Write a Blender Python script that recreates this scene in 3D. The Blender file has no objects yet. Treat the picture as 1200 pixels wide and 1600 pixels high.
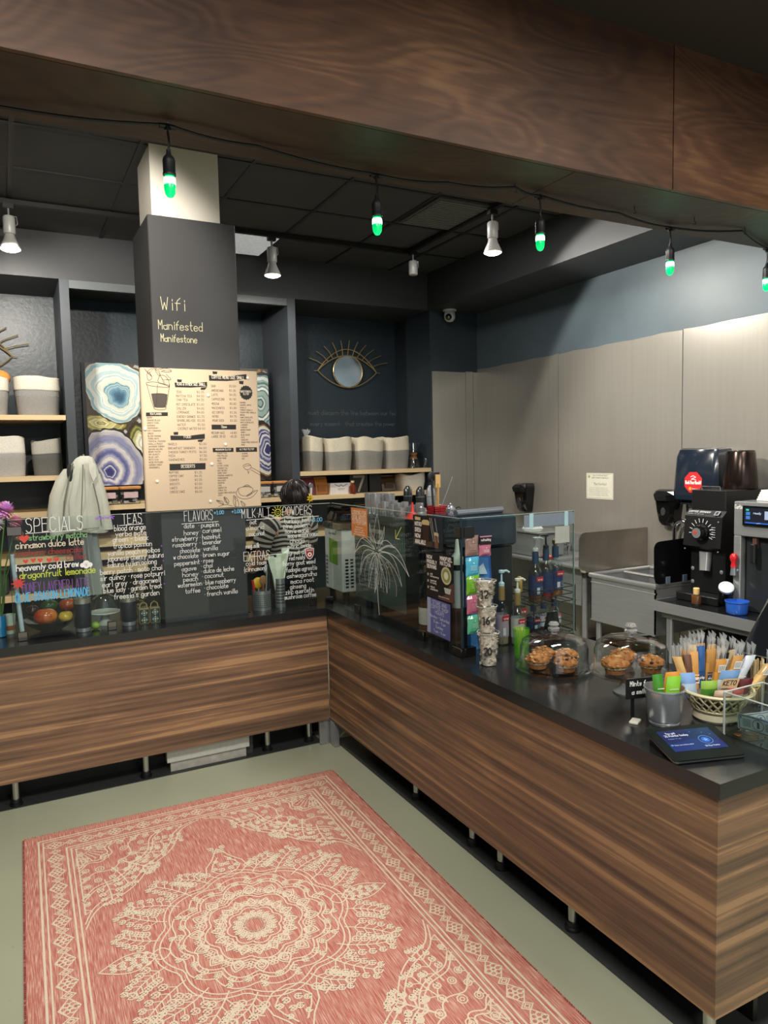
import bpy, bmesh, math, random
from mathutils import Vector, Matrix, noise as mnoise
import numpy as np
random.seed(7)
scn = bpy.context.scene
COL = scn.collection
PI = math.pi
# ------------------------------------------------------------------ camera, world, lights, exposure
cam_d = bpy.data.cameras.new('camera'); cam = bpy.data.objects.new('camera', cam_d); COL.objects.link(cam)
cam_d.sensor_fit = 'VERTICAL'; cam_d.sensor_height = 24.0; cam_d.lens = 1136/1600*24
cam_d.clip_start = .02
CR, CU, CB = [[0.88594, -0.46333, -0.0208], [0.05433, 0.05915, 0.99677], [-0.46061, -0.88421, 0.07758]]
cam.matrix_world = Matrix(((CR[0],CU[0],CB[0],-1.640),(CR[1],CU[1],CB[1],-3.897),(CR[2],CU[2],CB[2],1.71),(0,0,0,1)))
scn.camera = cam
W = bpy.data.worlds.new('world'); scn.world = W; W.use_nodes = True
bg = W.node_tree.nodes['Background']; bg.inputs[0].default_value = (.95,.97,1,1); bg.inputs[1].default_value = .8
def area(name, loc, rot, sx, sy, power, color=(1,.95,.87)):
    d = bpy.data.lights.new(name,'AREA'); d.shape='RECTANGLE'; d.size=sx; d.size_y=sy; d.energy=power; d.color=color
    o = bpy.data.objects.new(name,d); COL.objects.link(o); o.location=loc; o.rotation_euler=rot; return o
# ceiling lamps of the room in front of the counter (behind and above the photographer)
area('ceiling_area_light', (-1.7,-3.6,3.33), (0,0,0), 1.2, .6, 110)
area('ceiling_area_light', (.9,-3.4,3.33), (0,0,0), 1.2, .6, 60)
area('ceiling_area_light', (-.8,-6.0,3.33), (0,0,0), 1.2, .6, 90)
# fill lights added over the barista area behind the beam, without fixtures
area('ceiling_area_light', (1.0,-1.1,3.34), (0,0,0), .6, .3, 34, (1,.97,.92))
area('ceiling_area_light', (.9,.55,3.34), (0,0,0), .4, .4, 13, (1,.97,.92))
def spot(loc, tgt, power, ang=70, blend=.4, size=.04, color=(1,.93,.82)):
    d = bpy.data.lights.new('ceiling_spot_light','SPOT'); d.energy=power; d.spot_size=math.radians(ang); d.spot_blend=blend; d.shadow_soft_size=size; d.color=color
    o = bpy.data.objects.new('ceiling_spot_light',d); COL.objects.link(o); o.location=loc
    o.rotation_euler=(Vector(tgt)-Vector(loc)).to_track_quat('-Z','Y').to_euler(); return o
spot((-1.53,1.27,3.03),(-1.35,2.3,2.1),95,150,.35)
spot((.20,1.27,3.03),(.35,2.2,1.6),60,125,.5)
spot((1.362,.18,2.98),(1.362+.82,.18-.57,2.1),60,128,.15)
spot((-.30,-.85,3.12),(2.45,-.75,1.6),330,62,.5)  # unseen spot added behind the beam for the right steel wall
spot((-1.3,-1.0,3.12),(-1.1,2.3,1.75),130,75,.5)  # unseen spot behind the beam, aimed at the left niche
spot((-1.2,-1.05,3.12),(-.9,.0,.5),90,80,.6)  # unseen spot behind the beam, aimed at the short counter
scn.view_settings.view_transform='Standard'; scn.view_settings.look='None'; scn.view_settings.gamma=1
scn.view_settings.use_curve_mapping=False; scn.view_settings.exposure=0.0
scn.cycles.use_denoising=True; scn.cycles.max_bounces=8; scn.cycles.transparent_max_bounces=24
scn.cycles.diffuse_bounces=4; scn.cycles.glossy_bounces=4; scn.cycles.transmission_bounces=6; scn.cycles.sample_clamp_indirect=4; scn.cycles.caustics_reflective=False; scn.cycles.caustics_refractive=False
# ------------------------------------------------------------------ helpers
def s2l(c): return c/12.92 if c<=.04045 else ((c+.055)/1.055)**2.4
def hx(h):
    if not isinstance(h,str): return h
    return tuple(s2l(int(h[i:i+2],16)/255) for i in (0,2,4))
class MB:
    def __init__(s): s.v=[]; s.f=[]; s.c=[]; s.m=[]; s.col=(.5,.5,.5); s.mi=0
    def setc(s,h): s.col=hx(h); return s
    def add(s,vs,fs,col=None):
        b=len(s.v); s.v.extend(vs); c=hx(col) if col is not None else s.col
        for f in fs: s.f.append([b+i for i in f]); s.c.append(c); s.m.append(s.mi)
        return s
    def box(s,x0,y0,z0,x1,y1,z1,col=None,bev=0):
        if bev: return s.rbox(x0,y0,z0,x1,y1,z1,bev,col)
        v=[(x0,y0,z0),(x1,y0,z0),(x1,y1,z0),(x0,y1,z0),(x0,y0,z1),(x1,y0,z1),(x1,y1,z1),(x0,y1,z1)]
        return s.add(v,[(0,3,2,1),(4,5,6,7),(0,1,5,4),(1,2,6,5),(2,3,7,6),(3,0,4,7)],col)
    def rbox(s,x0,y0,z0,x1,y1,z1,b,col=None):
        def ring(a,z): return [(x0+a+b,y0+a,z),(x1-a-b,y0+a,z),(x1-a,y0+a+b,z),(x1-a,y1-a-b,z),(x1-a-b,y1-a,z),(x0+a+b,y1-a,z),(x0+a,y1-a-b,z),(x0+a,y0+a+b,z)]
        return s.loft([ring(b*.6,z0),ring(0,z0+b*.6),ring(0,z1-b*.6),ring(b*.6,z1)],col)
    def loft(s,rings,col=None,cap0=True,cap1=True,closed=True):
        n=len(rings[0]); v=[p for r in rings for p in r]; f=[]
        for i in range(len(rings)-1):
            for j in range(n if closed else n-1):
                k=(j+1)%n; f.append((i*n+j,i*n+k,(i+1)*n+k,(i+1)*n+j))
        if cap0: f.append(tuple(range(n-1,-1,-1)))
        if cap1: f.append(tuple(range((len(rings)-1)*n,len(rings)*n)))
        return s.add(v,f,col)
    def lathe(s,prof,c=(0,0,0),n=24,col=None,cap0=True,cap1=True,sq=None,sx=1,sy=1,rot=0):
        rings=[]
        for r,z in prof:
            rg=[]
            for j in range(n):
                a=2*PI*j/n; ca,sa=math.cos(a),math.sin(a)
                if sq: k=(abs(ca)**sq+abs(sa)**sq)**(-1/sq); ca*=k; sa*=k
                x,y=ca*r*sx,sa*r*sy
                if rot: x,y=x*math.cos(rot)-y*math.sin(rot),x*math.sin(rot)+y*math.cos(rot)
                rg.append((c[0]+x,c[1]+y,c[2]+z))
            rings.append(rg)
        return s.loft(rings,col,cap0,cap1)
    def cyl(s,p,q,r,n=12,col=None,r2=None): return s.tube([p,q],r,n,col,r2)
    def tube(s,path,r,n=8,col=None,r2=None,closed=False):
        P=[Vector(p) for p in path]; m=len(P); rings=[]; up=None
        for i in range(m):
            if closed: t=P[(i+1)%m]-P[i-1]
            else: t=P[min(i+1,m-1)]-P[max(i-1,0)]
            t=t.normalized() if t.length>1e-9 else Vector((0,0,1))
            if up is None: up=Vector((0,0,1)) if abs(t.z)<.9 else Vector((1,0,0))
            a=t.cross(up).normalized(); b=a.cross(t).normalized(); up=b
            rr=r if r2 is None else r+(r2-r)*i/(m-1)
            if hasattr(r,'__len__'): rr=r[i]
            rings.append([tuple(P[i]+a*(rr*math.cos(2*PI*j/n))+b*(rr*math.sin(2*PI*j/n))) for j in range(n)])
        if closed: rings.append(rings[0]); return s.loft(rings,col,False,False)
        return s.loft(rings,col)
    def sph(s,c,r,n=14,m=8,col=None,sx=1,sy=1,sz=1):
        return s.lathe([(max(r*math.sin(PI*i/m),r*.001),-r*math.cos(PI*i/m)*sz) for i in range(m+1)],c,n,col,sx=sx,sy=sy)
    def prism(s,poly,z0,z1,col=None):
        return s.loft([[(x,y,z0) for x,y in poly],[(x,y,z1) for x,y in poly]],col)
    def quad(s,a,b,c,d,col=None): return s.add([a,b,c,d],[(0,1,2,3)],col)
    # flat work in a frame F=(origin,u,v): 2D points become 3D, e lifts off the plane
    K=0
    def poly(s,F,pts,col=None,e=.0006):
        s.K+=1; e+=s.K*2e-7; return s.add([F2(F,p,e) for p in pts],[tuple(range(len(pts)))],col)
    def rect(s,F,x0,y0,x1,y1,col=None,e=.0006): return s.poly(F,[(x0,y0),(x1,y0),(x1,y1),(x0,y1)],col,e)
    def disc(s,F,x,y,r,col=None,e=.0006,n=20,ry=None): return s.poly(F,[(x+r*math.cos(2*PI*i/n),y+(ry or r)*math.sin(2*PI*i/n)) for i in range(n)],col,e)
    def line(s,F,pts,w,col=None,e=.0006,closed=False):
        pts=list(pts); s.K+=1; e+=s.K*2e-7
        if closed: pts.append(pts[0])
        vs=[];fs=[]
        for (x0,y0),(x1,y1) in zip(pts,pts[1:]):
            dx,dy=x1-x0,y1-y0; l=math.hypot(dx,dy)
            if l<1e-7: continue
            dx,dy=dx/l*w/2,dy/l*w/2; b=len(vs)
            for p in ((x0-dx*.7+dy,y0-dy*.7-dx),(x1+dx*.7+dy,y1+dy*.7-dx),(x1+dx*.7-dy,y1+dy*.7+dx),(x0-dx*.7-dy,y0-dy*.7+dx)): vs.append(F2(F,p,e+(b%8)*2e-6))
            fs.append((b,b+1,b+2,b+3))
        return s.add(vs,fs,col)
    def text(s,F,t,x,y,h,w=None,col=None,e=.0006,width=None,align='l',stretch=1.0):
        """hand lettering from single strokes; h = capital height, w = pen width, width = fit to this length"""
        st,L=strokes(t); k=h/7*stretch
        if width: k=width/max(L,.1)
        W2=L*k
        ox=x-(W2 if align=='r' else W2/2 if align=='c' else 0)
        for q in st: s.line(F,[(ox+px*k,y+(py-2)*h/7) for px,py in q],w or h*.13,col,e)
        return s
    def xf(s,M):
        s.v=[tuple(M@Vector(p)) for p in s.v]; return s
    def join(s,o):
        b=len(s.v); s.v+=o.v; s.f+=[[i+b for i in f] for f in o.f]; s.c+=o.c; s.m+=o.m; return s
def F2(F,p,e=0):
    o,u,v=F; n=(u[1]*v[2]-u[2]*v[1],u[2]*v[0]-u[0]*v[2],u[0]*v[1]-u[1]*v[0])
    return (o[0]+u[0]*p[0]+v[0]*p[1]+n[0]*e,o[1]+u[1]*p[0]+v[1]*p[1]+n[1]*e,o[2]+u[2]*p[0]+v[2]*p[1]+n[2]*e)
def FY(x,y,z): return ((x,y,z),(1,0,0),(0,0,1))          # plane facing the customer side (-y)
def FX(x,y,z): return ((x,y,z),(0,-1,0),(0,0,1))         # plane facing -x, u runs towards -y
def FZ(x,y,z): return ((x,y,z),(1,0,0),(0,1,0))
GL={'a':'4525050312324345|4642','b':'0902|052645432203','c':'453616050312324345'[:16],'d':'452605032243|4942','e':'044445260503123243','f':'39281712|0636','g':'452605032243|4641301001','h':'0902|05264542','i':'1612|1817','j':'26211000|2827','k':'0902|360432','l':'1912','m':'0602|05162522|25364542','n':'0602|05264542','o':'260503224345260526'[:14],'p':'0600|052645432203','q':'4640|452605032243','r':'0602|042636','s':'45260524432203','t':'19132232|0636','u':'06032243|4642','v':'062246','w':'0612253246','x':'0642|0246','y':'0623|46231000','z':'06460242',
'A':'022942|1434','B':'02093938260626434332'[:0]+'020939470636444332'[:0]+'02093948360636453202','C':'4839190803123243','D':'020929474412'[:0]+'02092947442202','E':'49090242|0636','F':'490902|0636','G':'48391908031232434525','H':'0902|4942|0646','I':'1912','J':'39331202','K':'0902|490542','L':'090242','M':'0209254942','N':'02094249','O':'2908032243482908'[:14],'P':'02093948463505','Q':'29080322434829|2442','R':'02093948463505|2542','S':'483919080625354442320203'[:0]+'48391908163644321203','T':'0949|2922','U':'090412324449','V':'092249','W':'0912263249','X':'0942|0249','Y':'092549|2522','Z':'09490242',
'0':'2908032243482908'[:14],'1':'082922|1232','2':'08193948460242','3':'0939264433120 3'.replace(' ',''),'4':'39044444|3832','5':'4909064543321203','6':'39170412324436 05'.replace(' ',''),'7':'094912','8':'2908264432120426482 9'.replace(' ',''),'9':'4626062939464212'[:0]+'45260729484222','.':'1213','·':'1515','-':'0535','+':'0545|2723','$':'48391908164433120 3|2922'.replace(' ','').replace('291 ','29'),'/':'0049',',':'1310',"'":'1917','(':'29151420','!':'1914|1212',':':'1514|1312',')':'09252400','&':'42172938040212344','%':'0249|0908|4342','#':'1219|3239|0444|0747','*':'0545|2723'}
def chaikin(p):
    q=[p[0]]
    for a,b in zip(p,p[1:]): q+= [(a[0]*.75+b[0]*.25,a[1]*.75+b[1]*.25),(a[0]*.25+b[0]*.75,a[1]*.25+b[1]*.75)]
    return q+[p[-1]]
SHARP=set('AEFHIKLMNTVWXYZvwxzk147')
def strokes(t):
    out=[];x=0
    for ch in t:
        if ch==' ': x+=3.2; continue
        g=GL.get(ch) or GL.get(ch.lower())
        if not g: x+=3; continue
        mx=0
        for q in g.split('|'):
            p=[(int(q[i]),int(q[i+1])) for i in range(0,len(q)-1,2)]
            mx=max(mx,max(a for a,b in p))
            if len(p)==1: p=p*2
            if p[0]==p[-1] and len(p)==2: p=[p[0],(p[0][0]+.4,p[0][1])]
            if len(p)>2 and ch not in SHARP: p=chaikin(p)
            out.append([(x+a,b) for a,b in p])
        x+=mx+1.5
    return out,max(x-1.5,.1)
ORG={}
def emit(mb,name,mat,parent=None,smooth=False,w=False,loc=(0,0,0)):
    off=Vector(ORG.get(parent.name,(0,0,0))) if (parent and w) else Vector(loc) if (w and not parent) else Vector((0,0,0))
    me=bpy.data.meshes.new(name)
    vs=[tuple(Vector(p)-off) for p in mb.v] if off.length else mb.v
    me.from_pydata(vs,[],mb.f)
    mats=mat if isinstance(mat,(list,tuple)) else [mat]
    for m in mats: me.materials.append(m)
    if len(mats)>1: me.polygons.foreach_set('material_index',mb.m)
    ca=me.color_attributes.new('Col','FLOAT_COLOR','CORNER')
    arr=[]
    for f,c in zip(mb.f,mb.c): arr.extend((c[0],c[1],c[2],1.0)*len(f))
    ca.data.foreach_set('color',arr)
    if smooth:
        me.polygons.foreach_set('use_smooth',[True]*len(me.polygons))
        try: me.set_sharp_from_angle(angle=math.radians(38))
        except Exception: pass
    me.validate(); me.update()
    o=bpy.data.objects.new(name,me); COL.objects.link(o)
    if parent: o.parent=parent; ORG[o.name]=ORG.get(parent.name,(0,0,0))
    else: o.location=loc; ORG[o.name]=tuple(loc)
    return o
def tag(o,label=None,cat=None,group=None,kind=None):
    if label: o['label']=label
    if cat: o['category']=cat
    if group: o['group']=group
    if kind: o['kind']=kind
    return o
def T(name,label,cat,loc=(0,0,0),rot=0,group=None):
    o=bpy.data.objects.new(name,None); COL.objects.link(o); o.location=loc; o.rotation_euler=(0,0,rot); o.empty_display_size=.05
    ORG[o.name]=tuple(loc); return tag(o,label,cat,group)
def one(mb,name,mat,label,cat,loc=(0,0,0),rot=0,group=None,smooth=False,w=False):
    o=emit(mb,name,mat,None,smooth,w,loc); o.rotation_euler=(0,0,rot); return tag(o,label,cat,group)
def S(mb,name,mat,parent=None,smooth=False):
    o=emit(mb,name,mat,parent,smooth,w=bool(parent))
    if not parent: o['kind']='structure'
    return o
def dup(root,loc,rot=None,label=None,scale=None):
    r=root.copy(); COL.objects.link(r); r.location=loc
    if rot is not None: r.rotation_euler=(0,0,rot)
    if label: r['label']=label
    if scale: r.scale=(scale,)*3
    for ch in root.children:
        c=ch.copy(); COL.objects.link(c); c.parent=r
        for g in ch.children:
            d=g.copy(); COL.objects.link(d); d.parent=c
    return r
# ------------------------------------------------------------------ materials
def newmat(name):
    m=bpy.data.materials.new(name); m.use_nodes=True; nt=m.node_tree; b=nt.nodes['Principled BSDF']
    return m,nt,b
def nd(nt,t,**k):
    n=nt.nodes.new(t)
    for a,v in k.items():
        if a in n.inputs: n.inputs[a].default_value=v
        else: setattr(n,a,v)
    return n
def L(nt,a,b): nt.links.new(a,b)
def ramp(nt,stops,interp='LINEAR'):
    n=nt.nodes.new('ShaderNodeValToRGB'); cr=n.color_ramp; cr.interpolation=interp
    while len(cr.elements)<len(stops): cr.elements.new(.5)
    for e,(p,c) in zip(cr.elements,stops): e.position=p; c=hx(c); e.color=(c[0],c[1],c[2],1)
    return n
def coords(nt,scale=(1,1,1),rot=(0,0,0),kind='Object'):
    tc=nt.nodes.new('ShaderNodeTexCoord'); mp=nt.nodes.new('ShaderNodeMapping'); mp.inputs['Scale'].default_value=scale; mp.inputs['Rotation'].default_value=rot
    L(nt,tc.outputs[kind],mp.inputs[0]); return mp.outputs[0]
def bump(nt,b,h,strength,dist=.01):
    n=nt.nodes.new('ShaderNodeBump'); n.inputs['Strength'].default_value=strength; n.inputs['Distance'].default_value=dist
    L(nt,h,n.inputs['Height']); L(nt,n.outputs[0],b.inputs['Normal'])
_vc={}
def VC(rough=.5,metal=0,var=.12,sc=40,bmp=.05,coat=0,sub=0):
    """vertex-coloured surface with a little procedural variation"""
    k=(rough,metal,var,sc,bmp,coat)
    if k in _vc: return _vc[k]
    m,nt,b=newmat('painted_%d'%len(_vc)); at=nd(nt,'ShaderNodeAttribute',attribute_name='Col')
    no=nd(nt,'ShaderNodeTexNoise',Scale=sc,Detail=3.0); L(nt,coords(nt),no.inputs['Vector'])
    mr=nd(nt,'ShaderNodeMapRange'); mr.inputs['To Min'].default_value=1-var; mr.inputs['To Max'].default_value=1+var; L(nt,no.outputs[0],mr.inputs[0])
    mx=nd(nt,'ShaderNodeMix',data_type='RGBA',blend_type='MULTIPLY'); mx.inputs[0].default_value=1
    L(nt,at.outputs['Color'],mx.inputs[6]); L(nt,mr.outputs[0],mx.inputs[7]); L(nt,mx.outputs[2],b.inputs['Base Color'])
    b.inputs['Roughness'].default_value=rough; b.inputs['Metallic'].default_value=metal; b.inputs['Coat Weight'].default_value=coat
    if bmp: bump(nt,b,no.outputs[0],bmp,.005)
    _vc[k]=m; return m
def flat(name,h,rough=.5,metal=0,var=.1,sc=6,bmp=.03,stretch=(1,1,1),coat=0,spec=None):
    m,nt,b=newmat(name); c=hx(h); no=nd(nt,'ShaderNodeTexNoise',Scale=sc,Detail=6.0,Roughness=.6); L(nt,coords(nt,stretch),no.inputs['Vector'])
    r=ramp(nt,[(.25,tuple(x*(1-var) for x in c)),(.75,tuple(min(1,x*(1+var)) for x in c))]); L(nt,no.outputs[0],r.inputs[0]); L(nt,r.outputs[0],b.inputs['Base Color'])
    b.inputs['Roughness'].default_value=rough; b.inputs['Metallic'].default_value=metal; b.inputs['Coat Weight'].default_value=coat
    if spec is not None: b.inputs['Specular IOR Level'].default_value=spec
    if bmp: bump(nt,b,no.outputs[0],bmp,.02)
    return m
def glass(name,tint=(1,1,1),ior=1.45,rough=.01,gl=1.0,edge=.55):
    m,nt,b=newmat(name); nt.nodes.remove(b); out=nt.nodes['Material Output']
    t=nd(nt,'ShaderNodeBsdfTransparent'); lw=nd(nt,'ShaderNodeLayerWeight',Blend=.5); rr=nt.nodes.new('ShaderNodeValToRGB'); rr.color_ramp.elements[0].color=(*tint,1); rr.color_ramp.elements[0].position=.55; rr.color_ramp.elements[1].color=(tint[0]*edge,tint[1]*edge,tint[2]*edge,1); L(nt,lw.outputs['Facing'],rr.inputs[0]); L(nt,rr.outputs[0],t.inputs[0])
    g=nd(nt,'ShaderNodeBsdfGlossy'); g.inputs['Roughness'].default_value=rough; g.inputs[0].default_value=(gl,gl,gl,1)
    fr=nd(nt,'ShaderNodeFresnel'); ge=nt.nodes.new('ShaderNodeNewGeometry'); ma=nd(nt,'ShaderNodeMath',operation='MULTIPLY_ADD'); ma.inputs[1].default_value=1/ior-ior; ma.inputs[2].default_value=ior; L(nt,ge.outputs['Backfacing'],ma.inputs[0]); L(nt,ma.outputs[0],fr.inputs['IOR']); mx=nt.nodes.new('ShaderNodeMixShader')
    no=nd(nt,'ShaderNodeTexNoise',Scale=3.0); L(nt,coords(nt),no.inputs['Vector']); bp=nd(nt,'ShaderNodeBump',Strength=.02); L(nt,no.outputs[0],bp.inputs['Height']); L(nt,bp.outputs[0],g.inputs['Normal'])
    L(nt,fr.outputs[0],mx.inputs[0]); L(nt,t.outputs[0],mx.inputs[1]); L(nt,g.outputs[0],mx.inputs[2]); L(nt,mx.outputs[0],out.inputs[0])
    return m
def emit_mat(name,h,power,attr=False):
    m,nt,b=newmat(name); c=hx(h); b.inputs['Base Color'].default_value=(*c,1); b.inputs['Emission Strength'].default_value=power; b.inputs['Roughness'].default_value=.2
    if attr:
        at=nd(nt,'ShaderNodeAttribute',attribute_name='Col'); L(nt,at.outputs['Color'],b.inputs['Emission Color']); b.inputs['Base Color'].default_value=(.01,.01,.01,1)
    else:
        b.inputs['Emission Color'].default_value=(*c,1)
        no=nd(nt,'ShaderNodeTexNoise',Scale=60.0); L(nt,coords(nt),no.inputs['Vector'])
        mr=nd(nt,'ShaderNodeMapRange'); mr.inputs['To Min'].default_value=power*.35; mr.inputs['To Max'].default_value=power*1.6; L(nt,no.outputs[0],mr.inputs[0]); L(nt,mr.outputs[0],b.inputs['Emission Strength'])
    return m
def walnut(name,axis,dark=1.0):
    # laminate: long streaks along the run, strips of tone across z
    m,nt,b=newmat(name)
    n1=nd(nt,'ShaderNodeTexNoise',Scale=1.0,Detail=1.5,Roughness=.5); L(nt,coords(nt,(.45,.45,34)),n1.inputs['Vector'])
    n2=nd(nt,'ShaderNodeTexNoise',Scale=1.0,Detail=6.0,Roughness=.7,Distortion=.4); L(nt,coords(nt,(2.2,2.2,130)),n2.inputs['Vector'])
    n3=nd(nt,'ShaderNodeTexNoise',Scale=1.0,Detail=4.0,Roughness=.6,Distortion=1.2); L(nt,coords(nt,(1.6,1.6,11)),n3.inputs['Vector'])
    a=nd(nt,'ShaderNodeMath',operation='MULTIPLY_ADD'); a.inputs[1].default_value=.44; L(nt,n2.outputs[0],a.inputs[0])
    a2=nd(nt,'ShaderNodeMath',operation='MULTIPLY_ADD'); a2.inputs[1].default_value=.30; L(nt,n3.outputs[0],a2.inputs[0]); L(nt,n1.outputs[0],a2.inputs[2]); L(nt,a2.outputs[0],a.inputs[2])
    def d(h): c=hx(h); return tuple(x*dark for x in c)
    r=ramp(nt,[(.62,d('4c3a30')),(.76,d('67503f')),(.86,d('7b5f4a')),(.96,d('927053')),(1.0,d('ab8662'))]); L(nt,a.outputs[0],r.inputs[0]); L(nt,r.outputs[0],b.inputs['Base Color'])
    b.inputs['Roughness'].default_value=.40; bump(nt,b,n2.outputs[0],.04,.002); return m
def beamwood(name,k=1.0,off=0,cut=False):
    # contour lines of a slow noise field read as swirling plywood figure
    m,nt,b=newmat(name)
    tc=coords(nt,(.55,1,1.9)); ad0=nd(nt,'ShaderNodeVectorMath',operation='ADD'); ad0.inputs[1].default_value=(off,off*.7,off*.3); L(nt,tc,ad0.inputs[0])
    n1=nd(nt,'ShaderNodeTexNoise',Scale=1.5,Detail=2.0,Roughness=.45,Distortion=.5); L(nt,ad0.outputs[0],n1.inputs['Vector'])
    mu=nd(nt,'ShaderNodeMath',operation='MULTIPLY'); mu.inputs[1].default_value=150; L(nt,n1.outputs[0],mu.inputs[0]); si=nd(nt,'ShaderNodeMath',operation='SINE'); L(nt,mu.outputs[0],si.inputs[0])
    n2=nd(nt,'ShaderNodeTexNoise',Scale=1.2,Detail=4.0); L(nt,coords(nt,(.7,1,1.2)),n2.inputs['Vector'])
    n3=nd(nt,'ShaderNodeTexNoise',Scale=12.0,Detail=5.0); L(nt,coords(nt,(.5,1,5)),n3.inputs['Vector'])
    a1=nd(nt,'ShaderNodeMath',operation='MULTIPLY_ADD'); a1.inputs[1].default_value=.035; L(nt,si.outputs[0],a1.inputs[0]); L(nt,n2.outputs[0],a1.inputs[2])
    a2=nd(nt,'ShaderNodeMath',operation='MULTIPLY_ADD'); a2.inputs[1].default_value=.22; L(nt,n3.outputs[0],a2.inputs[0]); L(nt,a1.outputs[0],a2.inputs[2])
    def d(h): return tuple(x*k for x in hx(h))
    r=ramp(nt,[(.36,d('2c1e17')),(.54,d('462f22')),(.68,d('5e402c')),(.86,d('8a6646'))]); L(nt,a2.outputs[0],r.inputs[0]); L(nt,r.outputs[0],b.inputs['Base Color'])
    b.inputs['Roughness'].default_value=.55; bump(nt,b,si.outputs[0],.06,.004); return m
def steelm(name,h='a8a49c',rough=.3,metal=.75,stretch=(60,60,1),var=.08,bmp=.03):
    m=flat(name,h,rough,metal,var,2.0,bmp,stretch); return m
M={}
M['wall']=flat('navy_wall_paint','333c43',.42,0,.12,3,.04)
M['niche']=flat('niche_paint','29363f',.38,0,.10,30,.12)
M['soffit']=flat('soffit_paint','35373a',.55,0,.08,3)
M['tile']=flat('ceiling_tile_paint','37393c',.7,0,.10,14,.10)
M['black']=flat('black_paint','141516',.5,0,.1,8)
M['floor']=None
M['column_white']=flat('white_column_paint','e2ddd2',.6,0,.03,8)
M['chalk']=flat('chalkboard_paint','3b3b3d',.6,0,.06,4)
M['steel']=steelm('wall_steel','b2aea6',.30,.6,(14,14,.6),.05,.02)
M['sink_steel']=steelm('brushed_steel','a6a8a9',.27,.6,(3,3,60))
M['chrome']=flat('chrome','d0d2d4',.12,1,.03,5,0)
M['walx']=walnut('walnut_laminate_x','x'); M['wal_shaded']=walnut('walnut_laminate_shaded','y',.78)  # second copy darker: the right run's weaker light put into the colour
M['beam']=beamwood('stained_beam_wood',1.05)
M['top']=flat('black_worktop','1f2122',.20,0,.10,50,.01)
M['film2']=None; del M['film2']; M['pine']=flat('pine_shelf','d9bf94',.5,0,.14,3,.03,(.6,6,12))
M['glass']=glass('guard_glass',(.90,.94,.93),1.27,.01,1,.85)
M['galv']=flat('galvanised_tin','bcc2c7',.26,.75,.12,30,.02)
m_,nt_,b_=newmat('solid_glass'); b_.inputs['Base Color'].default_value=(.93,.95,.95,1); b_.inputs['Roughness'].default_value=.04; b_.inputs['Transmission Weight'].default_value=.75; b_.inputs['IOR'].default_value=1.45; M['solid']=m_
M['bottle']=glass('bottle_glass',(.80,.86,.87),1.7,.02,1,.4)
M['clear']=glass('clear_glass',(.94,.96,.96),1.85,.02,1,.45)
M['p']=VC(.45); M['pg']=VC(.18,0,.06,20,.0,.3); M['pm']=VC(.8,0,.15,60,.15); M['met']=VC(.26,.65,.06,20,.01); M['ink']=VC(.7,0,.03,10,0)
M['cloth']=VC(.9,0,.12,180,.3)
def floor_mat():
    m,nt,b=newmat('sealed_floor'); n1=nd(nt,'ShaderNodeTexNoise',Scale=.9,Detail=4.0); L(nt,coords(nt),n1.inputs['Vector'])
    n2=nd(nt,'ShaderNodeTexNoise',Scale=22.0,Detail=4.0); L(nt,coords(nt),n2.inputs['Vector'])
    r=ramp(nt,[(.3,'9da189'),(.7,'aeb099')]); L(nt,n1.outputs[0],r.inputs[0])
    r2=ramp(nt,[(.22,'8a8a70'),(.3,'ffffff')]); L(nt,n2.outputs[0],r2.inputs[0])
    mx=nd(nt,'ShaderNodeMix',data_type='RGBA',blend_type='MULTIPLY'); mx.inputs[0].default_value=.5; L(nt,r.outputs[0],mx.inputs[6]); L(nt,r2.outputs[0],mx.inputs[7]); L(nt,mx.outputs[2],b.inputs['Base Color'])
    b.inputs['Roughness'].default_value=.38; bump(nt,b,n1.outputs[0],.03); return m
M['floor']=floor_mat()
# ------------------------------------------------------------------ the room
S(MB().box(-5.5,-8,-.06,2.5,2.8,0),'floor',M['floor'])
S(MB().box(-2.8,.055,.0,-.03,.75,.003).box(.042,-2.62,.0,.74,.055,.003),'dark_floor_strip_1',flat('floor_paint_and_shade','3a3d3c',.5))  # dark floor paint under the counters, their shade put into its colour
cl=S(MB().box(-5.5,-8,3.385,2.6,2.8,3.45),'ceiling',flat('dark_ceiling','3a332e',.7,0,.08,2))
TX=[-.905+.61*k for k in range(-5,5)]+[1.93]; TY=[-1.249,-1.025,-.415,.195,.805,1.415,1.992]
tm=None
for i in range(len(TX)-1):
    for j in range(len(TY)-1):
        x0,x1,y0,y1=TX[i],TX[i+1],TY[j],TY[j+1]
        if x0>-1 and x1<-.2 and y0>.1 and y1<1 and False: continue
        dz=random.uniform(-.002,.002)
        emit(MB().box(x0+.012,y0+.012,3.371+dz,x1-.012,y1-.012,3.384),'ceiling_tile',M['tile'],cl)
gm=flat('black_grid','121314',.5)
for x in TX[1:-1]: emit(MB().box(x-.012,-1.249,3.366,x+.012,1.992,3.378),'grid_bar',gm,cl)
for y in TY[1:-1]: emit(MB().box(-4,y-.012,3.3655,1.93,y+.012,3.3775),'grid_bar',gm,cl)
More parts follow.
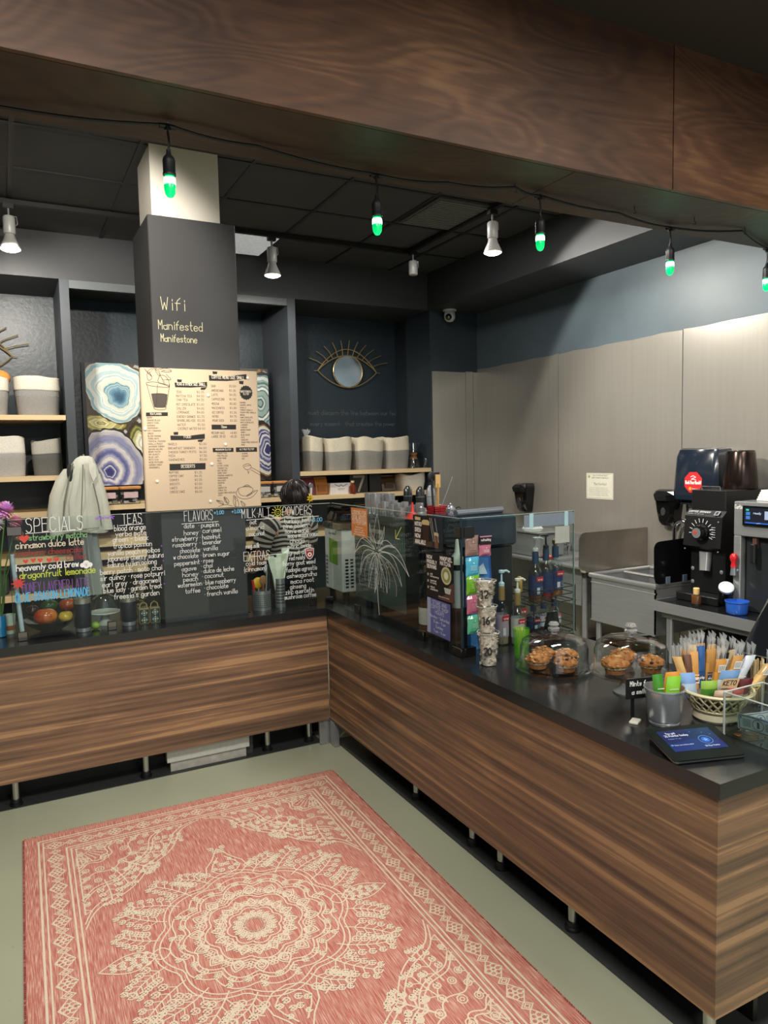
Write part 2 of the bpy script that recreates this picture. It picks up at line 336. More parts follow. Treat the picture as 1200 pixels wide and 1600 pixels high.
# back wall with three niches
wb=S(MB().box(-4.0,2.675,0,2.5,2.76,3.4),'wall_back',M['niche'])
S(MB().box(-4.0,1.992,3.044,2.5,2.68,3.40),'wall_soffit_back',M['soffit'])
S(MB().box(1.93,-7,3.044,2.5,1.992,3.40),'wall_soffit_right',M['soffit'])
for x0,x1 in ((-1.207,-1.143),(.551,.62)): emit(MB().box(x0,1.992,0,x1,2.675,3.044),'niche_post',flat('niche_post_paint','3a4047',.5),wb)
emit(MB().box(1.946,1.992,0,2.477,2.675,3.044),'niche_end',M['wall'],wb)
emit(MB().box(-1.143,1.997,2.985,.551,2.04,3.044),'niche_head',flat('niche_head_paint','565b5e',.5),wb)
sp=MB(); rng=[(1.962,2.334),(2.337,2.42),(2.423,2.475)]
for (a,b),z in zip(rng,(2.487,2.495,2.49)):
    emit(MB().box(a,1.984,.0,b,1.99,z),'steel_panel',M['steel'],wb)
wl=S(MB().box(-4.1,-8,0,-4.0,2.8,3.4),'wall_left',M['wall'])
wr=S(MB().box(2.477,-8,0,2.56,2.8,3.4),'wall_right',flat('bluegrey_wall_paint','56636b',.42,0,.10,3,.04))
for y0,y1 in ((.826,1.985),(-.421,.818),(-1.668,-.429),(-2.915,-1.676),(-4.16,-2.923)):
    n=14; top=[(y0+(y1-y0)*i/n,2.515+.003*math.sin(i*1.3+y0*3)+random.uniform(-.0025,.0025)) for i in range(n+1)]
    pl=[(y0,0),(y1,0)]+top[::-1]
    mb=MB(); mb.loft([[(2.470,a,b) for a,b in pl],[(2.477,a,b) for a,b in pl]])
    emit(mb,'steel_panel',M['steel'],wr)
# timber beam
bm=bpy.data.objects.new('ceiling_beam',None); COL.objects.link(bm); bm['kind']='structure'
emit(MB().box(-4.2,-1.673,2.80,.918,-1.653,3.385),'front_board',M['beam'],bm)
emit(MB().box(.922,-1.675,2.80,2.55,-1.653,3.385),'front_board',beamwood('plywood_figure',1.15,7.3),bm)
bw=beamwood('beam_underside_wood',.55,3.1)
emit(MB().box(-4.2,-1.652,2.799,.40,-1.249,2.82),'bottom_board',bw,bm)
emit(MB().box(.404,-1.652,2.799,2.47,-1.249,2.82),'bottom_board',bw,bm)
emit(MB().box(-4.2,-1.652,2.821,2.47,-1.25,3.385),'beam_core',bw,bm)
# column
co=bpy.data.objects.new('column',None); COL.objects.link(co); co['kind']='structure'
emit(MB().box(-.872,.166,2.9,-.507,.524,3.371),'upper_shaft',M['column_white'],co)
emit(MB().rbox(-.905,.116,0,-.438,.594,2.99,.004),'chalkboard_wrap',M['chalk'],co)
mb=MB().setc('d8d2a8'); F=FY(0,.116,0)
mb.text(F,'Wifi',-.855,2.505,.066,.0032,width=.125); mb.text(F,'Manifested',-.872,2.402,.048,.0030,width=.232); mb.text(F,'Manifestone',-.862,2.338,.040,.0028,width=.19)
emit(mb,'lettering',M['ink'],co)
# ------------------------------------------------------------------ counters
def leg(x,y,zt=.152):
    a=MB().cyl((x,y,.03),(x,y,zt),.019,16); f=MB().setc('101112').lathe([(.030,0),(.030,.010),(.024,.014),(.024,.032)],(x,y,0.003),16)
    return a,f
def legs(par,pts):
    for x,y in pts:
        a,f=leg(x,y); o=emit(a,'leg',M['chrome_leg'],par,True,w=True); emit(f,'foot',M['p'],o,True,w=True)
M['chrome_leg']=flat('satin_steel','b9b9b6',.25,1,.03,5,0)
cL=T('counter','walnut laminate counter run on steel legs facing the rug along its short side','counter',(-1.3,0,0))
emit(MB().box(-2.7,0,.152,-.004,.02,.783),'front_panel',M['walx'],cL,w=True)
emit(MB().setc('1b1d1e').box(-2.7,.021,.16,-.02,.105,.782),'carcass',M['p'],cL,w=True)
legs(cL,[(-1.673,.094),(-1.044,.098),(-.356,.111),(-.094,.112),(-2.3,.094)])
emit(MB().setc('0e0f10').box(-2.7,.24,.0,-.93,.26,.16).box(-.42,.24,0,.02,.26,.16),'plinth',M['p'],cL,w=True)
cR=T('counter','longer walnut laminate counter run coming towards the viewer on the right','counter',(0,-1.3,0))
emit(MB().box(0,-2.622,.152,.02,-.004,.783),'front_panel',M['wal_shaded'],cR,w=True)
emit(MB().box(.0,-2.642,.152,.74,-2.622,.783),'end_panel',M['wal_shaded'],cR,w=True)
emit(MB().setc('1b1d1e').box(.021,-2.615,.16,.60,-.03,.782),'carcass',M['p'],cR,w=True)
legs(cR,[(.099,-.852),(.097,-1.346),(.093,-1.555),(.083,-1.992),(.07,-2.57)])
emit(MB().setc('0e0f10').box(.25,-2.58,.0,.27,-.03,.16),'plinth',M['p'],cR,w=True)
emit(MB().box(.001,-.06,0.003,.03,.003,.151).box(-.06,.022,0.003,.03,.03,.151),'corner_plate',M['sink_steel'],cR,w=True)
one(MB().prism([(-2.7,-.013),(-.013,-.013),(-.013,-2.657),(.76,-2.657),(.76,.62),(-.428,.62),(-.428,.105),(-.915,.105),(-.915,.62),(-2.7,.62)],.784,.828),'worktop',M['top'],'continuous L-shaped black worktop lying over both walnut counters','worktop')
# white cabinet base seen below the short counter
t=T('floor_box','low white painted box standing under the short walnut counter','box',(-.7,.2,0))
emit(MB().setc('c9c9c4').box(-.935,.072,.062,-.475,.112,.15),'upper_board',M['p'],t,w=True)
emit(MB().setc('b5b1aa').box(-.915,.090,.003,-.49,.112,.06),'lower_board',VC(.7,0,.35,25,.1),t,w=True)
# ------------------------------------------------------------------ niche shelves and what stands on them
def shelf(x0,x1,z,label,y1=2.66,th=.036):
    o=one(MB().box(x0-.0,1.995,z-th,x1,y1,z),'shelf',M['pine'],label,'shelf'); return o
shelf(-3.6,-1.21,2.056,'pine shelf in the left niche, highest one, carrying two rope baskets')
shelf(-3.6,-1.21,1.612,'pine shelf in the left niche, second from the top, under the white jacket collar')
shelf(-3.6,-1.21,1.345,'pine shelf in the left niche just above the glass edge, empty')
shelf(-3.6,-1.21,1.005,'pine shelf behind the specials lettering with grey bins below')
shelf(-3.6,-1.21,.735,'lowest pine shelf behind the specials lettering, under the grey bins')
shelf(-1.14,.548,1.372,'pine shelf of the middle niche carrying wooden-lidded jars and the agate picture')
for z,n in ((1.112,'upper'),(1.013,'middle'),(.897,'lowest')):
    shelf(-1.14,.548,z,n+' pine board low in the middle niche seen through the teas lettering',th=.055)
shelf(.623,1.943,1.584,'pine shelf of the right niche carrying four two-tone rope baskets')
shelf(.623,1.943,1.372,'pine shelf of the right niche carrying coffee bags behind the cups')
shelf(.623,1.943,1.05,'pine shelf of the right niche hidden low behind the machines')
M['rope']=VC(.92,0,.30,150,.5)
def basket(loc,w,d,h,label,group,rot=0,split=.58,lo='8b8a87',hi='cfcabb',seed=0,slump=.06,fold=False):
    t=T('rope_basket',label,'basket',loc,rot,group); rs=random.Random(seed)
    def mk(z0,z1,col,extra=0):
        pr=[];n=int((z1-z0)/.0075)
        for i in range(n+1):
            z=z0+(z1-z0)*i/n; k=.90+.10*min(1,z/(h*.5)); pr.append((k+extra+(.010 if i%2 else -.004),z))
        return pr
    def wob(mb):
        out=[]
        for x,y,z in mb.v:
            q=mnoise.noise(Vector((x*9+seed*3,y*9,z*5)))*slump*.4+mnoise.noise(Vector((x*4+seed,y*4,z*2+seed)))*slump*.6
            zz=z+ (mnoise.noise(Vector((x*6+seed,y*6,seed)))*.03*(z/h)**2)
            out.append((x*(1+q),y*(1+q),max(0,zz)))
        mb.v=out; return mb
    zs=h*split
    b=MB().setc(lo); b.lathe([(.01,0)]+[(r,z) for r,z in mk(.0,zs,lo)],n=36,sq=4,sx=w/2,sy=d/2,cap1=False)
    emit(wob(b),'body',M['rope'],t,True)
    c=MB().setc(hi); p=mk(zs,h,hi,.022 if fold else .0); p=[(p[0][0],p[0][1])]+p+[(.93,h+.006),(.86,h),(.84,zs),(.82,h*.3),(.01,h*.3)]
    c.lathe(p,n=36,sq=4,sx=w/2,sy=d/2,cap0=False,cap1=False)
    emit(wob(c),'band',M['rope'],t,True,)
    return t
g='rope baskets on the niche shelves'
basket((-1.385,2.20,2.056),.31,.30,.285,'two-tone rope basket with folded cream cuff on the highest left shelf, beside the post',g,0,.66,seed=1,fold=True)
basket((-1.72,2.20,2.056),.29,.30,.27,'rope basket on the highest left shelf cut by the picture edge, something orange inside',g,0,.66,seed=2,fold=True)
basket((-1.65,2.18,1.612),.32,.30,.285,'slumped pale rope basket on the second left shelf cut by the picture edge',g,.1,.60,'a5a39e','dcd8cc',3,.09)
basket((-1.345,2.20,1.612),.20,.26,.265,'darker narrow rope basket on the second left shelf, right of the slumped pale one',g,-.12,.62,'62625f','b3b0a5',4,.09)
for i,(x,w,lb) in enumerate(((.795,.155,'narrow rope basket in plastic wrap, leftmost on the right niche shelf'),(1.025,.265,'two-tone rope basket second from the left on the right niche shelf'),(1.335,.285,'two-tone rope basket third from the left on the right niche shelf'),(1.62,.255,'two-tone rope basket at the right end of the basket row, beside the glass carafe'))):
    basket((x,2.16,1.584),w,.28,.285,lb,g,0,.60,'8f8d86','d8cfb9',10+i,.04)
# round orange thing peeping out of a basket
one(MB().setc('c7843a').sph((0,0,0),.075,16,10,sz=.8),'orange_pouch',M['cloth'],'orange rounded pouch peeping out of the left top basket','pouch',(-1.63,2.2,2.335),smooth=True)
# clear bag in the first basket
m_,nt_,b_=newmat('plastic_film'); b_.inputs['Base Color'].default_value=(.75,.78,.78,1); b_.inputs['Roughness'].default_value=.15; b_.inputs['Alpha'].default_value=.42; M['film']=m_
mb=MB()
for k in range(7):
    a=k*.9; mb.add([(0,0,0),(.05*math.cos(a),.05*math.sin(a),.06+.02*math.sin(k*2.1)),(.05*math.cos(a+.8),.05*math.sin(a+.8),.075+.015*math.cos(k))],[(0,1,2)])
one(mb,'plastic_bag',M['film'],'crumpled clear plastic bag sticking out above the narrow rope basket','bag',(.745,2.16,1.875))
# hourglass carafe with wooden collar and two small glasses
t=T('coffee_carafe','hourglass glass coffee carafe with wooden collar at the right end of the basket shelf','carafe',(1.852,2.17,1.585))
emit(MB().lathe([(.055,0),(.068,.03),(.055,.075),(.026,.115),(.045,.17),(.066,.235)],n=20,cap1=False),'body',M['clear'],t,True)
emit(MB().setc('a9733f').lathe([(.040,.085),(.030,.115),(.042,.145),(.034,.145),(.027,.115),(.034,.085)],n=16,cap0=False,cap1=False),'collar',M['p'],t,True)
emit(MB().setc('5d4a36').lathe([(.032,.108),(.034,.115),(.032,.122)],n=16,cap0=False,cap1=False),'cord',M['p'],t,True)
for x,lb in ((1.772,'small glass left of the hourglass carafe'),(1.91,'small glass jar right of the hourglass carafe')):
    one(MB().lathe([(.022,0),(.024,.005),(.022,.05),(.026,.075),(.020,.09)],n=14,cap1=False),'glass_jar',M['clear'],lb,'jar',(x,2.045,1.585),smooth=True)
# chalk lines on the niche wall
F=FY(0,2.6745,0); mb=MB().setc('646a68')
mb.text(F,"must discern the line between our fears",.985,2.115,.045,.004,width=1.02); mb.text(F,'every moment   that creates the power',1.0,2.01,.04,.004,width=.93)
emit(mb,'chalk_quote',M['ink'],wb)
# coffee bags and boxes on the lower right shelf
def pouch(loc,w,h,d,col,label,lab2=None,name='coffee_bag',tilt=0,group=None):
    t=T(name,label,'bag',loc,tilt,group); m=MB().setc(col); rg=[]
    for i,(zz,ww,dd) in enumerate(((0,.9,.9),(.04,1,1),(.45,.98,.85),(.8,1,.35),(.88,1,.12),(.95,1,.05),(1,.98,.05))):
        a,b=w/2*ww,d/2*dd; rg.append([(-a,-b,h*zz),(a*.2,-b*1.05,h*zz),(a,-b,h*zz),(a,b,h*zz),(-a,b,h*zz)])
    emit(m.loft(rg),'body',M['pg'] if name=='coffee_bag' else M['p'],t)
    if lab2:
        emit(MB().setc(lab2).box(-w*.3,-d/2-.004,h*.2,w*.3,-d/2+.01,h*.55),'label',M['p'],t)
    return t
pouch((.715,2.12,1.372),.15,.165,.09,'6e2f40','maroon coffee bag with a printed front at the left end of the lower right shelf','8d4a5a')
pouch((.86,2.13,1.372),.12,.16,.08,'a5692f','brown paper coffee bag beside the maroon one','8c5522')
t=T('card_box','white card box with a small printed emblem, beside the brown coffee bag','box',(1.03,2.1,1.372))
emit(MB().box(-.105,-.05,0,.105,.05,.10,'d9d3cd'),'carton',M['p'],t)
mb=MB(); F=FY(0,-.05,0); mb.line(F,[(-.06,.09),(-.02,.07),(0,.085),(.02,.07),(.06,.09)],.006,'5a4b6b'); mb.line(F,[(-.03,.05),(.04,.05)],.004,'777777'); mb.line(F,[(-.03,.04),(.03,.04)],.003,'777777')
emit(mb,'print',M['ink'],t)
mb=MB(); F=FY(0,-.012,0)
t=T('number_plaque','dark plaque with a large pale numeral seven, behind the steel cups','plaque',(1.25,2.15,1.372))
emit(MB().box(-.09,-.01,0,.09,.01,.17,'17181a'),'board',M['p'],t); emit(mb.line(F,[(-.05,.15),(.05,.15),(-.005,.015)],.022,'9b978c'),'numeral',M['ink'],t)
one(MB().box(-.06,-.01,0,.06,.05,.17,'0f1011'),'black_box',M['p'],'plain black box beside the numeral plaque','box',(1.42,2.15,1.372))
pouch((1.57,2.2,1.372),.15,.15,.1,'4a3527','dark brown coffee bag lying behind the tap handles','3a2a20')
basket((1.80,2.17,1.372),.26,.24,.155,'low cream cloth basket at the right end of the lower right shelf',None,0,.3,'cfc8b8','d8d2c4',31,.05)
t=T('honey_bottle','amber glass bottle with pale cap beside the white card box','bottle',(1.13,2.02,1.372))
emit(MB().setc('6b2d1a').lathe([(.03,0),(.034,.02),(.034,.065),(.014,.085),(.014,.10)],n=16),'body',M['pg'],t,True); emit(MB().setc('c9b48b').lathe([(.016,.1),(.016,.118)],n=14),'cap',M['p'],t,True)
# grey storage bins on the low left shelves
for i,(x,z,w) in enumerate(((-1.78,.735,.28),(-1.45,.735,.30))):
    t=T('storage_bin',('left','right')[i]+' grey woven storage bin on the low shelf behind the specials lettering','bin',(x,2.25,z))
    emit(MB().setc('4d5356').lathe([(.9,0),(.95,.02),(1.0,.19),(.96,.19),(.9,.03),(.01,.03)],n=24,sq=5,sx=w/2,sy=.16,cap1=False),'body',M['rope'],t); emit(MB().setc('9ea3a3').lathe([(1.02,.19),(1.03,.215),(.98,.215),(.97,.19)],n=24,sq=5,sx=w/2,sy=.16,cap0=False,cap1=False),'rim',M['p'],t)
# wooden-lidded jars either side of the menu
def lidjar(loc,w,label):
    t=T('lidded_jar',label,'jar',loc,0,'wooden-lidded jars on the middle shelf')
    emit(MB().lathe([(.96,0),(1,.012),(1,.105),(.97,.115)],n=24,sq=5,sx=w/2,sy=.055,cap1=False),'body',M['clear'],t)
    emit(MB().setc('c4884c').rbox(-w/2-.004,-.06,.116,w/2+.004,.06,.138,.008),'lid',M['p'],t)
    m=MB(); rs=random.Random(int(loc[0]*100))
    for i in range(16):
        x,y,z=rs.uniform(-w/2+.02,w/2-.02),rs.uniform(-.035,.035),rs.uniform(.012,.085); s=.018
        m.box(x-s,y-s*.6,z-s*.5,x+s,y+s*.6,z+s*.5,rs.choice(['8f8f8d','c5c2bd','5a5654','3b3836','d7d4cf']))
    emit(m,'contents',M['pg'],t); tag(t.children[-1],kind='stuff')
    emit(MB().box(-w*.35,-.0605,.05,w*.35,-.057,.095,'c9aeb0' if loc[0]<0 else 'bdb9b3'),'label',M['p'],t)
for x,w,lb in ((-.935,.15,'lidded glass jar under the blue agate, left of the pair'),(-.77,.15,'lidded glass jar under the agate picture, next to the menu board'),(.315,.13,'lidded glass jar right of the menu board, inner one'),(.465,.13,'lidded glass jar right of the menu board, beside the niche post')):
    lidjar((x,2.09,1.372),w,lb)
# ------------------------------------------------------------------ agate picture
t=T('agate_picture','wide canvas print of sliced agate stones leaning behind the menu board','picture',(-.27,2.42,1.375))
emit(MB().box(-1.05,2.40,1.51,.50,2.445,2.50,'15171a'),'canvas',M['p'],t,w=True)
emit(MB().box(-1.0,2.41,1.373,-.9,2.44,1.509,'3a2c20').box(.35,2.41,1.373,.45,2.44,1.509,'3a2c20'),'easel_foot',M['p'],t,w=True)
mb=MB(); F=FY(0,2.40,0); mb.rect(F,-1.022,1.512,.499,2.499,'4b443b',.0005)
rs=random.Random(5)
for i in range(420):
    x,z=rs.uniform(-1.0,.48),rs.uniform(1.52,2.49); r=rs.uniform(.012,.045)
    mb.poly(F,[(max(-1.02,min(.497,x+r*rs.uniform(.3,1.2)*math.cos(a))),max(1.514,min(2.497,z+r*rs.uniform(.3,1.2)*math.sin(a)))) for a in [k*PI/4 for k in range(8)]],rs.choice(['2a2724','8d8a84','6b5a3c','b9b6ae','3d3a36','8a6a3a','55504a']),.0006+i*1e-6)
LV=[.002]
def agate(cx,cz,rx,rz,rot,pal,seed,wob=.12,n=72,x0=-1.022,x1=.499,z0=1.512,z1=2.499):
    m=len(pal); r_=random.Random(seed); ks=sorted([1.0]+[r_.random()*.84+.12 for _ in range(m-1)],reverse=True); ex,ez=r_.uniform(-.25,.25)*rx,r_.uniform(-.3,.1)*rz
    for i,c in enumerate(pal):
        k=ks[i]*.5+(1-i/m)*.5; pts=[]; t_=1-k
        for j in range(n):
            a=2*PI*j/n; ca,sa=math.cos(a),math.sin(a)
            q=1+wob*1.7*mnoise.noise(Vector((ca*1.3+seed,sa*1.3,seed*.7)))+wob*1.5*t_*mnoise.noise(Vector((ca*2.6+seed,sa*2.6,seed+t_*1.2)))+wob*.35*mnoise.noise(Vector((ca*7+seed,sa*7,i*.6)))
            u,v=rx*k*q*ca+ex*t_,rz*k*q*sa+ez*t_
            x,z=cx+u*math.cos(rot)-v*math.sin(rot),cz+u*math.sin(rot)+v*math.cos(rot)
            pts.append((min(max(x,x0),x1),min(max(z,z0),z1)))
        LV[0]+=.00003; mb.poly(F,pts,c,LV[0])
agate(-.60,2.40,.16,.26,.5,['1e1c1b','b08a4a','2b2522','4a4038','a9a49b','38322c','6a5d4c','1f1d1c'],3)
agate(-.90,2.02,.17,.075,-.1,['4d4020','8e8648','c4be7e','a39c58','d6d2a4','c9c48c','b7b068','e0dcb8','8c8248','a79f66'],4,.2)
agate(-.61,1.86,.10,.15,.3,['3a3018','6f6b30','96944c','5f5f2e','b4b27a','d9d6b4','e6e4d0','c9c8ac','efeee2','a9a888'],6,.22)
agate(-.85,1.68,.25,.30,.35,['2b2a33','c9c4bc','b8b4b8','a3a2b4','8c8eac','7d80a6','9496b0','b4b2bc','d2cec8','c8c5c8','a5a5ba','8487ab','686c9a','5b5f92','7d80a6','a9a9bc','d4d1ce','dedbd6','b4b4c2','8184a8','5f639a','4a4e84','d6d3d0','6a6e9e','464a82','343870'],7,.16)
agate(-.80,2.27,.255,.25,-.35,['4f4538','c9cfc8','8fb3bb','d9ded6','e3e4d8','b8cfd2','dfe3d8','a7c2c8','e4e5da','d4d9cc','c8cfc4','5e8ea0','a8c4cb','7fa3b0','9db9c2','6d94a5','58809a','4a7189','3d637c','345870'],8,.14)
agate(.42,2.20,.20,.29,.1,['23282a','6f8683','c3cbc4','87a09c','55726f','aebcb5','6d8a86','dfe2da','4f6b69','92a8a2','77918d','c9d0c8','3f5c5c','8aa39d'],9,.12)
agate(.44,1.77,.18,.24,-.15,['2b2320','8a6b42','d7d2c8','4f5384','c6c5cc','3d4274','dcd9d4','5c6092','b7b7c4','454a80','e0ddd8','373c6c'],10,.14)
agate(-.2,2.2,.26,.26,0,['3a3a3a','9aa6a6','cfd2cc','6f8b90','dadcd4','8ba4a8','4f6f78'],11); agate(.05,1.75,.25,.22,0,['3a2d22','a38a5a','d6cfb8','8c7a4e','e0dccb','6e6038'],12)
emit(mb,'print',VC(.35,0,.04,20,.0),t,w=True)
# ------------------------------------------------------------------ eye mirrors
br=flat('brass_wire','c0a878',.35,.6,.1,10,0)
def eye(loc,label):
    t=T('eye_mirror',label,'mirror',loc,0,'eye-shaped mirrors in the niches')
    def up(a,h): return (.315*math.cos(a),0,h*math.sin(a)**1.15 if math.sin(a)>0 else 0)
    def arc(h,s=1,n=22,dz=0): return [(-.315+.63*i/n,0,dz+s*h*(math.sin(PI*i/n)**.85)) for i in range(n+1)]
    emit(MB().tube(arc(.155),.0052,6),'lower_lid_wire',br,t,True).scale=(1,1,-1)
    emit(MB().tube(arc(.155),.0052,6),'upper_lid_wire',br,t,True)
    emit(MB().tube(arc(.215,1,22),.0052,6),'brow_wire',br,t,True)
    emit(MB().tube([(.155*math.cos(2*PI*i/32),-.004,.155*math.sin(2*PI*i/32)-.0) for i in range(32)],.007,6,closed=True),'rim',br,t,True)
    m,nt,b=newmat('mirror_glass'); b.inputs['Metallic'].default_value=1; b.inputs['Roughness'].default_value=.03; b.inputs['Base Color'].default_value=(.8,.85,.88,1)
    emit(MB().lathe([(.150,0),(.150,.006)],n=32).xf(Matrix.Rotation(PI/2,4,'X')),'mirror_disc',m,t)
    for k in range(11):
        i=2+k*1.8; x=-.315+.63*i/22; z=.155*(math.sin(PI*i/22)**.85); a=PI*(.86-.075*k*1.0)
        dx,dz=math.cos(a),math.sin(a)*.95; l=.155
        emit(MB().tube([(x,0,z),(x+dx*l*.5+.008,-.003,z+dz*l*.55),(x+dx*l*1.05+.03*k/11,-.006,z+dz*l)],.0046,5),'lash',br,t,True)
    for s in (-1,1): emit(MB().tube([(s*.31,0,0),(s*.355,0,-.004)],.0036,5),'corner_wire',br,t,True)
    emit(MB().cyl((0,0,.0),(0,.03,.0),.02,8),'wall_mount',br,t)
    return t
e1=eye((1.40,2.643,2.535),'brass wire eye-shaped mirror with lashes above the chalk quote in the right niche')
dup(e1,(-1.845,2.643,2.555),label='brass wire eye-shaped mirror in the left niche, only its lash corner in view')
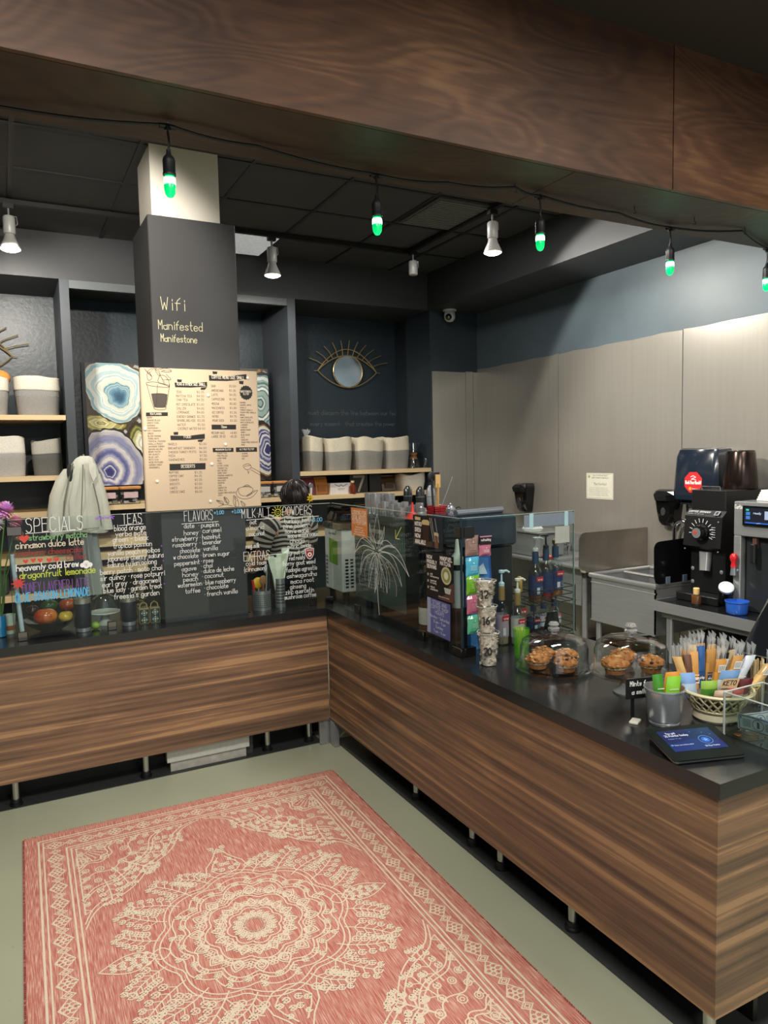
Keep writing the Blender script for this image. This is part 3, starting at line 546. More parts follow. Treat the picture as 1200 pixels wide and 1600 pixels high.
# ------------------------------------------------------------------ menu board
MENU= [('TEAS', 0.1819, 0.6276, 0.0276, 0.012), ('$3.25', 0.2918, 0.6306, 0.0382, 0.0107), ('MATCHA TEA', 0.182, 0.6064, 0.0809, 0.012), ('$4.00', 0.2906, 0.6085, 0.0382, 0.0107), ('CHAI TEA', 0.1823, 0.5868, 0.0579, 0.012), ('$4.25', 0.2896, 0.5889, 0.0382, 0.0107), ('HOT CHOCOLATE', 0.1796, 0.5621, 0.1007, 0.012), ('$3.00', 0.2883, 0.5636, 0.0382, 0.0107), ('CHILLER', 0.1805, 0.5404, 0.0487, 0.012), ('$4.00', 0.2891, 0.5421, 0.0382, 0.0107), ('LEMONADE', 0.1807, 0.5199, 0.0659, 0.012), ('$4.00', 0.288, 0.5213, 0.0382, 0.0107), ('ENERGY DRINKS', 0.1807, 0.4969, 0.0962, 0.012), ('$3.75', 0.2888, 0.4979, 0.0382, 0.0107), ('SPARKLING H2O', 0.1803, 0.4762, 0.0968, 0.012), ('$2.25', 0.289, 0.477, 0.0382, 0.0107), ('WATER', 0.1817, 0.4541, 0.0428, 0.012), ('$1.50', 0.2892, 0.4549, 0.0382, 0.0107), ('COCONUT WATER', 0.1826, 0.4336, 0.1008, 0.012), ('$4.50', 0.29, 0.434, 0.0382, 0.0107), ('BAGELS', 0.1287, 0.351, 0.0442, 0.0114), ('$3.50', 0.2936, 0.3505, 0.0383, 0.0107), ('BREAKFAST SANDWICH', 0.1275, 0.3289, 0.1418, 0.0114), ('$4.50', 0.2924, 0.3283, 0.0383, 0.0107), ('CHICKEN TURKEY PESTO', 0.1284, 0.3082, 0.1451, 0.0114), ('$6.50', 0.2926, 0.3074, 0.0383, 0.0107), ('PIZZA', 0.1286, 0.2887, 0.033, 0.0114), ('$7.50', 0.2936, 0.2871, 0.0383, 0.0107), ('SANDWICHES', 0.1275, 0.2679, 0.0825, 0.0114), ('$5.00', 0.2925, 0.2662, 0.0383, 0.0107), ('MUFFINS', 0.127, 0.1995, 0.0495, 0.0114), ('$3.25', 0.2624, 0.197, 0.0383, 0.0107), ('COFFEE CAKE', 0.1273, 0.1805, 0.076, 0.0114), ('$4.25', 0.2614, 0.1781, 0.0383, 0.0107), ('COOKIES', 0.1281, 0.1595, 0.0476, 0.0114), ('$2.25', 0.2616, 0.1565, 0.0383, 0.0107), ('BISCOTTI', 0.1283, 0.1377, 0.0502, 0.0114), ('$2.50', 0.2611, 0.1344, 0.0383, 0.0107), ('CAKES', 0.1284, 0.1166, 0.037, 0.0114), ('$5.00', 0.2599, 0.1129, 0.0383, 0.0107), ('CHEESE CAKE', 0.1273, 0.0954, 0.078, 0.0114), ('$5.50', 0.2602, 0.092, 0.0383, 0.0107), ('DRIP', 0.371, 0.6631, 0.0243, 0.012), ('$2.50', 0.471, 0.6663, 0.0362, 0.0107), ('AMERICANO', 0.3711, 0.6395, 0.0658, 0.012), ('$3.25', 0.4698, 0.6418, 0.0362, 0.0107), ('LATTE', 0.3712, 0.6168, 0.0349, 0.012), ('$4.25', 0.47, 0.6193, 0.0362, 0.0107), ('CAPPUCCINO', 0.3707, 0.593, 0.0704, 0.012), ('$3.90', 0.4694, 0.5948, 0.0362, 0.0107), ('MOCHA', 0.3707, 0.5678, 0.0395, 0.012), ('$5.00', 0.4694, 0.5697, 0.0362, 0.0107), ('MACCHIATO', 0.3708, 0.5451, 0.0678, 0.012), ('$3.00', 0.4696, 0.5465, 0.0362, 0.0107), ('ICE COFFEE', 0.3703, 0.5208, 0.0639, 0.012), ('$3.25', 0.4697, 0.5221, 0.0362, 0.0107), ('NITRO', 0.3705, 0.4989, 0.0329, 0.012), ('$4.75', 0.4693, 0.5002, 0.0362, 0.0107), ('POUR OVER', 0.3706, 0.4767, 0.0632, 0.012), ('$3.50', 0.4695, 0.4776, 0.0362, 0.0107), ('MEDIUM 16OZ', 0.3626, 0.4096, 0.0725, 0.012), ('+$.80', 0.4661, 0.4099, 0.0363, 0.0107), ('LARGE 20 OZ', 0.3629, 0.3898, 0.0758, 0.012), ('+$1.25', 0.4651, 0.3899, 0.0363, 0.0107), ('BERRY', 0.0258, 0.4928, 0.0277, 0.0076), ('ORANGE BLACK', 0.0258, 0.4792, 0.0664, 0.0076), ('ORIENT EARL', 0.0258, 0.4654, 0.0609, 0.0076), ('ROSEBUD', 0.0258, 0.4515, 0.0387, 0.0076), ('PEPPERMINT', 0.0258, 0.4378, 0.0554, 0.0076), ('HOT CINNAMON', 0.0258, 0.424, 0.0664, 0.0076), ('GREEN', 0.0257, 0.4102, 0.0277, 0.0076), ('BLOOD ORANGE', 0.0257, 0.3964, 0.0665, 0.0076), ('YERBA MATE', 0.0257, 0.3826, 0.0554, 0.0076), ('TROPICAL PASSION', 0.0257, 0.3688, 0.0886, 0.0076), ('VANILLA PEACH', 0.0257, 0.355, 0.072, 0.0076), ('JAPANESE CHERRY', 0.0257, 0.3411, 0.0831, 0.0076), ('SAKURA OOLONG', 0.0257, 0.3273, 0.072, 0.0076), ('BERRY PATCH', 0.0256, 0.3135, 0.061, 0.0076), ('SIR QUINCY', 0.0256, 0.2997, 0.0554, 0.0076), ('BLUE LADY', 0.0256, 0.2859, 0.0499, 0.0076), ('MOTO CHAI', 0.0256, 0.2721, 0.0499, 0.0076), ('ROSE POTPURRI', 0.0256, 0.2581, 0.0721, 0.0076), ('GARDEN TREAT', 0.0256, 0.2444, 0.0665, 0.0076), ('DRAGONWELL', 0.0255, 0.2306, 0.0555, 0.0076), ('CARAMEL', 0.5271, 0.5787, 0.035, 0.0076), ('CARAMEL APPLE', 0.5271, 0.5652, 0.065, 0.0076), ('VANILLA', 0.5271, 0.5512, 0.035, 0.0076), ('FRENCH VANILLA', 0.5272, 0.5378, 0.0701, 0.0076), ('SUGAR FREE VANILLA', 0.5272, 0.5241, 0.0901, 0.0076), ('MOCHA', 0.5272, 0.5099, 0.025, 0.0076), ('DARK CHOCOLATE', 0.5272, 0.4964, 0.0701, 0.0076), ('SUGAR IN RAW', 0.5272, 0.4826, 0.0601, 0.0076), ('WHITE CHOCOLATE', 0.5272, 0.4689, 0.0751, 0.0076), ('LAVENDER', 0.5272, 0.455, 0.0401, 0.0076), ('PUMPKIN', 0.5273, 0.4412, 0.0351, 0.0076), ('BROWN SUGAR', 0.5273, 0.4275, 0.0551, 0.0076), ('HONEY', 0.5273, 0.4137, 0.025, 0.0076), ('BLUE AGAVE', 0.5273, 0.4, 0.0501, 0.0076), ('DATE', 0.5273, 0.3862, 0.02, 0.0076), ('HAZELNUT', 0.5273, 0.3724, 0.0401, 0.0076), ('SUGAR FREE HAZELNUT', 0.5274, 0.3586, 0.0952, 0.0076), ('ROSE', 0.5274, 0.3449, 0.0201, 0.0076), ('TURKEY TAIL', 0.3886, 0.2995, 0.0566, 0.0076), ('PINE POLLEN', 0.3885, 0.2859, 0.0566, 0.0076), ('LIONS MANE', 0.3884, 0.2724, 0.0515, 0.0076), ('MACA', 0.3883, 0.259, 0.0206, 0.0076), ('CHAGA', 0.3882, 0.2454, 0.0257, 0.0076), ('NITRIC OXIDE', 0.3881, 0.2315, 0.0618, 0.0076), ('TONGKAT ALI', 0.388, 0.218, 0.0566, 0.0076), ('RED REISHI', 0.3879, 0.2044, 0.0515, 0.0076), ('HORNY GOAT', 0.3878, 0.1908, 0.0515, 0.0076), ('FADOGIA AGRESTIS', 0.3877, 0.1769, 0.0824, 0.0076), ('ASHWAGANDHA', 0.3876, 0.1636, 0.0567, 0.0076), ('MACA ROOT', 0.3875, 0.1501, 0.0464, 0.0076), ('GINSENG', 0.3874, 0.1366, 0.0361, 0.0076), ('ZINC', 0.3873, 0.1232, 0.0206, 0.0076), ('QUERCETIN', 0.3872, 0.1093, 0.0464, 0.0076), ('CHAGA TEA', 0.3871, 0.0957, 0.0464, 0.0076), ('SUGAR FREE HAZELNUT', 0.387, 0.0812, 0.098, 0.0076), ('COLD', 0.3869, 0.0689, 0.0206, 0.0076), ('ALMOND', 0.529, 0.2964, 0.0317, 0.0076), ('COCONUT', 0.529, 0.2821, 0.0363, 0.0076), ('OAT', 0.529, 0.2679, 0.0145, 0.0076)]
MENUW= [('TEAS & OTHER SIZE SMALL', 0.1854, 0.6695, 0.1546, 0.0151), ('COFFEE MENU SIZE SMALL', 0.3759, 0.7106, 0.1815, 0.0164), ('FOOD', 0.2131, 0.3878, 0.0363, 0.0139), ('DESSERTS', 0.1914, 0.2289, 0.0726, 0.0164), ('TEA FLAVORS', 0.0407, 0.511, 0.0593, 0.0101), ('Sizes', 0.4183, 0.4424, 0.0303, 0.0139), ('MUSHROOM $3/TSP', 0.3823, 0.3187, 0.0844, 0.0095), ('ALT MILK $1/TSP', 0.517, 0.3191, 0.0818, 0.0095), ('SWEETENERS', 0.532, 0.6387, 0.0605, 0.0107), ('$1/TSP', 0.5478, 0.6252, 0.0329, 0.0095)]
MENUB= [[(0.0216, 0.5233), (0.1336, 0.5255), (0.1325, 0.5057), (0.0205, 0.5036)], [(0.1751, 0.6831), (0.2616, 0.6808), (0.3488, 0.6912), (0.3488, 0.6658), (0.2604, 0.6582), (0.1777, 0.6583)], [(0.3599, 0.7271), (0.4608, 0.7244), (0.5705, 0.7402), (0.5704, 0.7117), (0.4595, 0.6987), (0.361, 0.6979)], [(0.1414, 0.4026), (0.2335, 0.3997), (0.3251, 0.4107), (0.325, 0.384), (0.2324, 0.3777), (0.142, 0.3778)], [(0.1305, 0.2515), (0.3234, 0.2521), (0.3216, 0.2172), (0.1299, 0.2167)], [(0.3645, 0.4604), (0.5015, 0.4603), (0.5002, 0.4338), (0.3645, 0.4337)], [(0.3659, 0.3331), (0.482, 0.3325), (0.4815, 0.3093), (0.366, 0.3102)], [(0.4953, 0.3344), (0.6166, 0.3337), (0.6168, 0.3089), (0.4953, 0.3085)], [(0.1891, 0.7009), (0.214, 0.6993), (0.212, 0.6855), (0.1909, 0.6848)], [(0.3144, 0.6597), (0.3487, 0.6633), (0.3334, 0.6477), (0.3124, 0.6483)], [(0.3807, 0.7494), (0.4082, 0.748), (0.4049, 0.7351), (0.3825, 0.7343)], [(0.5266, 0.701), (0.5529, 0.702), (0.5506, 0.6825), (0.5285, 0.6856)], [(0.1582, 0.4201), (0.1833, 0.4215), (0.1824, 0.4058), (0.16, 0.4058)], [(0.2864, 0.3777), (0.3222, 0.3815), (0.3069, 0.3663), (0.286, 0.3689)]]
BADGE= (0.5649, 0.6375)
MENUD= [[(0.0313, 0.6725), (0.0605, 0.5472), (0.0731, 0.5382), (0.1159, 0.5377), (0.1262, 0.5453), (0.1496, 0.6729)], [(0.0304, 0.6786), (0.0648, 0.6845), (0.1039, 0.6777), (0.1492, 0.6667), (0.1473, 0.6561), (0.0962, 0.6571), (0.0309, 0.6651), (0.0304, 0.6786)], [(0.0534, 0.6209), (0.0639, 0.5504), (0.1231, 0.5502), (0.1368, 0.6199), (0.0944, 0.625), (0.0534, 0.6209)], [(0.0227, 0.7518), (0.0348, 0.7338), (0.0659, 0.7042), (0.0386, 0.6849), (0.0341, 0.7216), (0.0453, 0.7465), (0.0752, 0.7538)], [(0.0752, 0.7538), (0.0867, 0.7234), (0.1057, 0.7118), (0.0946, 0.7484), (0.0787, 0.757)], [(0.0948, 0.7515), (0.1346, 0.7592), (0.1697, 0.7419), (0.1398, 0.7346), (0.1073, 0.7396)], [(0.0995, 0.7177), (0.0843, 0.6802), (0.1297, 0.6692), (0.1487, 0.6574), (0.1445, 0.7007), (0.1194, 0.7215), (0.0995, 0.7177)], [(0.1327, 0.7251), (0.1639, 0.6951), (0.1312, 0.6972)], [(0.0871, 0.6711), (0.0738, 0.5505)], [(0.107, 0.7118), (0.1231, 0.6691)], [(0.0479, 0.7343), (0.0597, 0.7102)], [(0.4866, 0.0804), (0.4991, 0.1059), (0.5293, 0.1148), (0.5754, 0.1102), (0.5882, 0.1), (0.5735, 0.071), (0.5332, 0.0594), (0.5041, 0.0733), (0.4991, 0.1059)], [(0.4879, 0.0804), (0.4934, 0.0575), (0.5324, 0.0431), (0.5792, 0.0512), (0.6141, 0.0893), (0.6077, 0.0928), (0.5531, 0.0587), (0.5433, 0.0623), (0.5978, 0.0931)], [(0.5293, 0.1148), (0.5531, 0.1271), (0.5754, 0.1102)], [(0.5361, 0.1178), (0.5658, 0.117)], [(0.5352, 0.2348), (0.5621, 0.2442), (0.5813, 0.2308), (0.5737, 0.2114), (0.5472, 0.2086), (0.5348, 0.2251), (0.5352, 0.2348)], [(0.5775, 0.2211), (0.6002, 0.2109), (0.6322, 0.1906)], [(0.5769, 0.2081), (0.6058, 0.1912), (0.6328, 0.1742)], [(0.5571, 0.2084), (0.5624, 0.1823), (0.5667, 0.2017)], [(0.5415, 0.2282), (0.5748, 0.2329)], [(0.3749, 0.0456), (0.3924, 0.0257), (0.4186, 0.0183), (0.4065, 0.0413), (0.3749, 0.0456)], [(0.4175, 0.0621), (0.4195, 0.0376), (0.4419, 0.0206), (0.4462, 0.0398), (0.4273, 0.0598), (0.4175, 0.0621)], [(0.4727, 0.0679), (0.4688, 0.0293), (0.4775, 0.0044), (0.5006, 0.0021), (0.4989, 0.0346), (0.4836, 0.0611), (0.4727, 0.0679)], [(0.5122, 0.0354), (0.5174, 0.0079), (0.5406, 0.007), (0.5315, 0.0236), (0.5122, 0.0354)], [(0.385, 0.01), (0.4253, 0.0213), (0.4645, 0.0088)], [(0.4803, 0.0612), (0.4842, 0.006)], [(0.4205, 0.0568), (0.4354, 0.0241)], [(0.3866, 0.042), (0.4121, 0.0218)]]
DOTS= [(0.5754, 0.719), (0.3523, 0.619), (0.0129, 0.4379), (0.4374, 0.352), (0.3574, 0.2459), (0.0621, 0.1616), (0.3416, 0.0417)]

t=T('menu_board','beige printed menu board hung on the black column above the glass','menu',(-.667,.09,1.437))
X0,Z0=-.983,1.437
emit(MB().rbox(X0,.083,Z0,X0+.633,.113,Z0+.757,.006,'cdb79b'),'panel',VC(.5,0,.03,8,0),t,w=True)
F=FY(X0,.083,Z0); mb=MB().setc('2a2724')
for tx,x,z,wd,h in MENU: mb.text(F,tx,x,z,h,max(.0009,h*.095),width=wd)
emit(mb,'menu_text',M['ink'],t,w=True)
mb=MB().setc('1f1d1c')
for p in MENUB: emit(MB().setc('1f1d1c').poly(F,p,e=.0005),'heading_ribbon',M['ink'],t,w=True)
bx,bz=BADGE; mb.poly(F,[(bx+(.034 if i%2 else .038)*math.cos(i*PI/16),bz+(.037 if i%2 else .041)*math.sin(i*PI/16)) for i in range(32)],e=.0005)
emit(mb,'round_badge',M['ink'],t,w=True)
mb=MB().setc('e8dcc8')
for tx,x,z,wd,h in MENUW: mb.text(F,tx,x,z,h,h*.13,width=wd,e=.001)
emit(mb,'heading_text',M['ink'],t,w=True)
rs=random.Random(2)
def drawing(ids,nm):
    mb=MB().setc('35302b')
    for k in ids:
        p=MENUD[k]; mb.line(F,chaikin(p),.0022)
        if k==2: mb.poly(F,p,'4a423b',.0004)
        if k in (3,4,5,6,20,21,22,23):
            cx=sum(a for a,b in p)/len(p); cz=sum(b for a,b in p)/len(p)
            for q in p[::2]: mb.line(F,[(cx,cz),((q[0]*.8+cx*.2),(q[1]*.8+cz*.2))],.0014)
    tag(emit(mb,nm,M['ink'],t,w=True),kind='stuff')
drawing(range(0,11),'iced_cup_drawing'); drawing(range(11,15),'coffee_cup_drawing'); drawing(range(15,20),'spoon_drawing'); drawing(range(20,len(MENUD)),'leaf_drawing')
for x,z in DOTS: emit(MB().setc('f2efe6').lathe([(.008,0),(.008,.005),(.005,.007)],n=12).xf(Matrix.Translation((X0+x,.083,Z0+z))@Matrix.Rotation(PI/2,4,'X')),'magnet',M['p'],t,True,w=True)
# ------------------------------------------------------------------ jacket and apron on the post
jk=VC(.95,0,.06,90,.25)
t=T('jacket','off-white denim jacket hanging from a hook on the niche post','jacket',(-1.15,1.90,1.19))
tb=[(1.752,.03,.02,-1.105),(1.735,.06,.04,-1.105),(1.69,.085,.055,-1.115),(1.62,.115,.065,-1.13),(1.52,.15,.07,-1.14),(1.42,.175,.075,-1.16),(1.30,.19,.08,-1.165),(1.205,.195,.085,-1.17),(1.19,.19,.08,-1.17)]
rings=[]
for z,w,d,cx in tb:
    r=[];fa=min(1,(1.75-z)/.25)
    for j in range(56):
        a=2*PI*j/56; k=1+fa*(.13*math.sin(a*6+z*4)+.08*math.sin(a*11+1-z*7)+.05*math.sin(a*17+z*15)); r.append((cx+w*k*math.cos(a),1.895+d*k*math.sin(a),z+fa*.012*math.sin(a*3+.5)))
    rings.append(r)
emit(MB().setc('bfc1b4').loft(rings),'body',jk,t,True,w=True)
def sleeve(pts,r0,r1,nm):
    m=MB().setc('c3c4b6'); rg=[]; n=len(pts)
    for i,(x,y,z) in enumerate(pts):
        r=r0+(r1-r0)*i/(n-1); rg.append([(x+r*math.cos(2*PI*j/20)*(1+.08*math.sin(j*1.9+i)),y+r*.8*math.sin(2*PI*j/20),z) for j in range(20)])
    emit(m.loft(rg),nm,jk,t,True,w=True)
sleeve([(-1.20,1.90,1.66),(-1.255,1.89,1.58),(-1.30,1.885,1.47),(-1.325,1.885,1.34),(-1.335,1.89,1.215)],.05,.052,'sleeve')
sleeve([(-1.045,1.88,1.62),(-1.02,1.875,1.50),(-1.0,1.875,1.36),(-.985,1.88,1.20)],.04,.05,'sleeve')
emit(MB().setc('d1d1c4').add([(-1.085,1.825,1.72),(-1.04,1.835,1.69),(-1.035,1.83,1.60),(-1.06,1.82,1.56),(-1.085,1.815,1.64),(-1.085,1.835,1.72),(-1.04,1.845,1.69),(-1.035,1.84,1.60),(-1.06,1.83,1.56),(-1.085,1.825,1.64)],[(0,1,2,3,4),(9,8,7,6,5),(0,5,6,1),(1,6,7,2),(2,7,8,3),(3,8,9,4),(4,9,5,0)]),'collar',jk,t,w=True)
sm=MB().setc('77786c')
sm.tube([(-1.125,1.825,1.69),(-1.14,1.80,1.5),(-1.165,1.79,1.23)],.004,5); sm.tube([(-1.19,1.845,1.70),(-1.225,1.845,1.58),(-1.262,1.835,1.42),(-1.285,1.835,1.215)],.006,5); sm.tube([(-1.06,1.84,1.55),(-1.035,1.825,1.40),(-1.02,1.82,1.24)],.005,5); sm.tube([(-1.29,1.845,1.225),(-1.17,1.785,1.22),(-1.04,1.81,1.225)],.003,5)
emit(sm,'seam_and_fold_shade',jk,t,w=True)  # seams and fold gaps drawn dark, crease shade put into the colour
emit(MB().setc('2f3132').sph((-1.212,1.853,1.63),.032,14,10,None,.7,.45,2.1),'neck_shade',jk,t,True,w=True)  # dark lens at the neck gap, its inner shade put into the colour
emit(MB().tube([(-1.12,1.992,1.72),(-1.115,1.93,1.715),(-1.11,1.90,1.76)],.008,8),'hook',M['sink_steel'],t,True,w=True)
rings=[]
for z,w,cx in ((1.185,.06,-1.10),(1.1,.055,-1.095),(.95,.06,-1.085),(.8,.065,-1.075),(.715,.055,-1.07)):
    rings.append([(cx+w*math.cos(2*PI*j/28)*(1+.12*math.sin(j*1.35)),1.90+.03*math.sin(2*PI*j/28)*(1+.3*math.sin(j*2.1)),z) for j in range(28)])
one(MB().setc('8c9390').loft(rings),'apron',jk,'long grey apron hanging below the white jacket, seen through the glass','apron',(-1.09,1.90,.715),smooth=True,w=True)
# ------------------------------------------------------------------ sneeze guards, their lettering, and the papers taped to them
TW=[('SPECIALS', -1.557, 1.367, 0.26, 0.069),('heavenly cold brew', -1.61, 1.178, 0.283, 0.0329)]
TC=[('cinnamon dulce latte', -1.607, 1.289, 0.309, 0.0343)]
TG=[('strawberry matcha', -1.547, 1.326, 0.267, 0.0318)]
TR=[('raspberry cheesecake', -1.612, 1.252, 0.309, 0.0315),('chiller', -1.382, 1.215, 0.094, 0.0325)]
TY=[('dragonfruit lemonade', -1.597, 1.139, 0.348, 0.0357)]
TP=[('HONEY LAVENER LATTE', -1.588, 1.069, 0.309, 0.0468)]
TB=[('BLUE-DRAGON-LEMONADE', -1.621, 1.024, 0.34, 0.0425)]
TT=[('TEAS', -1.104, 1.38, 0.097, 0.0526),('blood orange', -1.146, 1.346, 0.156, 0.032),('yerba mate', -1.141, 1.317, 0.153, 0.0291),('green - black', -1.156, 1.289, 0.177, 0.029),('tropical passion', -1.154, 1.256, 0.192, 0.0291),('vanilla peach rooibos', -1.183, 1.22, 0.262, 0.029),('japanese cherry sakura', -1.188, 1.191, 0.283, 0.0289),('sakura fujian oolong', -1.189, 1.159, 0.247, 0.0289),('berry patch · moto chai', -1.225, 1.124, 0.31, 0.0288),('sir quincy · rose potpurri', -1.226, 1.092, 0.324, 0.0288),('earl grey · dragonwell', -1.218, 1.058, 0.293, 0.0289),('blue lady · garden treat', -1.213, 1.026, 0.293, 0.0289),("freesia's garden", -1.163, 0.989, 0.228, 0.0305)]
TF=[('FLAVORS', -0.785, 1.375, 0.155, 0.0556),('date', -0.788, 1.338, 0.054, 0.0262),('honey', -0.79, 1.3, 0.077, 0.0262),('strawberry', -0.855, 1.27, 0.138, 0.026),('raspberry', -0.852, 1.239, 0.128, 0.026),('chocolate', -0.815, 1.204, 0.106, 0.0261),('w chocolate', -0.851, 1.173, 0.132, 0.026),('peppermint', -0.848, 1.137, 0.135, 0.026),('agave', -0.81, 1.105, 0.078, 0.0261),('honey', -0.807, 1.072, 0.085, 0.0261),('peach', -0.804, 1.046, 0.078, 0.0261),('watermelon', -0.834, 1.017, 0.129, 0.0261),('toffee', -0.795, 0.98, 0.079, 0.0262),('· pumpkin', -0.712, 1.337, 0.114, 0.0264),('· caramel', -0.706, 1.306, 0.119, 0.0264),('· hazelnut', -0.706, 1.271, 0.113, 0.0264),('· lavender', -0.709, 1.241, 0.121, 0.0264),('· vanilla', -0.705, 1.207, 0.095, 0.0264),('· brown sugar', -0.706, 1.172, 0.162, 0.0264),('· rose', -0.705, 1.14, 0.068, 0.0264),('· chai', -0.706, 1.112, 0.063, 0.0264),('· dulce de leche', -0.707, 1.083, 0.185, 0.0264),('· coconut', -0.703, 1.054, 0.12, 0.0265),('· blue raspberry', -0.698, 1.018, 0.183, 0.0265),('· chocolate', -0.694, 0.989, 0.135, 0.0265),('· french vanilla', -0.694, 0.953, 0.187, 0.0265),('oat', -0.421, 1.337, 0.039, 0.0273),('almond', -0.444, 1.305, 0.105, 0.0272),('coconut', -0.428, 1.27, 0.092, 0.0273),('reg milk', -0.448, 1.201, 0.079, 0.0272),('cold foam', -0.451, 1.102, 0.119, 0.0272),('(cinnamon)', -0.465, 1.069, 0.132, 0.0272),('turkey tail', -0.216, 1.329, 0.153, 0.0279),('pine pollen', -0.222, 1.3, 0.148, 0.0279),("lion's mane", -0.214, 1.269, 0.148, 0.028),('maca mushrooms', -0.196, 1.243, 0.187, 0.028),('chaga', -0.184, 1.211, 0.088, 0.0281),('nitric oxide', -0.198, 1.18, 0.144, 0.028),('great al', -0.19, 1.144, 0.095, 0.028),('red reishi', -0.191, 1.111, 0.095, 0.028),('horny goat weed', -0.229, 1.081, 0.198, 0.0279),('fadogia agrestis', -0.212, 1.043, 0.192, 0.028),('ashwagandha', -0.209, 1.007, 0.185, 0.028),('maca root', -0.187, 0.973, 0.145, 0.0281),('ginseng', -0.192, 0.942, 0.098, 0.0281),('zinc quercetin', -0.221, 0.912, 0.177, 0.028),('mushroom coffee', -0.227, 0.883, 0.196, 0.028),('MILK·ALT', -0.465, 1.374, 0.165, 0.0509),('EXTRAS', -0.463, 1.13, 0.152, 0.051),('POWDERS', -0.223, 1.375, 0.179, 0.0506)]
TU=[('+1.00', -0.622, 1.404, 0.054, 0.02),('+1.00', -0.522, 1.405, 0.055, 0.0202),('+3.00', -0.052, 1.328, 0.072, 0.0231)]

def clamp_z(par,x,y,along='x',z=.829,s=.045):
    w=(.034,.012) if along=='x' else (.012,.034)
    emit(MB().rbox(x-w[0]/1.5,y-w[1],z,x+w[0]/1.5,y+w[1],z+s,.003),'clamp',M['clampm'],par,w=True)
M['clampm']=flat('polished_clamp','77726c',.14,1,.03,5,0)
gl=T('sneeze_guard','clear glass sneeze guard along the short counter, covered in chalk pen drink lists','glass guard',(-.77,.095,.829))
emit(MB().box(-1.635,.091,.838,.076,.099,1.432),'pane',M['glass'],gl,w=True)
emit(MB().setc('18242a').box(-1.638,.0905,.838,-1.6355,.0995,1.432),'edge',M['pg'],gl,w=True)
emit(MB().setc('9fb3ae').box(-1.635,.0908,1.4325,.076,.0992,1.4345),'edge',M['pg'],gl,w=True)
for x in (-1.60,-1.18,-.05): clamp_z(gl,x,.095)
emit(MB().rbox(-1.645,.083,1.355,-1.575,.107,1.40,.004),'clamp',M['clampm'],gl,w=True)
F=FY(0,.0908,0)
inkm=VC(.6,0,.05,80,0)
def write(items,col,name,pen=.0032,e=.0008,pf=None):
    mb=MB().setc(col)
    for tx,x,z,wd,h in items: mb.text(F,tx,x,z,h,max(.0022,min(pen,h*.12)) if not pf else pf,width=wd,e=e)
    return emit(mb,name,inkm,gl,w=True)
write(TW[:1],'e8e8e4','specials_heading',pf=.0034); write(TW[1:],'f0f0ee','cold_brew_line',pf=.0042)
write(TC,'ece0c4','latte_line',pf=.0034); write(TG,'7fb37a','matcha_line',pf=.0036); write(TR,'9c3234','raspberry_line',pf=.0032); write(TY,'c8d648','lemonade_line',pf=.0038); write(TP,'6f4a92','lavender_line',pf=.0040); write(TB,'5ab2e2','blue_line',pf=.0052)
write(TT,'e6e6e2','tea_list',pf=.0027); write(TF,'dfe1de','flavor_list',pf=.0025); write(TU,'6fb6d8','price_note',pf=.0032)
mb=MB().setc('e6e6e2')
for x0,x1,z in ((-1.56,-1.30,1.362),(-1.12,-1.0,1.374),(-.80,-.60,1.362),(-.44,-.24,1.362),(-.42,-.24,1.152),(-.20,-.0,1.358)): mb.line(F,[(x0,z),(x1,z+.002)],.0028)
emit(mb,'underline',inkm,gl,w=True); tag(gl.children[-1],kind='stuff')
def heart(mb,x,z,s,c): mb.poly(F,[(x,z-s),(x+s*.9,z),(x+s*.9,z+s*.5),(x+s*.45,z+s*.75),(x,z+s*.4),(x-s*.45,z+s*.75),(x-s*.9,z+s*.5),(x-s*.9,z)],c,.0009)
for x,z,s in ((-1.568,1.338,.024),(-1.567,1.224,.013),(-1.533,1.227,.013),(-1.502,1.225,.013),(-1.461,1.222,.014),(-1.429,1.222,.014)):
    mb=MB(); heart(mb,x,z,s,'d24a3e'); emit(mb,'heart',inkm,gl,w=True)
mb=MB().setc('f2f2f0')
for dx,dz,r in ((-.018,0,.012),(0,.008,.016),(.018,0,.012),(0,-.004,.014)): mb.disc(F,-1.29+dx,1.182+dz,r,e=.0009+.0001*abs(dx))
emit(mb,'cloud',inkm,gl,w=True)
mb=MB(); mb.poly(F,[(-1.605+ (.036 if i%2 else .016)*math.cos(i*PI/9),1.118+(.036 if i%2 else .016)*math.sin(i*PI/9)) for i in range(18)],'c8423c',.0009); emit(mb,'dragonfruit',inkm,gl,w=True)
mb=MB().setc('d8d44a'); mb.line(F,[(-.252+.018*math.cos(i*PI/8),1.396+.018*math.sin(i*PI/8)) for i in range(16)],.003,closed=True)
for i in range(12): a=i*PI/6; mb.line(F,[(-.252+.024*math.cos(a),1.396+.024*math.sin(a)),(-.252+.038*math.cos(a),1.396+.038*math.sin(a))],.0026)
mb.disc(F,-.258,1.40,.0025); mb.disc(F,-.246,1.40,.0025); mb.line(F,[(-.26,1.393),(-.252,1.388),(-.244,1.393)],.002)
emit(mb,'sun_drawing',inkm,gl,w=True)
mb=MB().setc('9a5ad0'); mb.text(F,'caffeine free',-1.235,1.413,.016,.002,width=.065); 
for i in range(5): a=i*2*PI/5+PI/2; mb.line(F,[(-1.155,1.42),(-1.155+.012*math.cos(a),1.42+.012*math.sin(a))],.004)
rs=random.Random(3)
for x,z in ((-1.0,1.30),(-.915,1.245),(-.91,1.20),(-.91,1.165),(-1.03,1.07),(-.92,1.10),(-1.02,1.03),(-.91,1.04)): mb.text(F,"*",x,z,.014,.0022)
emit(mb,'purple_mark',inkm,gl,w=True); tag(gl.children[-1],kind='stuff')
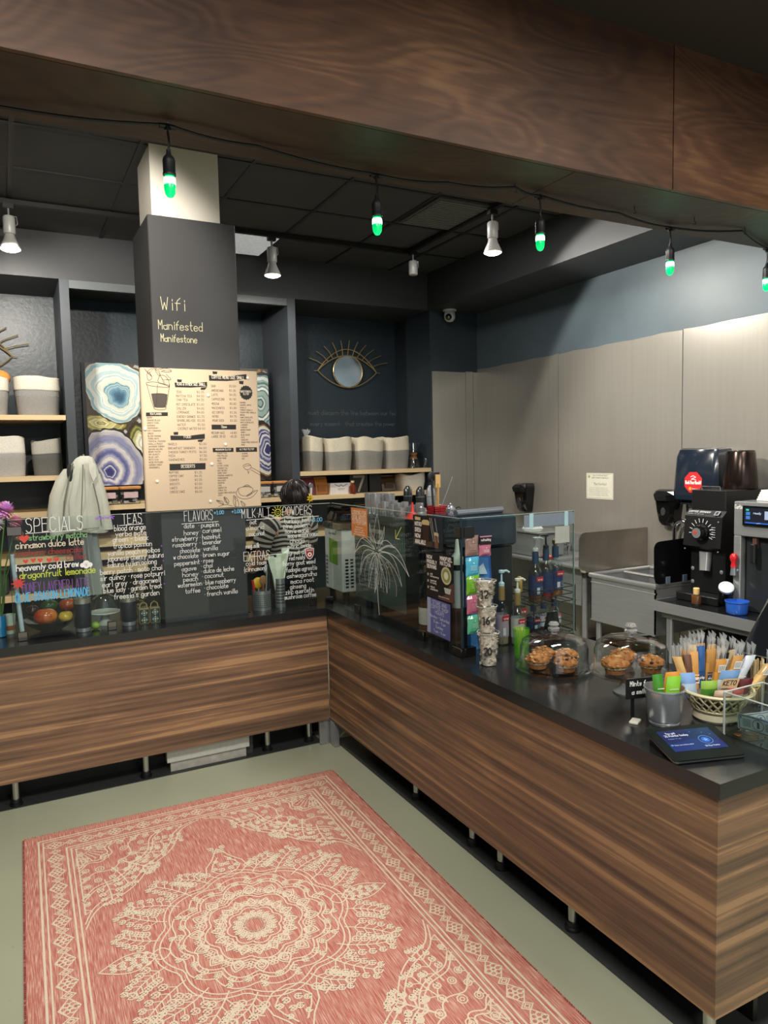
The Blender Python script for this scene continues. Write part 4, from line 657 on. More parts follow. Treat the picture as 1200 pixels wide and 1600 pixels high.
# red shield sticker on the glass
mb=MB(); sx,sz=-.064,1.142
mb.poly(F,[(sx-.028,sz+.03),(sx,sz+.036),(sx+.028,sz+.03),(sx+.026,sz-.008),(sx+.014,sz-.028),(sx,sz-.036),(sx-.014,sz-.028),(sx-.026,sz-.008)],'d8d4cf',.001)
mb.poly(F,[(sx-.024,sz+.026),(sx,sz+.031),(sx+.024,sz+.026),(sx+.022,sz-.007),(sx+.012,sz-.024),(sx,sz-.031),(sx-.012,sz-.024),(sx-.022,sz-.007)],'8c2328',.0014)
mb.disc(F,sx,sz-.006,.013,'e3ded8',.0018); mb.disc(F,sx,sz-.006,.006,'8c2328',.0021); mb.text(F,'CERTIFIED',sx-.018,sz+.016,.007,.0012,'e3ded8',.0018,width=.036)
one(mb,'shield_sticker',inkm,'small dark red shield sticker on the glass over the powders list','sticker',(sx,.0895,sz),w=True)
# right guard along the long counter
gr=T('sneeze_guard','clear glass sneeze guard along the long counter, with a white flower drawing and posters','glass guard',(.085,-.6,.829))
emit(MB().box(.081,-1.292,.838,.089,.085,1.432),'pane',M['glass'],gr,w=True)
emit(MB().setc('22343c').box(.0805,-1.300,.838,.0895,-1.2925,1.434),'edge',M['pg'],gr,w=True)
emit(MB().setc('9fb3ae').box(.0808,-1.292,1.4325,.0892,.089,1.4345),'edge',M['pg'],gr,w=True)
for y in (-.241,-.941): clamp_z(gr,.085,y,'y')
emit(MB().rbox(.070,-1.31,.829,.0905,-1.235,.868,.003),'clamp',M['clampm'],gr,w=True)
emit(MB().rbox(.072,-1.313,1.35,.0905,-1.255,1.395,.004),'clamp',M['clampm'],gr,w=True)
emit(MB().rbox(.03,.083,.829,.0795,.107,.868,.003),'clamp',M['clampm'],gl,w=True)
G=FX(.0805,0,0)   # u = -y
mb=MB().setc('d6dad8')
def petal(x0,z0,x1,z1,w,pen=.0028,bend=0):
    dx,dz=x1-x0,z1-z0; l=math.hypot(dx,dz); nx,nz=-dz/l,dx/l; N=14
    def at(t,o): k=bend*math.sin(PI*t); return (x0+dx*t+nx*(k+o),z0+dz*t+nz*(k+o))
    for s_ in (-1,1): mb.line(G,[at(i/N,s_*w*math.sin(PI*(i/N)**.8)) for i in range(N+1)],pen)
    return at
petal(.505,1.22,.515,1.405,.034); petal(.50,1.25,.425,1.35,.010,bend=.025); petal(.51,1.25,.595,1.345,.010,bend=-.025)
petal(.48,1.215,.225,1.165,.022,.0034,-.055); petal(.53,1.215,.845,1.12,.022,.0036,.06); petal(.53,1.20,.77,1.06,.02,bend=.05); petal(.47,1.20,.30,1.06,.018,bend=-.05); petal(.52,1.21,.70,1.245,.018,bend=.03); petal(.48,1.22,.33,1.26,.016,bend=-.02)
petal(.49,1.19,.40,1.00,.016,bend=-.02); petal(.515,1.19,.61,1.0,.018,bend=.03); petal(.50,1.18,.485,1.0,.014); petal(.51,1.17,.545,1.02,.012,bend=.01); petal(.50,1.10,.515,1.03,.010); petal(.495,1.12,.47,.98,.008)
for k in range(7): mb.line(G,chaikin(chaikin([(.5,1.2),(.36+.045*k,1.17),(.27+.075*k,1.06+.02*(k%3)),(.29+.07*k,1.0+.03*(k%2))])),.0018)
for x,z in ((.445,1.12),(.56,1.13),(.62,1.15),(.40,1.15)): mb.line(G,[(x+.016*math.cos(k*.7),z+.016*math.sin(k*.7)) for k in range(9)],.0018)
mb.line(G,[(.50,1.03),(.507,.95),(.517,.87)],.005)
emit(mb,'flower_drawing',inkm,gr,w=True)
mb=MB().setc('c9cf6a'); mb.line(G,[(.775,1.355),(.715,1.295)],.005); mb.line(G,[(.715,1.335),(.715,1.295),(.755,1.295)],.005); emit(mb,'arrow_drawing',inkm,gr,w=True)
mb=MB().setc('dfe3e1'); mb.text(G,'U',.47,1.405,.035,.004); emit(mb,'letter',inkm,gr,w=True)
# return guard across the counter
g3=T('sneeze_guard','clear glass return guard across the long counter in front of the syrup bottles','glass guard',(.40,-1.29,.829))
emit(MB().box(.091,-1.294,.838,.72,-1.286,1.432),'pane',M['glass'],g3,w=True)
emit(MB().setc('9fb3ae').box(.091,-1.2945,1.4325,.72,-1.2855,1.4345),'edge',M['pg'],g3,w=True)
emit(MB().setc('8da3a0').box(.7205,-1.2945,.838,.7225,-1.2855,1.434),'edge',M['pg'],g3,w=True)
emit(MB().rbox(.60,-1.305,.829,.66,-1.275,.868,.003),'clamp',M['clampm'],g3,w=True)
emit(MB().rbox(.0915,-1.31,.829,.15,-1.278,.868,.003),'clamp',M['clampm'],g3,w=True); emit(MB().rbox(.0915,-1.311,1.35,.147,-1.278,1.395,.003),'clamp',M['clampm'],g3,w=True)
FR=FY(0,-1.2945,0)
def paper(F0,x0,z0,w,h,col,label,cat,name,th=.0012,tilt=0,fx=None,mat=None,edge=None):
    """thin sheet lying on the guard; returns empty + a frame whose (0,0) is its lower left corner"""
    o=F2(F0,(x0,z0),.0004); c,s=math.cos(tilt),math.sin(tilt); u0,v0=F0[1],F0[2]
    u=tuple(c*a+s*b for a,b in zip(u0,v0)); v=tuple(-s*a+c*b for a,b in zip(u0,v0))
    t=T(name,label,cat,o); P=(o,u,v)
    a=[F2(P,p,0) for p in ((0,0),(w,0),(w,h),(0,h))]; b=[F2(P,p,th) for p in ((0,0),(w,0),(w,h),(0,h))]
    emit(MB().setc(col).loft([a,b]),'sheet',mat or M['p'],t,w=True)
    return t,((F2(P,(0,0),th)),u,v)
t,P=paper(G,.198,1.268,.20,.155,'d9833c','orange flyer taped to the guard looking for local artists','flyer','flyer')
mb=MB().setc('f1e3d2')
for i,(tx,h) in enumerate((('LOOKING FOR',.022),('LOCAL ARTISTS',.022),('TO PERFORM',.022))): mb.text(P,tx,.012,.120-i*.027,h,.0036,width=.176)
for i in range(4): mb.text(P,('live music','paint or','read poetry','ask inside today')[i],.10,.046-i*.013,.009,.0022,width=.09+.02*i,align='c')
emit(mb,'print',inkm,t,w=True)
t,P=paper(G,.895,1.285,.265,.142,'141416','dark nitro brew poster at the top of the long guard','poster','poster')
mb=MB()
mb.poly(P,[(0,0),(.265,0),(.265,.022),(0,.03)],'4a3a28',.0003); mb.poly(P,[(.17,0),(.265,0),(.265,.142),(.21,.142)],'1f2734',.0003)
mb.poly(P,[(.095,.02),(.14,.02),(.148,.10),(.088,.10)],'3a1d12',.0006); mb.poly(P,[(.085,.10),(.15,.10),(.152,.116),(.14,.124),(.10,.124),(.082,.116)],'d8c08a',.0008); mb.poly(P,[(.02,.118),(.07,.118),(.072,.132),(.02,.134)],'d6c190',.0008)
mb.poly(P,[(.195,.0),(.225,.0),(.23,.058),(.192,.062)],'7b5238',.0006); mb.poly(P,[(.19,.058),(.231,.056),(.229,.07),(.195,.073)],'d9bf95',.0008)
for x in (.155,.17,.2): mb.line(P,[(x,.135),(x+.03,.03)],.004,'b9bcbf',.0009)
for i,tx in enumerate(('NITRO','BREW','NOW','AVAILABLE')): mb.text(P,tx,.02,.092-i*.028,.017,.0044,'efeae2',.0012,width=(.06,.052,.048,.095)[i])
emit(mb,'print',inkm,t,w=True)
t,P=paper(G,1.008,1.055,.235,.207,'1b1817','black matcha poster in the middle of the long guard','poster','poster')
mb=MB()
mb.poly(P,[(.10,0),(.235,0),(.235,.09),(.20,.075),(.17,.03)],'5c3a33',.0003); mb.poly(P,[(.155,.06),(.215,.06),(.205,.035),(.165,.035)],'b9c0bd',.0004)
mb.disc(P,.175,.115,.042,'c9c4a2',.0005,24,.040); mb.disc(P,.175,.115,.033,'8f9a5a',.0007,24,.031); mb.disc(P,.175,.115,.018,'dfdcc0',.0009,16)
for i,tx in enumerate(('NOW','PROUDLY','SERVING')): mb.text(P,tx,.012,.178-i*.022,.015,.0036,'efeae2',.0012,width=(.045,.085,.082)[i])
for i,tx in enumerate(('MINDFUEL','MATCHA')): mb.text(P,tx,.128,.182-i*.022,.016,.0038,'efeae2',.0012,width=(.098,.085)[i])
for i,tx in enumerate(('calm','lasting energy','superfood','for clarity','natural','antioxidants')): mb.text(P,tx,.04,.105-(i//2)*.03-(i%2)*.011,.008,.002,'dcd8d0',.0012)
for i in range(3): mb.disc(P,.02,.103-i*.03,.007,'a9a59c',.0010,10)
mb.text(P,'please ask your barista',.11,.012,.006,.0014,'c9c5bd',.0012,width=.09)
emit(mb,'print',inkm,t,w=True)
t,P=paper(G,1.012,.885,.195,.165,'5c639c','purple opening hours sheet low on the long guard','sign','hours_sign',tilt=-.03)
mb=MB(); mb.rect(P,0,0,.03,.165,'9aa0bd',.0003)
for i,(tx,w,h) in enumerate((('STORE AND',.12,.016),('COFFEE SHOP',.145,.016),('HOURS',.075,.016),('Monday - Saturday',.165,.013),('8 am - 9 pm',.10,.013),('Sunday',.065,.013),('9 am - 6 pm',.10,.013))): mb.text(P,tx,.108,.143-i*.0215,h,.0022,'c9cbe0',.0010,width=w,align='c')
emit(mb,'print',inkm,t,w=True)
# tea sachets taped in a column behind the return guard
def sachet(x,z,w,h,col,label,dk=None,tilt=0,y=-1.2955):
    t=T('tea_sachet',label,'sachet',(x+w/2,y,z+h/2)); rs=random.Random(int(z*1000)); n=6
    m=MB().setc(col); front=[];
    for j in range(n+1):
        for i in range(n+1):
            u,v=i/n,j/n; b=.010*(1-(2*u-1)**4)*(1-(2*v-1)**4)+ .0012+rs.uniform(-.0012,.0012)*(0<i<n and 0<j<n)
            front.append(((u-.5)*w*(1+.03*math.sin(v*9)),-b,(v-.5)*h+tilt*(u-.5)*w))
    fs=[(j*(n+1)+i,j*(n+1)+i+1,(j+1)*(n+1)+i+1,(j+1)*(n+1)+i) for j in range(n) for i in range(n)]
    k=len(front); back=[(a,0,c) for a,b,c in front]; m.add(front+back,fs+[tuple(k+q for q in f[::-1]) for f in fs]+[(i,k+i,k+i+1,i+1) for i in range(n)]+[(n*(n+1)+i+1,k+n*(n+1)+i+1,k+n*(n+1)+i,n*(n+1)+i) for i in range(n)])
    emit(m,'pouch',M['pg'],t)
    p=MB(); P=((-w/2,-.0135,-h/2),(1,0,0),(0,0,1)); lc=dk or 'e4e0da'
    for q in range(4): p.line(P,[(w*.28,h*(.55-q*.07)),(w*.72,h*(.55-q*.07))],.0022,lc,0)
    p.poly(P,[(w*.42,h*.66),(w*.5,h*.78),(w*.58,h*.66)],lc,0)
    emit(p,'print',inkm,t); return t
for z,h,c,l,lc in ((1.268,.088,'8a7068','brown-pink tea sachet at the top of the taped column','b9a29a'),(1.178,.085,'4fa9c6','sky blue tea sachet second in the taped column','a9d6e4'),(1.098,.085,'6fae2c','bright green tea sachet in the middle of the taped column','a5cf6a'),(1.013,.082,'c06a86','rose pink tea sachet fourth in the taped column','e2a9ba'),(.925,.082,'5cb592','mint green tea sachet at the bottom of the taped column','a5dcc4')):
    sachet(.106+(1.27-z)*.02,z,.068,h,c,l,lc,.03)
t=sachet(.178,1.262,.062,.052,'b56a80','pink tea sachet with a black header card, right of the taped column','e0b3be')
emit(MB().box(-.031,-.009,.027,.031,0,.062,'1a1618'),'header_card',M['p'],t)
p=MB(); p.text(((-.031,-.0095,.027),(1,0,0),(0,0,1)),'refreshing',.006,.014,.011,.0022,'d9cfd2',0,width=.05); p.rect(((-.031,-.0095,.027),(1,0,0),(0,0,1)),0,.031,.062,.036,'c98a9a',.0002); emit(p,'header_print',inkm,t)
t,P=paper(FR,.425,1.372,.293,.056,'7b8894','grey folded card taped along the top of the return guard','card','header_card',mat=M['p'])
for x in (.455,.66): one(MB().setc('a9cfd6').box(x,-1.2975,1.366,x+.022,-1.2962,1.4345),'tape_strip',M['pg'],'pale blue tape strip on the grey card, '+('left' if x<.5 else 'right')+' one','tape')
t,P=paper(FR,.605,1.287,.085,.078,'a9ada6','small pale grey paper taped below the grey card','paper','paper_note',tilt=-.0)
# ------------------------------------------------------------------ things on the short counter
ZC=.828
mb=MB()
t=T('flower_vase','tall clear vase with blue base holding pink flowers at the left picture edge','vase',(-1.70,.25,ZC))
emit(MB().lathe([(.03,0),(.034,.08),(.030,.16),(.036,.27)],n=18,cap1=False),'body',M['clear'],t,True)
emit(MB().setc('2a86b8').lathe([(.028,.004),(.0315,.08),(.029,.11)],n=18),'base',M['pg'],t,True)
for i,(x,y,z,r,c) in enumerate(((.055,0,.645,.055,'efb4df'),(.10,-.02,.585,.038,'e59ab0'),(.02,.01,.575,.04,'f0e2ec'),(.11,-.025,.515,.03,'e8b8a0'))):
    st=emit(MB().setc('4d7a3c').tube([(0,0,.02),(x*.4,y*.4,z*.6),(x,y,z-.02)],.0035,6),'stem',M['p'],t,True)
    m=MB().setc(c); rs=random.Random(i)
    for k in range(90):
        a=k*2.4; ph=math.acos(1-2*(k+.5)/90); d=Vector((math.sin(ph)*math.cos(a),math.sin(ph)*math.sin(a),math.cos(ph))); s=d.cross(Vector((.3,.2,1))).normalized()
        cc=[min(1,q*rs.uniform(.8,1.25)) for q in hx(c)]; o=Vector((x,y,z)); p0=o+d*r*.3; p1=o+d*r*rs.uniform(.85,1.05)
        m.add([tuple(p0+s*.004),tuple(o+d*r*.7+s*.010),tuple(p1),tuple(o+d*r*.7-s*.010),tuple(p0-s*.004)],[(0,1,2,3,4)],tuple(cc))
    emit(m,'blossom',M['cloth'],t)
t=T('cup','pale green paper cup behind the vase at the left end of the counter','cup',(-1.655,.31,ZC))
emit(MB().setc('a9bfae').lathe([(.024,0),(.031,.10),(.028,.10),(.022,.01)],n=18,cap1=False),'body',M['p'],t,True); emit(MB().setc('8a5a3a').lathe([(.0262,.02),(.0283,.045)],n=18,cap0=False,cap1=False),'sleeve',M['p'],t,True)
one(MB().setc('b9c9d4').tube([(-1.598,.13,.832),(-1.626,.13,1.26)],.0115,10),'plastic_tube',M['pg'],'pale plastic tube leaning behind the left end of the glass','tube',(-1.598,.13,.832),smooth=True,w=True)
t=T('fruit_bowl','wide black bowl of mangoes and apples behind the specials lettering','bowl',(-1.462,.27,ZC))
emit(MB().setc('17191b').lathe([(.05,0),(.055,.006),(.10,.03),(.138,.062),(.134,.064),(.095,.036),(.01,.014)],n=32,cap1=False),'body',M['pg'],t,True)
def fruit(name,label,loc,r,c1,c2,sz=1,sx=1,rot=0,dim=.18,stem=True):
    t=T(name,label,name.replace('_',' '),loc,rot); m=MB(); n,k=18,12; rs=random.Random(int(r*9999)); rings=[]
    for i in range(k+1):
        a=PI*i/k; rr=r*math.sin(a)*(1+.08*math.cos(a)); z=-r*math.cos(a)*sz
        if i>k-3: z-=r*dim*(i-(k-3))/3
        rings.append([(max(rr,.0008)*math.cos(2*PI*j/n)*sx,max(rr,.0008)*math.sin(2*PI*j/n),z) for j in range(n)])
    m.loft(rings); m.c=[]
    for f in m.f:
        p=Vector(m.v[f[0]]); q=max(0,min(1,.5+p.x/r*.45+mnoise.noise(p*40)*.35)); m.c.append(tuple(a*(1-q)+b*q for a,b in zip(hx(c1),hx(c2))))
    emit(m,'body',M['pg'],t,True)
    if stem: emit(MB().setc('4a3a22').tube([(0,0,r*sz*.75),(.003,0,r*sz+.008)],.002,5),'stem',M['p'],t)
    return t
fruit('mango','large red-orange mango at the front left of the fruit bowl',(-1.488,.20,ZC+.092),.050,'b8352a','d9863a',.88,1.15)
fruit('mango','red mango at the back right of the fruit bowl',(-1.372,.315,ZC+.120),.043,'a8402c','c9763a',.85,1.1,.5)
fruit('apple','yellow apple at the front right of the fruit bowl',(-1.393,.19,ZC+.082),.036,'d9b23c','e0c860',.85,1,1.2,.3)
fruit('avocado','dark green avocado at the back of the fruit bowl',(-1.462,.335,ZC+.118),.036,'2f4a26','3f5a30',.9,1.3,.4,0)
fruit('plum','dark plum half hidden behind the large mango',(-1.545,.30,ZC+.110),.032,'2a1a1c','40282a',.95,1,0)
def tumbler(loc,label,h=.175):
    t=T('tumbler',label,'tumbler',loc,0,'navy tumblers behind the glass')
    emit(MB().setc('12182a').lathe([(.037,.022),(.0425,.03),(.0425,h-.03),(.041,h-.025)],n=24),'body',M['p'],t,True)
    emit(MB().setc('b9bdc2').lathe([(.034,0),(.036,.002),(.037,.022)],n=24),'base',M['met'],t,True)
    emit(MB().setc('b9b4a8').lathe([(.0425,h-.025),(.043,h),(.040,h+.002),(.038,h-.012),(.01,h-.012)],n=24,cap1=False),'rim',M['met'],t,True); return t
tumbler((-1.315,.150,ZC),'navy steel tumbler right beside the fruit bowl',.175)
tumbler((-1.085,.17,ZC),'navy steel tumbler between the cake stand and the tile-print tins',.155)
t=T('cake_stand','white pedestal cake stand under a small clear dome between the tumblers','cake stand',(-1.195,.26,ZC))
emit(MB().setc('c9cfca').lathe([(.042,0),(.042,.006),(.026,.02),(.018,.05),(.075,.062),(.082,.068),(.08,.072),(.01,.068)],n=32,cap1=False),'pedestal',M['pg'],t,True)
emit(MB().lathe([(.07,.073),(.072,.11),(.062,.145),(.03,.165),(.008,.17)],n=28,cap0=False),'dome',M['clear'],t,True)
emit(MB().lathe([(.006,.17),(.012,.18),(.008,.192),(.002,.196)],n=12,cap0=False),'knob',M['clear'],t,True)
fruit('lime','small lime on the counter at the foot of the cake stand',(-1.255,.16,ZC+.0205),.021,'6f9a2c','98b84a',.95,1.1,0,0,False)
for x,lb in ((-1.008,'tile-print tin with twine handle, left one beside the navy tumbler'),(-.951,'tile-print tin with twine handle, right one beside the black column')):
    t=T('printed_tin',lb,'tin',(x,.165,ZC),0,'tile-print tins on the short counter')
    emit(MB().setc('8a7a5c').rbox(-.027,-.022,0,.027,.022,.085,.004),'body',M['p'],t)
    P=((-.027,-.0225,0),(1,0,0),(0,0,1)); m=MB().rect(P,.004,.006,.050,.078,'1b2226',.0002)
    for r in (0,1):
        cx,cz=.027,.022+.038*r
        for k in range(8): a=k*PI/4; m.disc(P,cx+.012*math.cos(a),cz+.012*math.sin(a),.004,('c9bfa0','3f7f8c')[k%2],.0004,8)
        m.disc(P,cx,cz,.005,'d9d0b4',.0005,8)
    emit(m,'pattern',inkm,t)
    emit(MB().setc('b79a6c').tube([(-.02,0,.085),(-.016,0,.105),(0,-.004,.118),(.016,0,.105),(.02,0,.085)],.003,6),'handle',M['cloth'],t,True)
t=T('canister','tall clear canister of beige biscuits behind the tile-print tins','canister',(-.985,.36,ZC))
emit(MB().lathe([(.045,0),(.048,.01),(.048,.30),(.043,.31)],n=24,cap1=False),'body',M['clear'],t,True); emit(MB().setc('9a948a').lathe([(.05,.31),(.05,.33),(.02,.335)],n=24),'lid',M['met'],t,True)
m=MB(); rs=random.Random(8)
for i in range(26):
    a=rs.uniform(0,6.3); r=rs.uniform(0,.028); z=.015+i*.007; m.lathe([(.014,0),(.016,.005),(.012,.010)],(r*math.cos(a),r*math.sin(a),z),8,rs.choice(['8f7a58','a8936c','6b5a40']))
tag(emit(m,'biscuits',M['p'],t),kind='stuff')
def perf(loc,r,h,label):
    t=T('utensil_holder',label,'utensil holder',loc); b=MB().setc('a5a8aa').lathe([(r,0),(r,h),(r-.003,h),(r-.003,.004),(.004,.004)],n=28,cap1=False); emit(b,'body',M['met'],t,True)
    m=MB().setc('0e0f10')
    for i in range(14):
        a=PI+PI*.12+i*PI*.76/13
        for k in range(7):
            z=h*.16+k*h*.105; u=(-math.sin(a),math.cos(a),0); o=(1.003*r*math.cos(a),1.003*r*math.sin(a),z); m.disc((o,u,(0,0,1)),0,0,.0032,None,.0004,6)
    tag(emit(m,'perforation',inkm,t),kind='stuff'); return t
perf((-.340,.172,ZC),.055,.112,'wide perforated steel utensil holder behind the extras lettering')
perf((-.225,.175,ZC),.030,.17,'tall narrow perforated steel holder of wrapped straws, right of the wide one')
def utensil(name,label,x,y,tx,ty,l,r,c,head=None,z=ZC+.006,cat='utensil'):
    d=Vector((tx,ty,1)).normalized(); t=T(name,label,cat,(x,y,z)); e=d*l
    emit(MB().setc(c).tube([(0,0,0),tuple(d*l*.5),tuple(e)],r,8),'handle',M['p'],t,True)
    if head:
        kind,hc=head; m=MB().setc(hc)
        if kind=='spoon': m.sph(tuple(e),.022,12,8,None,1,.3,1.3)
        elif kind=='disc': m.sph(tuple(e),.034,14,8,None,1,.35,1)
        else: m.box(e.x-.014,e.y-.003,e.z-.02,e.x+.014,e.y+.003,e.z+.045,hc)
        emit(m,'head',M['p'],t,True)
utensil('spatula','red-handled spatula leaning left in the wide steel holder',-.372,.172,-.12,-.02,.17,.007,'b3262c')
utensil('strainer','yellow round strainer standing in the wide steel holder',-.345,.19,-.05,.05,.145,.004,'9a9a96',('disc','d9a92c'))
utensil('wooden_spoon','wooden spoon standing in the wide steel holder',-.335,.165,.02,-.03,.165,.007,'7a5636',('spoon','8a6240'))
utensil('tongs','black tongs leaning right in the wide steel holder',-.315,.172,.15,.0,.21,.008,'17181a',('flat','17181a'))
utensil('whisk','steel-handled whisk behind the black tongs in the wide steel holder',-.312,.195,.12,.12,.22,.005,'b3b6b8',('spoon','a9acae'))
t=T('wrapped_straws','fan of straws in pale green plastic wrap standing in the narrow steel holder','straws',(-.225,.175,ZC+.006))
for i,(dx,l,w) in enumerate(((-.055,.30,.02),(-.02,.29,.03),(.015,.31,.03),(.045,.34,.022))):
    m=MB().setc(('d3dac6','dde2d0','ccd4bc','e2e6d8')[i]); rs=random.Random(i)
    m.loft([[(-.008+.004*i-.008,-.004+.003*i,.0),(-.008+.004*i+.008,-.004+.003*i,.0),(-.008+.004*i+.008,.003*i+.004,.0),(-.008+.004*i-.008,.003*i+.004,0)]]+[[(dx*q-w*q+rs.uniform(-.004,.004),-.006+.004*i,l*q),(dx*q+w*q,-.012+.004*i+rs.uniform(-.006,.006),l*q),(dx*q+w*q,.004*i+.004,l*q),(dx*q-w*q,.004*i+.004,l*q)] for q in (.55,.75,.9,1)])
    emit(m,'straw_pack',M['film2'] if 'film2' in M else M['pg'],t)
# ------------------------------------------------------------------ ice maker, espresso machine and the bar tools on it
g='ice'
t=T('ice_maker','pale grey countertop ice maker with green sticker behind the glass corner','ice maker',(.36,.27,ZC))
emit(MB().setc('dfe1dc').rbox(.165,.135,.875,.60,.40,1.262,.006),'body',M['p'],t,w=True)
emit(MB().setc('191a1b').rbox(.155,.125,1.264,.61,.41,1.298,.006),'top_tray',M['pg'],t,w=True)
emit(MB().rbox(.175,.14,1.30,.59,.39,1.405,.02),'bean_bin',glass('smoked_bin',(.42,.34,.30),1.45,.03),t,w=True)
emit(MB().setc('4a3020').rbox(.19,.155,1.302,.57,.375,1.36,.02),'beans',M['p'],t,w=True)
for x,y in ((.20,.17),(.56,.17),(.20,.37),(.56,.37)): emit(MB().setc('161718').lathe([(.02,0),(.022,.045)],(x,y,ZC),12),'foot',M['p'],t,w=True)
mb=MB().setc('6f9a3c'); FXi=FX(.1645,0,0); mb.poly(FXi,[(-.33,1.045),(-.20,1.035),(-.20,1.185),(-.33,1.20)],e=.0004); mb.c=[hx('7fae3e')]*len(mb.f); emit(mb,'green_sticker',inkm,t,w=True)
mb=MB(); mb.text(FXi,'ice maker',-.33,1.225,.014,.0025,'6a6f7a',.0006,width=.11); emit(mb,'wordmark',inkm,t,w=True)
mb=MB().setc('1b1d1f'); FYi=FY(0,.1345,0)
for r in range(9):
    for k in range(10): mb.rect(FYi,.185+k*.034,.90+r*.021,.206+k*.034,.912+r*.021,e=.0005)
tag(emit(mb,'side_vent',inkm,t,w=True),kind='stuff')
mb=MB().setc('1b1d1f')
for r in range(8):
    for k in range(2): mb.rect(FXi,-.385+k*.016,.90+r*.024,-.375+k*.016,.915+r*.024,e=.0005)
tag(emit(mb,'back_vent',inkm,t,w=True),kind='stuff')
t=T('espresso_machine','black espresso machine with chalk-scribbled rear panel behind the flower drawing','espresso machine',(.40,-.40,ZC))
emit(MB().setc('26292a').rbox(.18,-.80,.90,.62,-.04,1.355,.012),'body',M['pg'],t,w=True)
emit(MB().setc('4c5753').rbox(.165,-.66,.885,.179,-.05,1.385,.004),'rear_panel',M['pg'],t,w=True)
emit(MB().setc('111213').rbox(.16,-.805,.885,.179,-.665,1.385,.004),'rear_trim',M['pg'],t,w=True)
for x,y in ((.23,-.74),(.57,-.74),(.23,-.10),(.57,-.10)): emit(MB().setc('3f5068').lathe([(.024,0),(.024,.072)],(x,y,ZC),14),'foot',M['met'],t,True,w=True)
emit(MB().setc('8d9193').box(.19,-.79,1.356,.61,-.05,1.362),'cup_tray',M['met'],t,w=True)
mb=MB().setc('7d8581'); Gm=FX(.1645,0,0); rs=random.Random(4)
for i in range(17): mb.text(Gm,''.join(rs.choice('abcdefghimnorstuwl ') for _ in range(26)),.09,1.26-i*.0185,.011,.0016,e=.0004,width=rs.uniform(.3,.5))
mb.text(Gm,'menu',.50,1.33,.03,.003,e=.0004)
emit(mb,'chalk_scribble',inkm,t,w=True)
mb=MB(); mb.rect(Gm,.255,1.225,.415,1.305,'b9bcb8',.001); mb.text(Gm,'$4100',.295,1.25,.03,.005,'23201e',.0016,width=.10); mb.poly(Gm,[(.265,1.26),(.285,1.26),(.285,1.285),(.265,1.285)],'a8423a',.0016); emit(mb,'price_tag',inkm,t,w=True)
ZT=1.3625
cupm=flat('polished_steel_cups','cfd1d3',.16,.7,.03,5,0)
n=0
def steelcup(x,y,r,h,label,name='steel_cup'):
    m=MB().lathe([(r*.86,0),(r*.9,.003),(r,h),(r*.95,h),(r*.82,.004),(.002,.004)],n=20,cap1=False)
    return one(m,name,cupm,label,'cup',(x,y,ZT),0,'steel cups on the espresso machine',True)
for i,(x,y,h,r) in enumerate(((.25,-.09,.13,.030),(.25,-.165,.13,.030),(.34,-.09,.125,.030),(.34,-.17,.125,.032))):
    steelcup(x,y,r,h,('tall','second tall','rear tall','rear second tall')[i]+' steel tumbler at the left end of the espresso machine top')
gm2=[]
for i in range(9):
    for j in range(2):
        y=-.235-i*.047; x=.225+j*.075+(.01 if i%2 else 0)
        if i>6 and j==0: continue
        steelcup(x,y,.021,.068+.012*((i+j)%3),'small steel shot cup in the %s row on the espresso machine, %s from the left'%(('front','rear')[j],('first','second','third','fourth','fifth','sixth','seventh','eighth','ninth')[i]),'shot_cup')
def handle(x,y,label,c='2b2d30',h=.165):
    t=T('tap_handle',label,'tap handle',(x,y,ZT))
    emit(MB().setc('c2c4c6').lathe([(.016,0),(.016,.02),(.009,.04)],n=14),'collar',M['met'],t,True)
    emit(MB().setc(c).lathe([(.010,.04),(.024,.07),(.028,.115),(.026,.15),(.012,h+.005),(.002,h+.008)],n=18,sy=.55),'grip',M['pg'],t,True)
    emit(MB().setc('9aa0a6').lathe([(.0285,.112),(.0288,.116)],n=18,sy=.56),'ring',M['met'],t,True)
handle(.40,-.28,'black paddle-shaped tap handle above the steel cups, left one'); handle(.40,-.42,'black paddle-shaped tap handle above the steel cups, right one'); handle(.46,-.43,'white-grey tap handle just behind the right black one','9a9ca0',.17)
t=T('funnel','red plastic funnel standing wide side down on the espresso machine','funnel',(.245,-.60,ZT))
emit(MB().setc('d8352a').lathe([(.050,0),(.048,.006),(.016,.045),(.008,.055),(.005,.10),(.003,.10),(.004,.05),(.04,.004)],n=24,cap0=False,cap1=False),'cone',M['p'],t,True)
emit(MB().setc('c02c22').rbox(.046,-.008,0,.062,.008,.006,.002),'hang_tab',M['p'],t)
t=T('paper_filters','stack of cream paper filters beside the red funnel','filters',(.345,-.60,ZT))
emit(MB().setc('cfc9b4').lathe([(.028,0),(.042,.05),(.038,.052),(.025,.006)],n=28,cap1=True),'stack',M['cloth'],t)
t=T('red_mesh_cup','square red mesh desk cup holding brushes at the right end of the espresso machine','cup',(.30,-.755,ZT))
m=MB().setc('a3161c')
for s in range(4):
    for k in range(9):
        a=-.037+k*.00925; c=[(a,-.037),(.037,a),(-a,.037),(-.037,-a)][s]; m.box(c[0]-.0016,c[1]-.0016,.004,c[0]+.0016,c[1]+.0016,.086)
for k in range(9): m.tube([(-.037,-.037,.006+k*.010),(.037,-.037,.006+k*.010),(.037,.037,.006+k*.010),(-.037,.037,.006+k*.010)],.0022,4,closed=True)
tag(emit(m,'mesh',M['p'],t),kind='stuff'); emit(MB().setc('7d1015').box(-.033,-.033,.002,.033,.033,.080),'liner',M['p'],t)
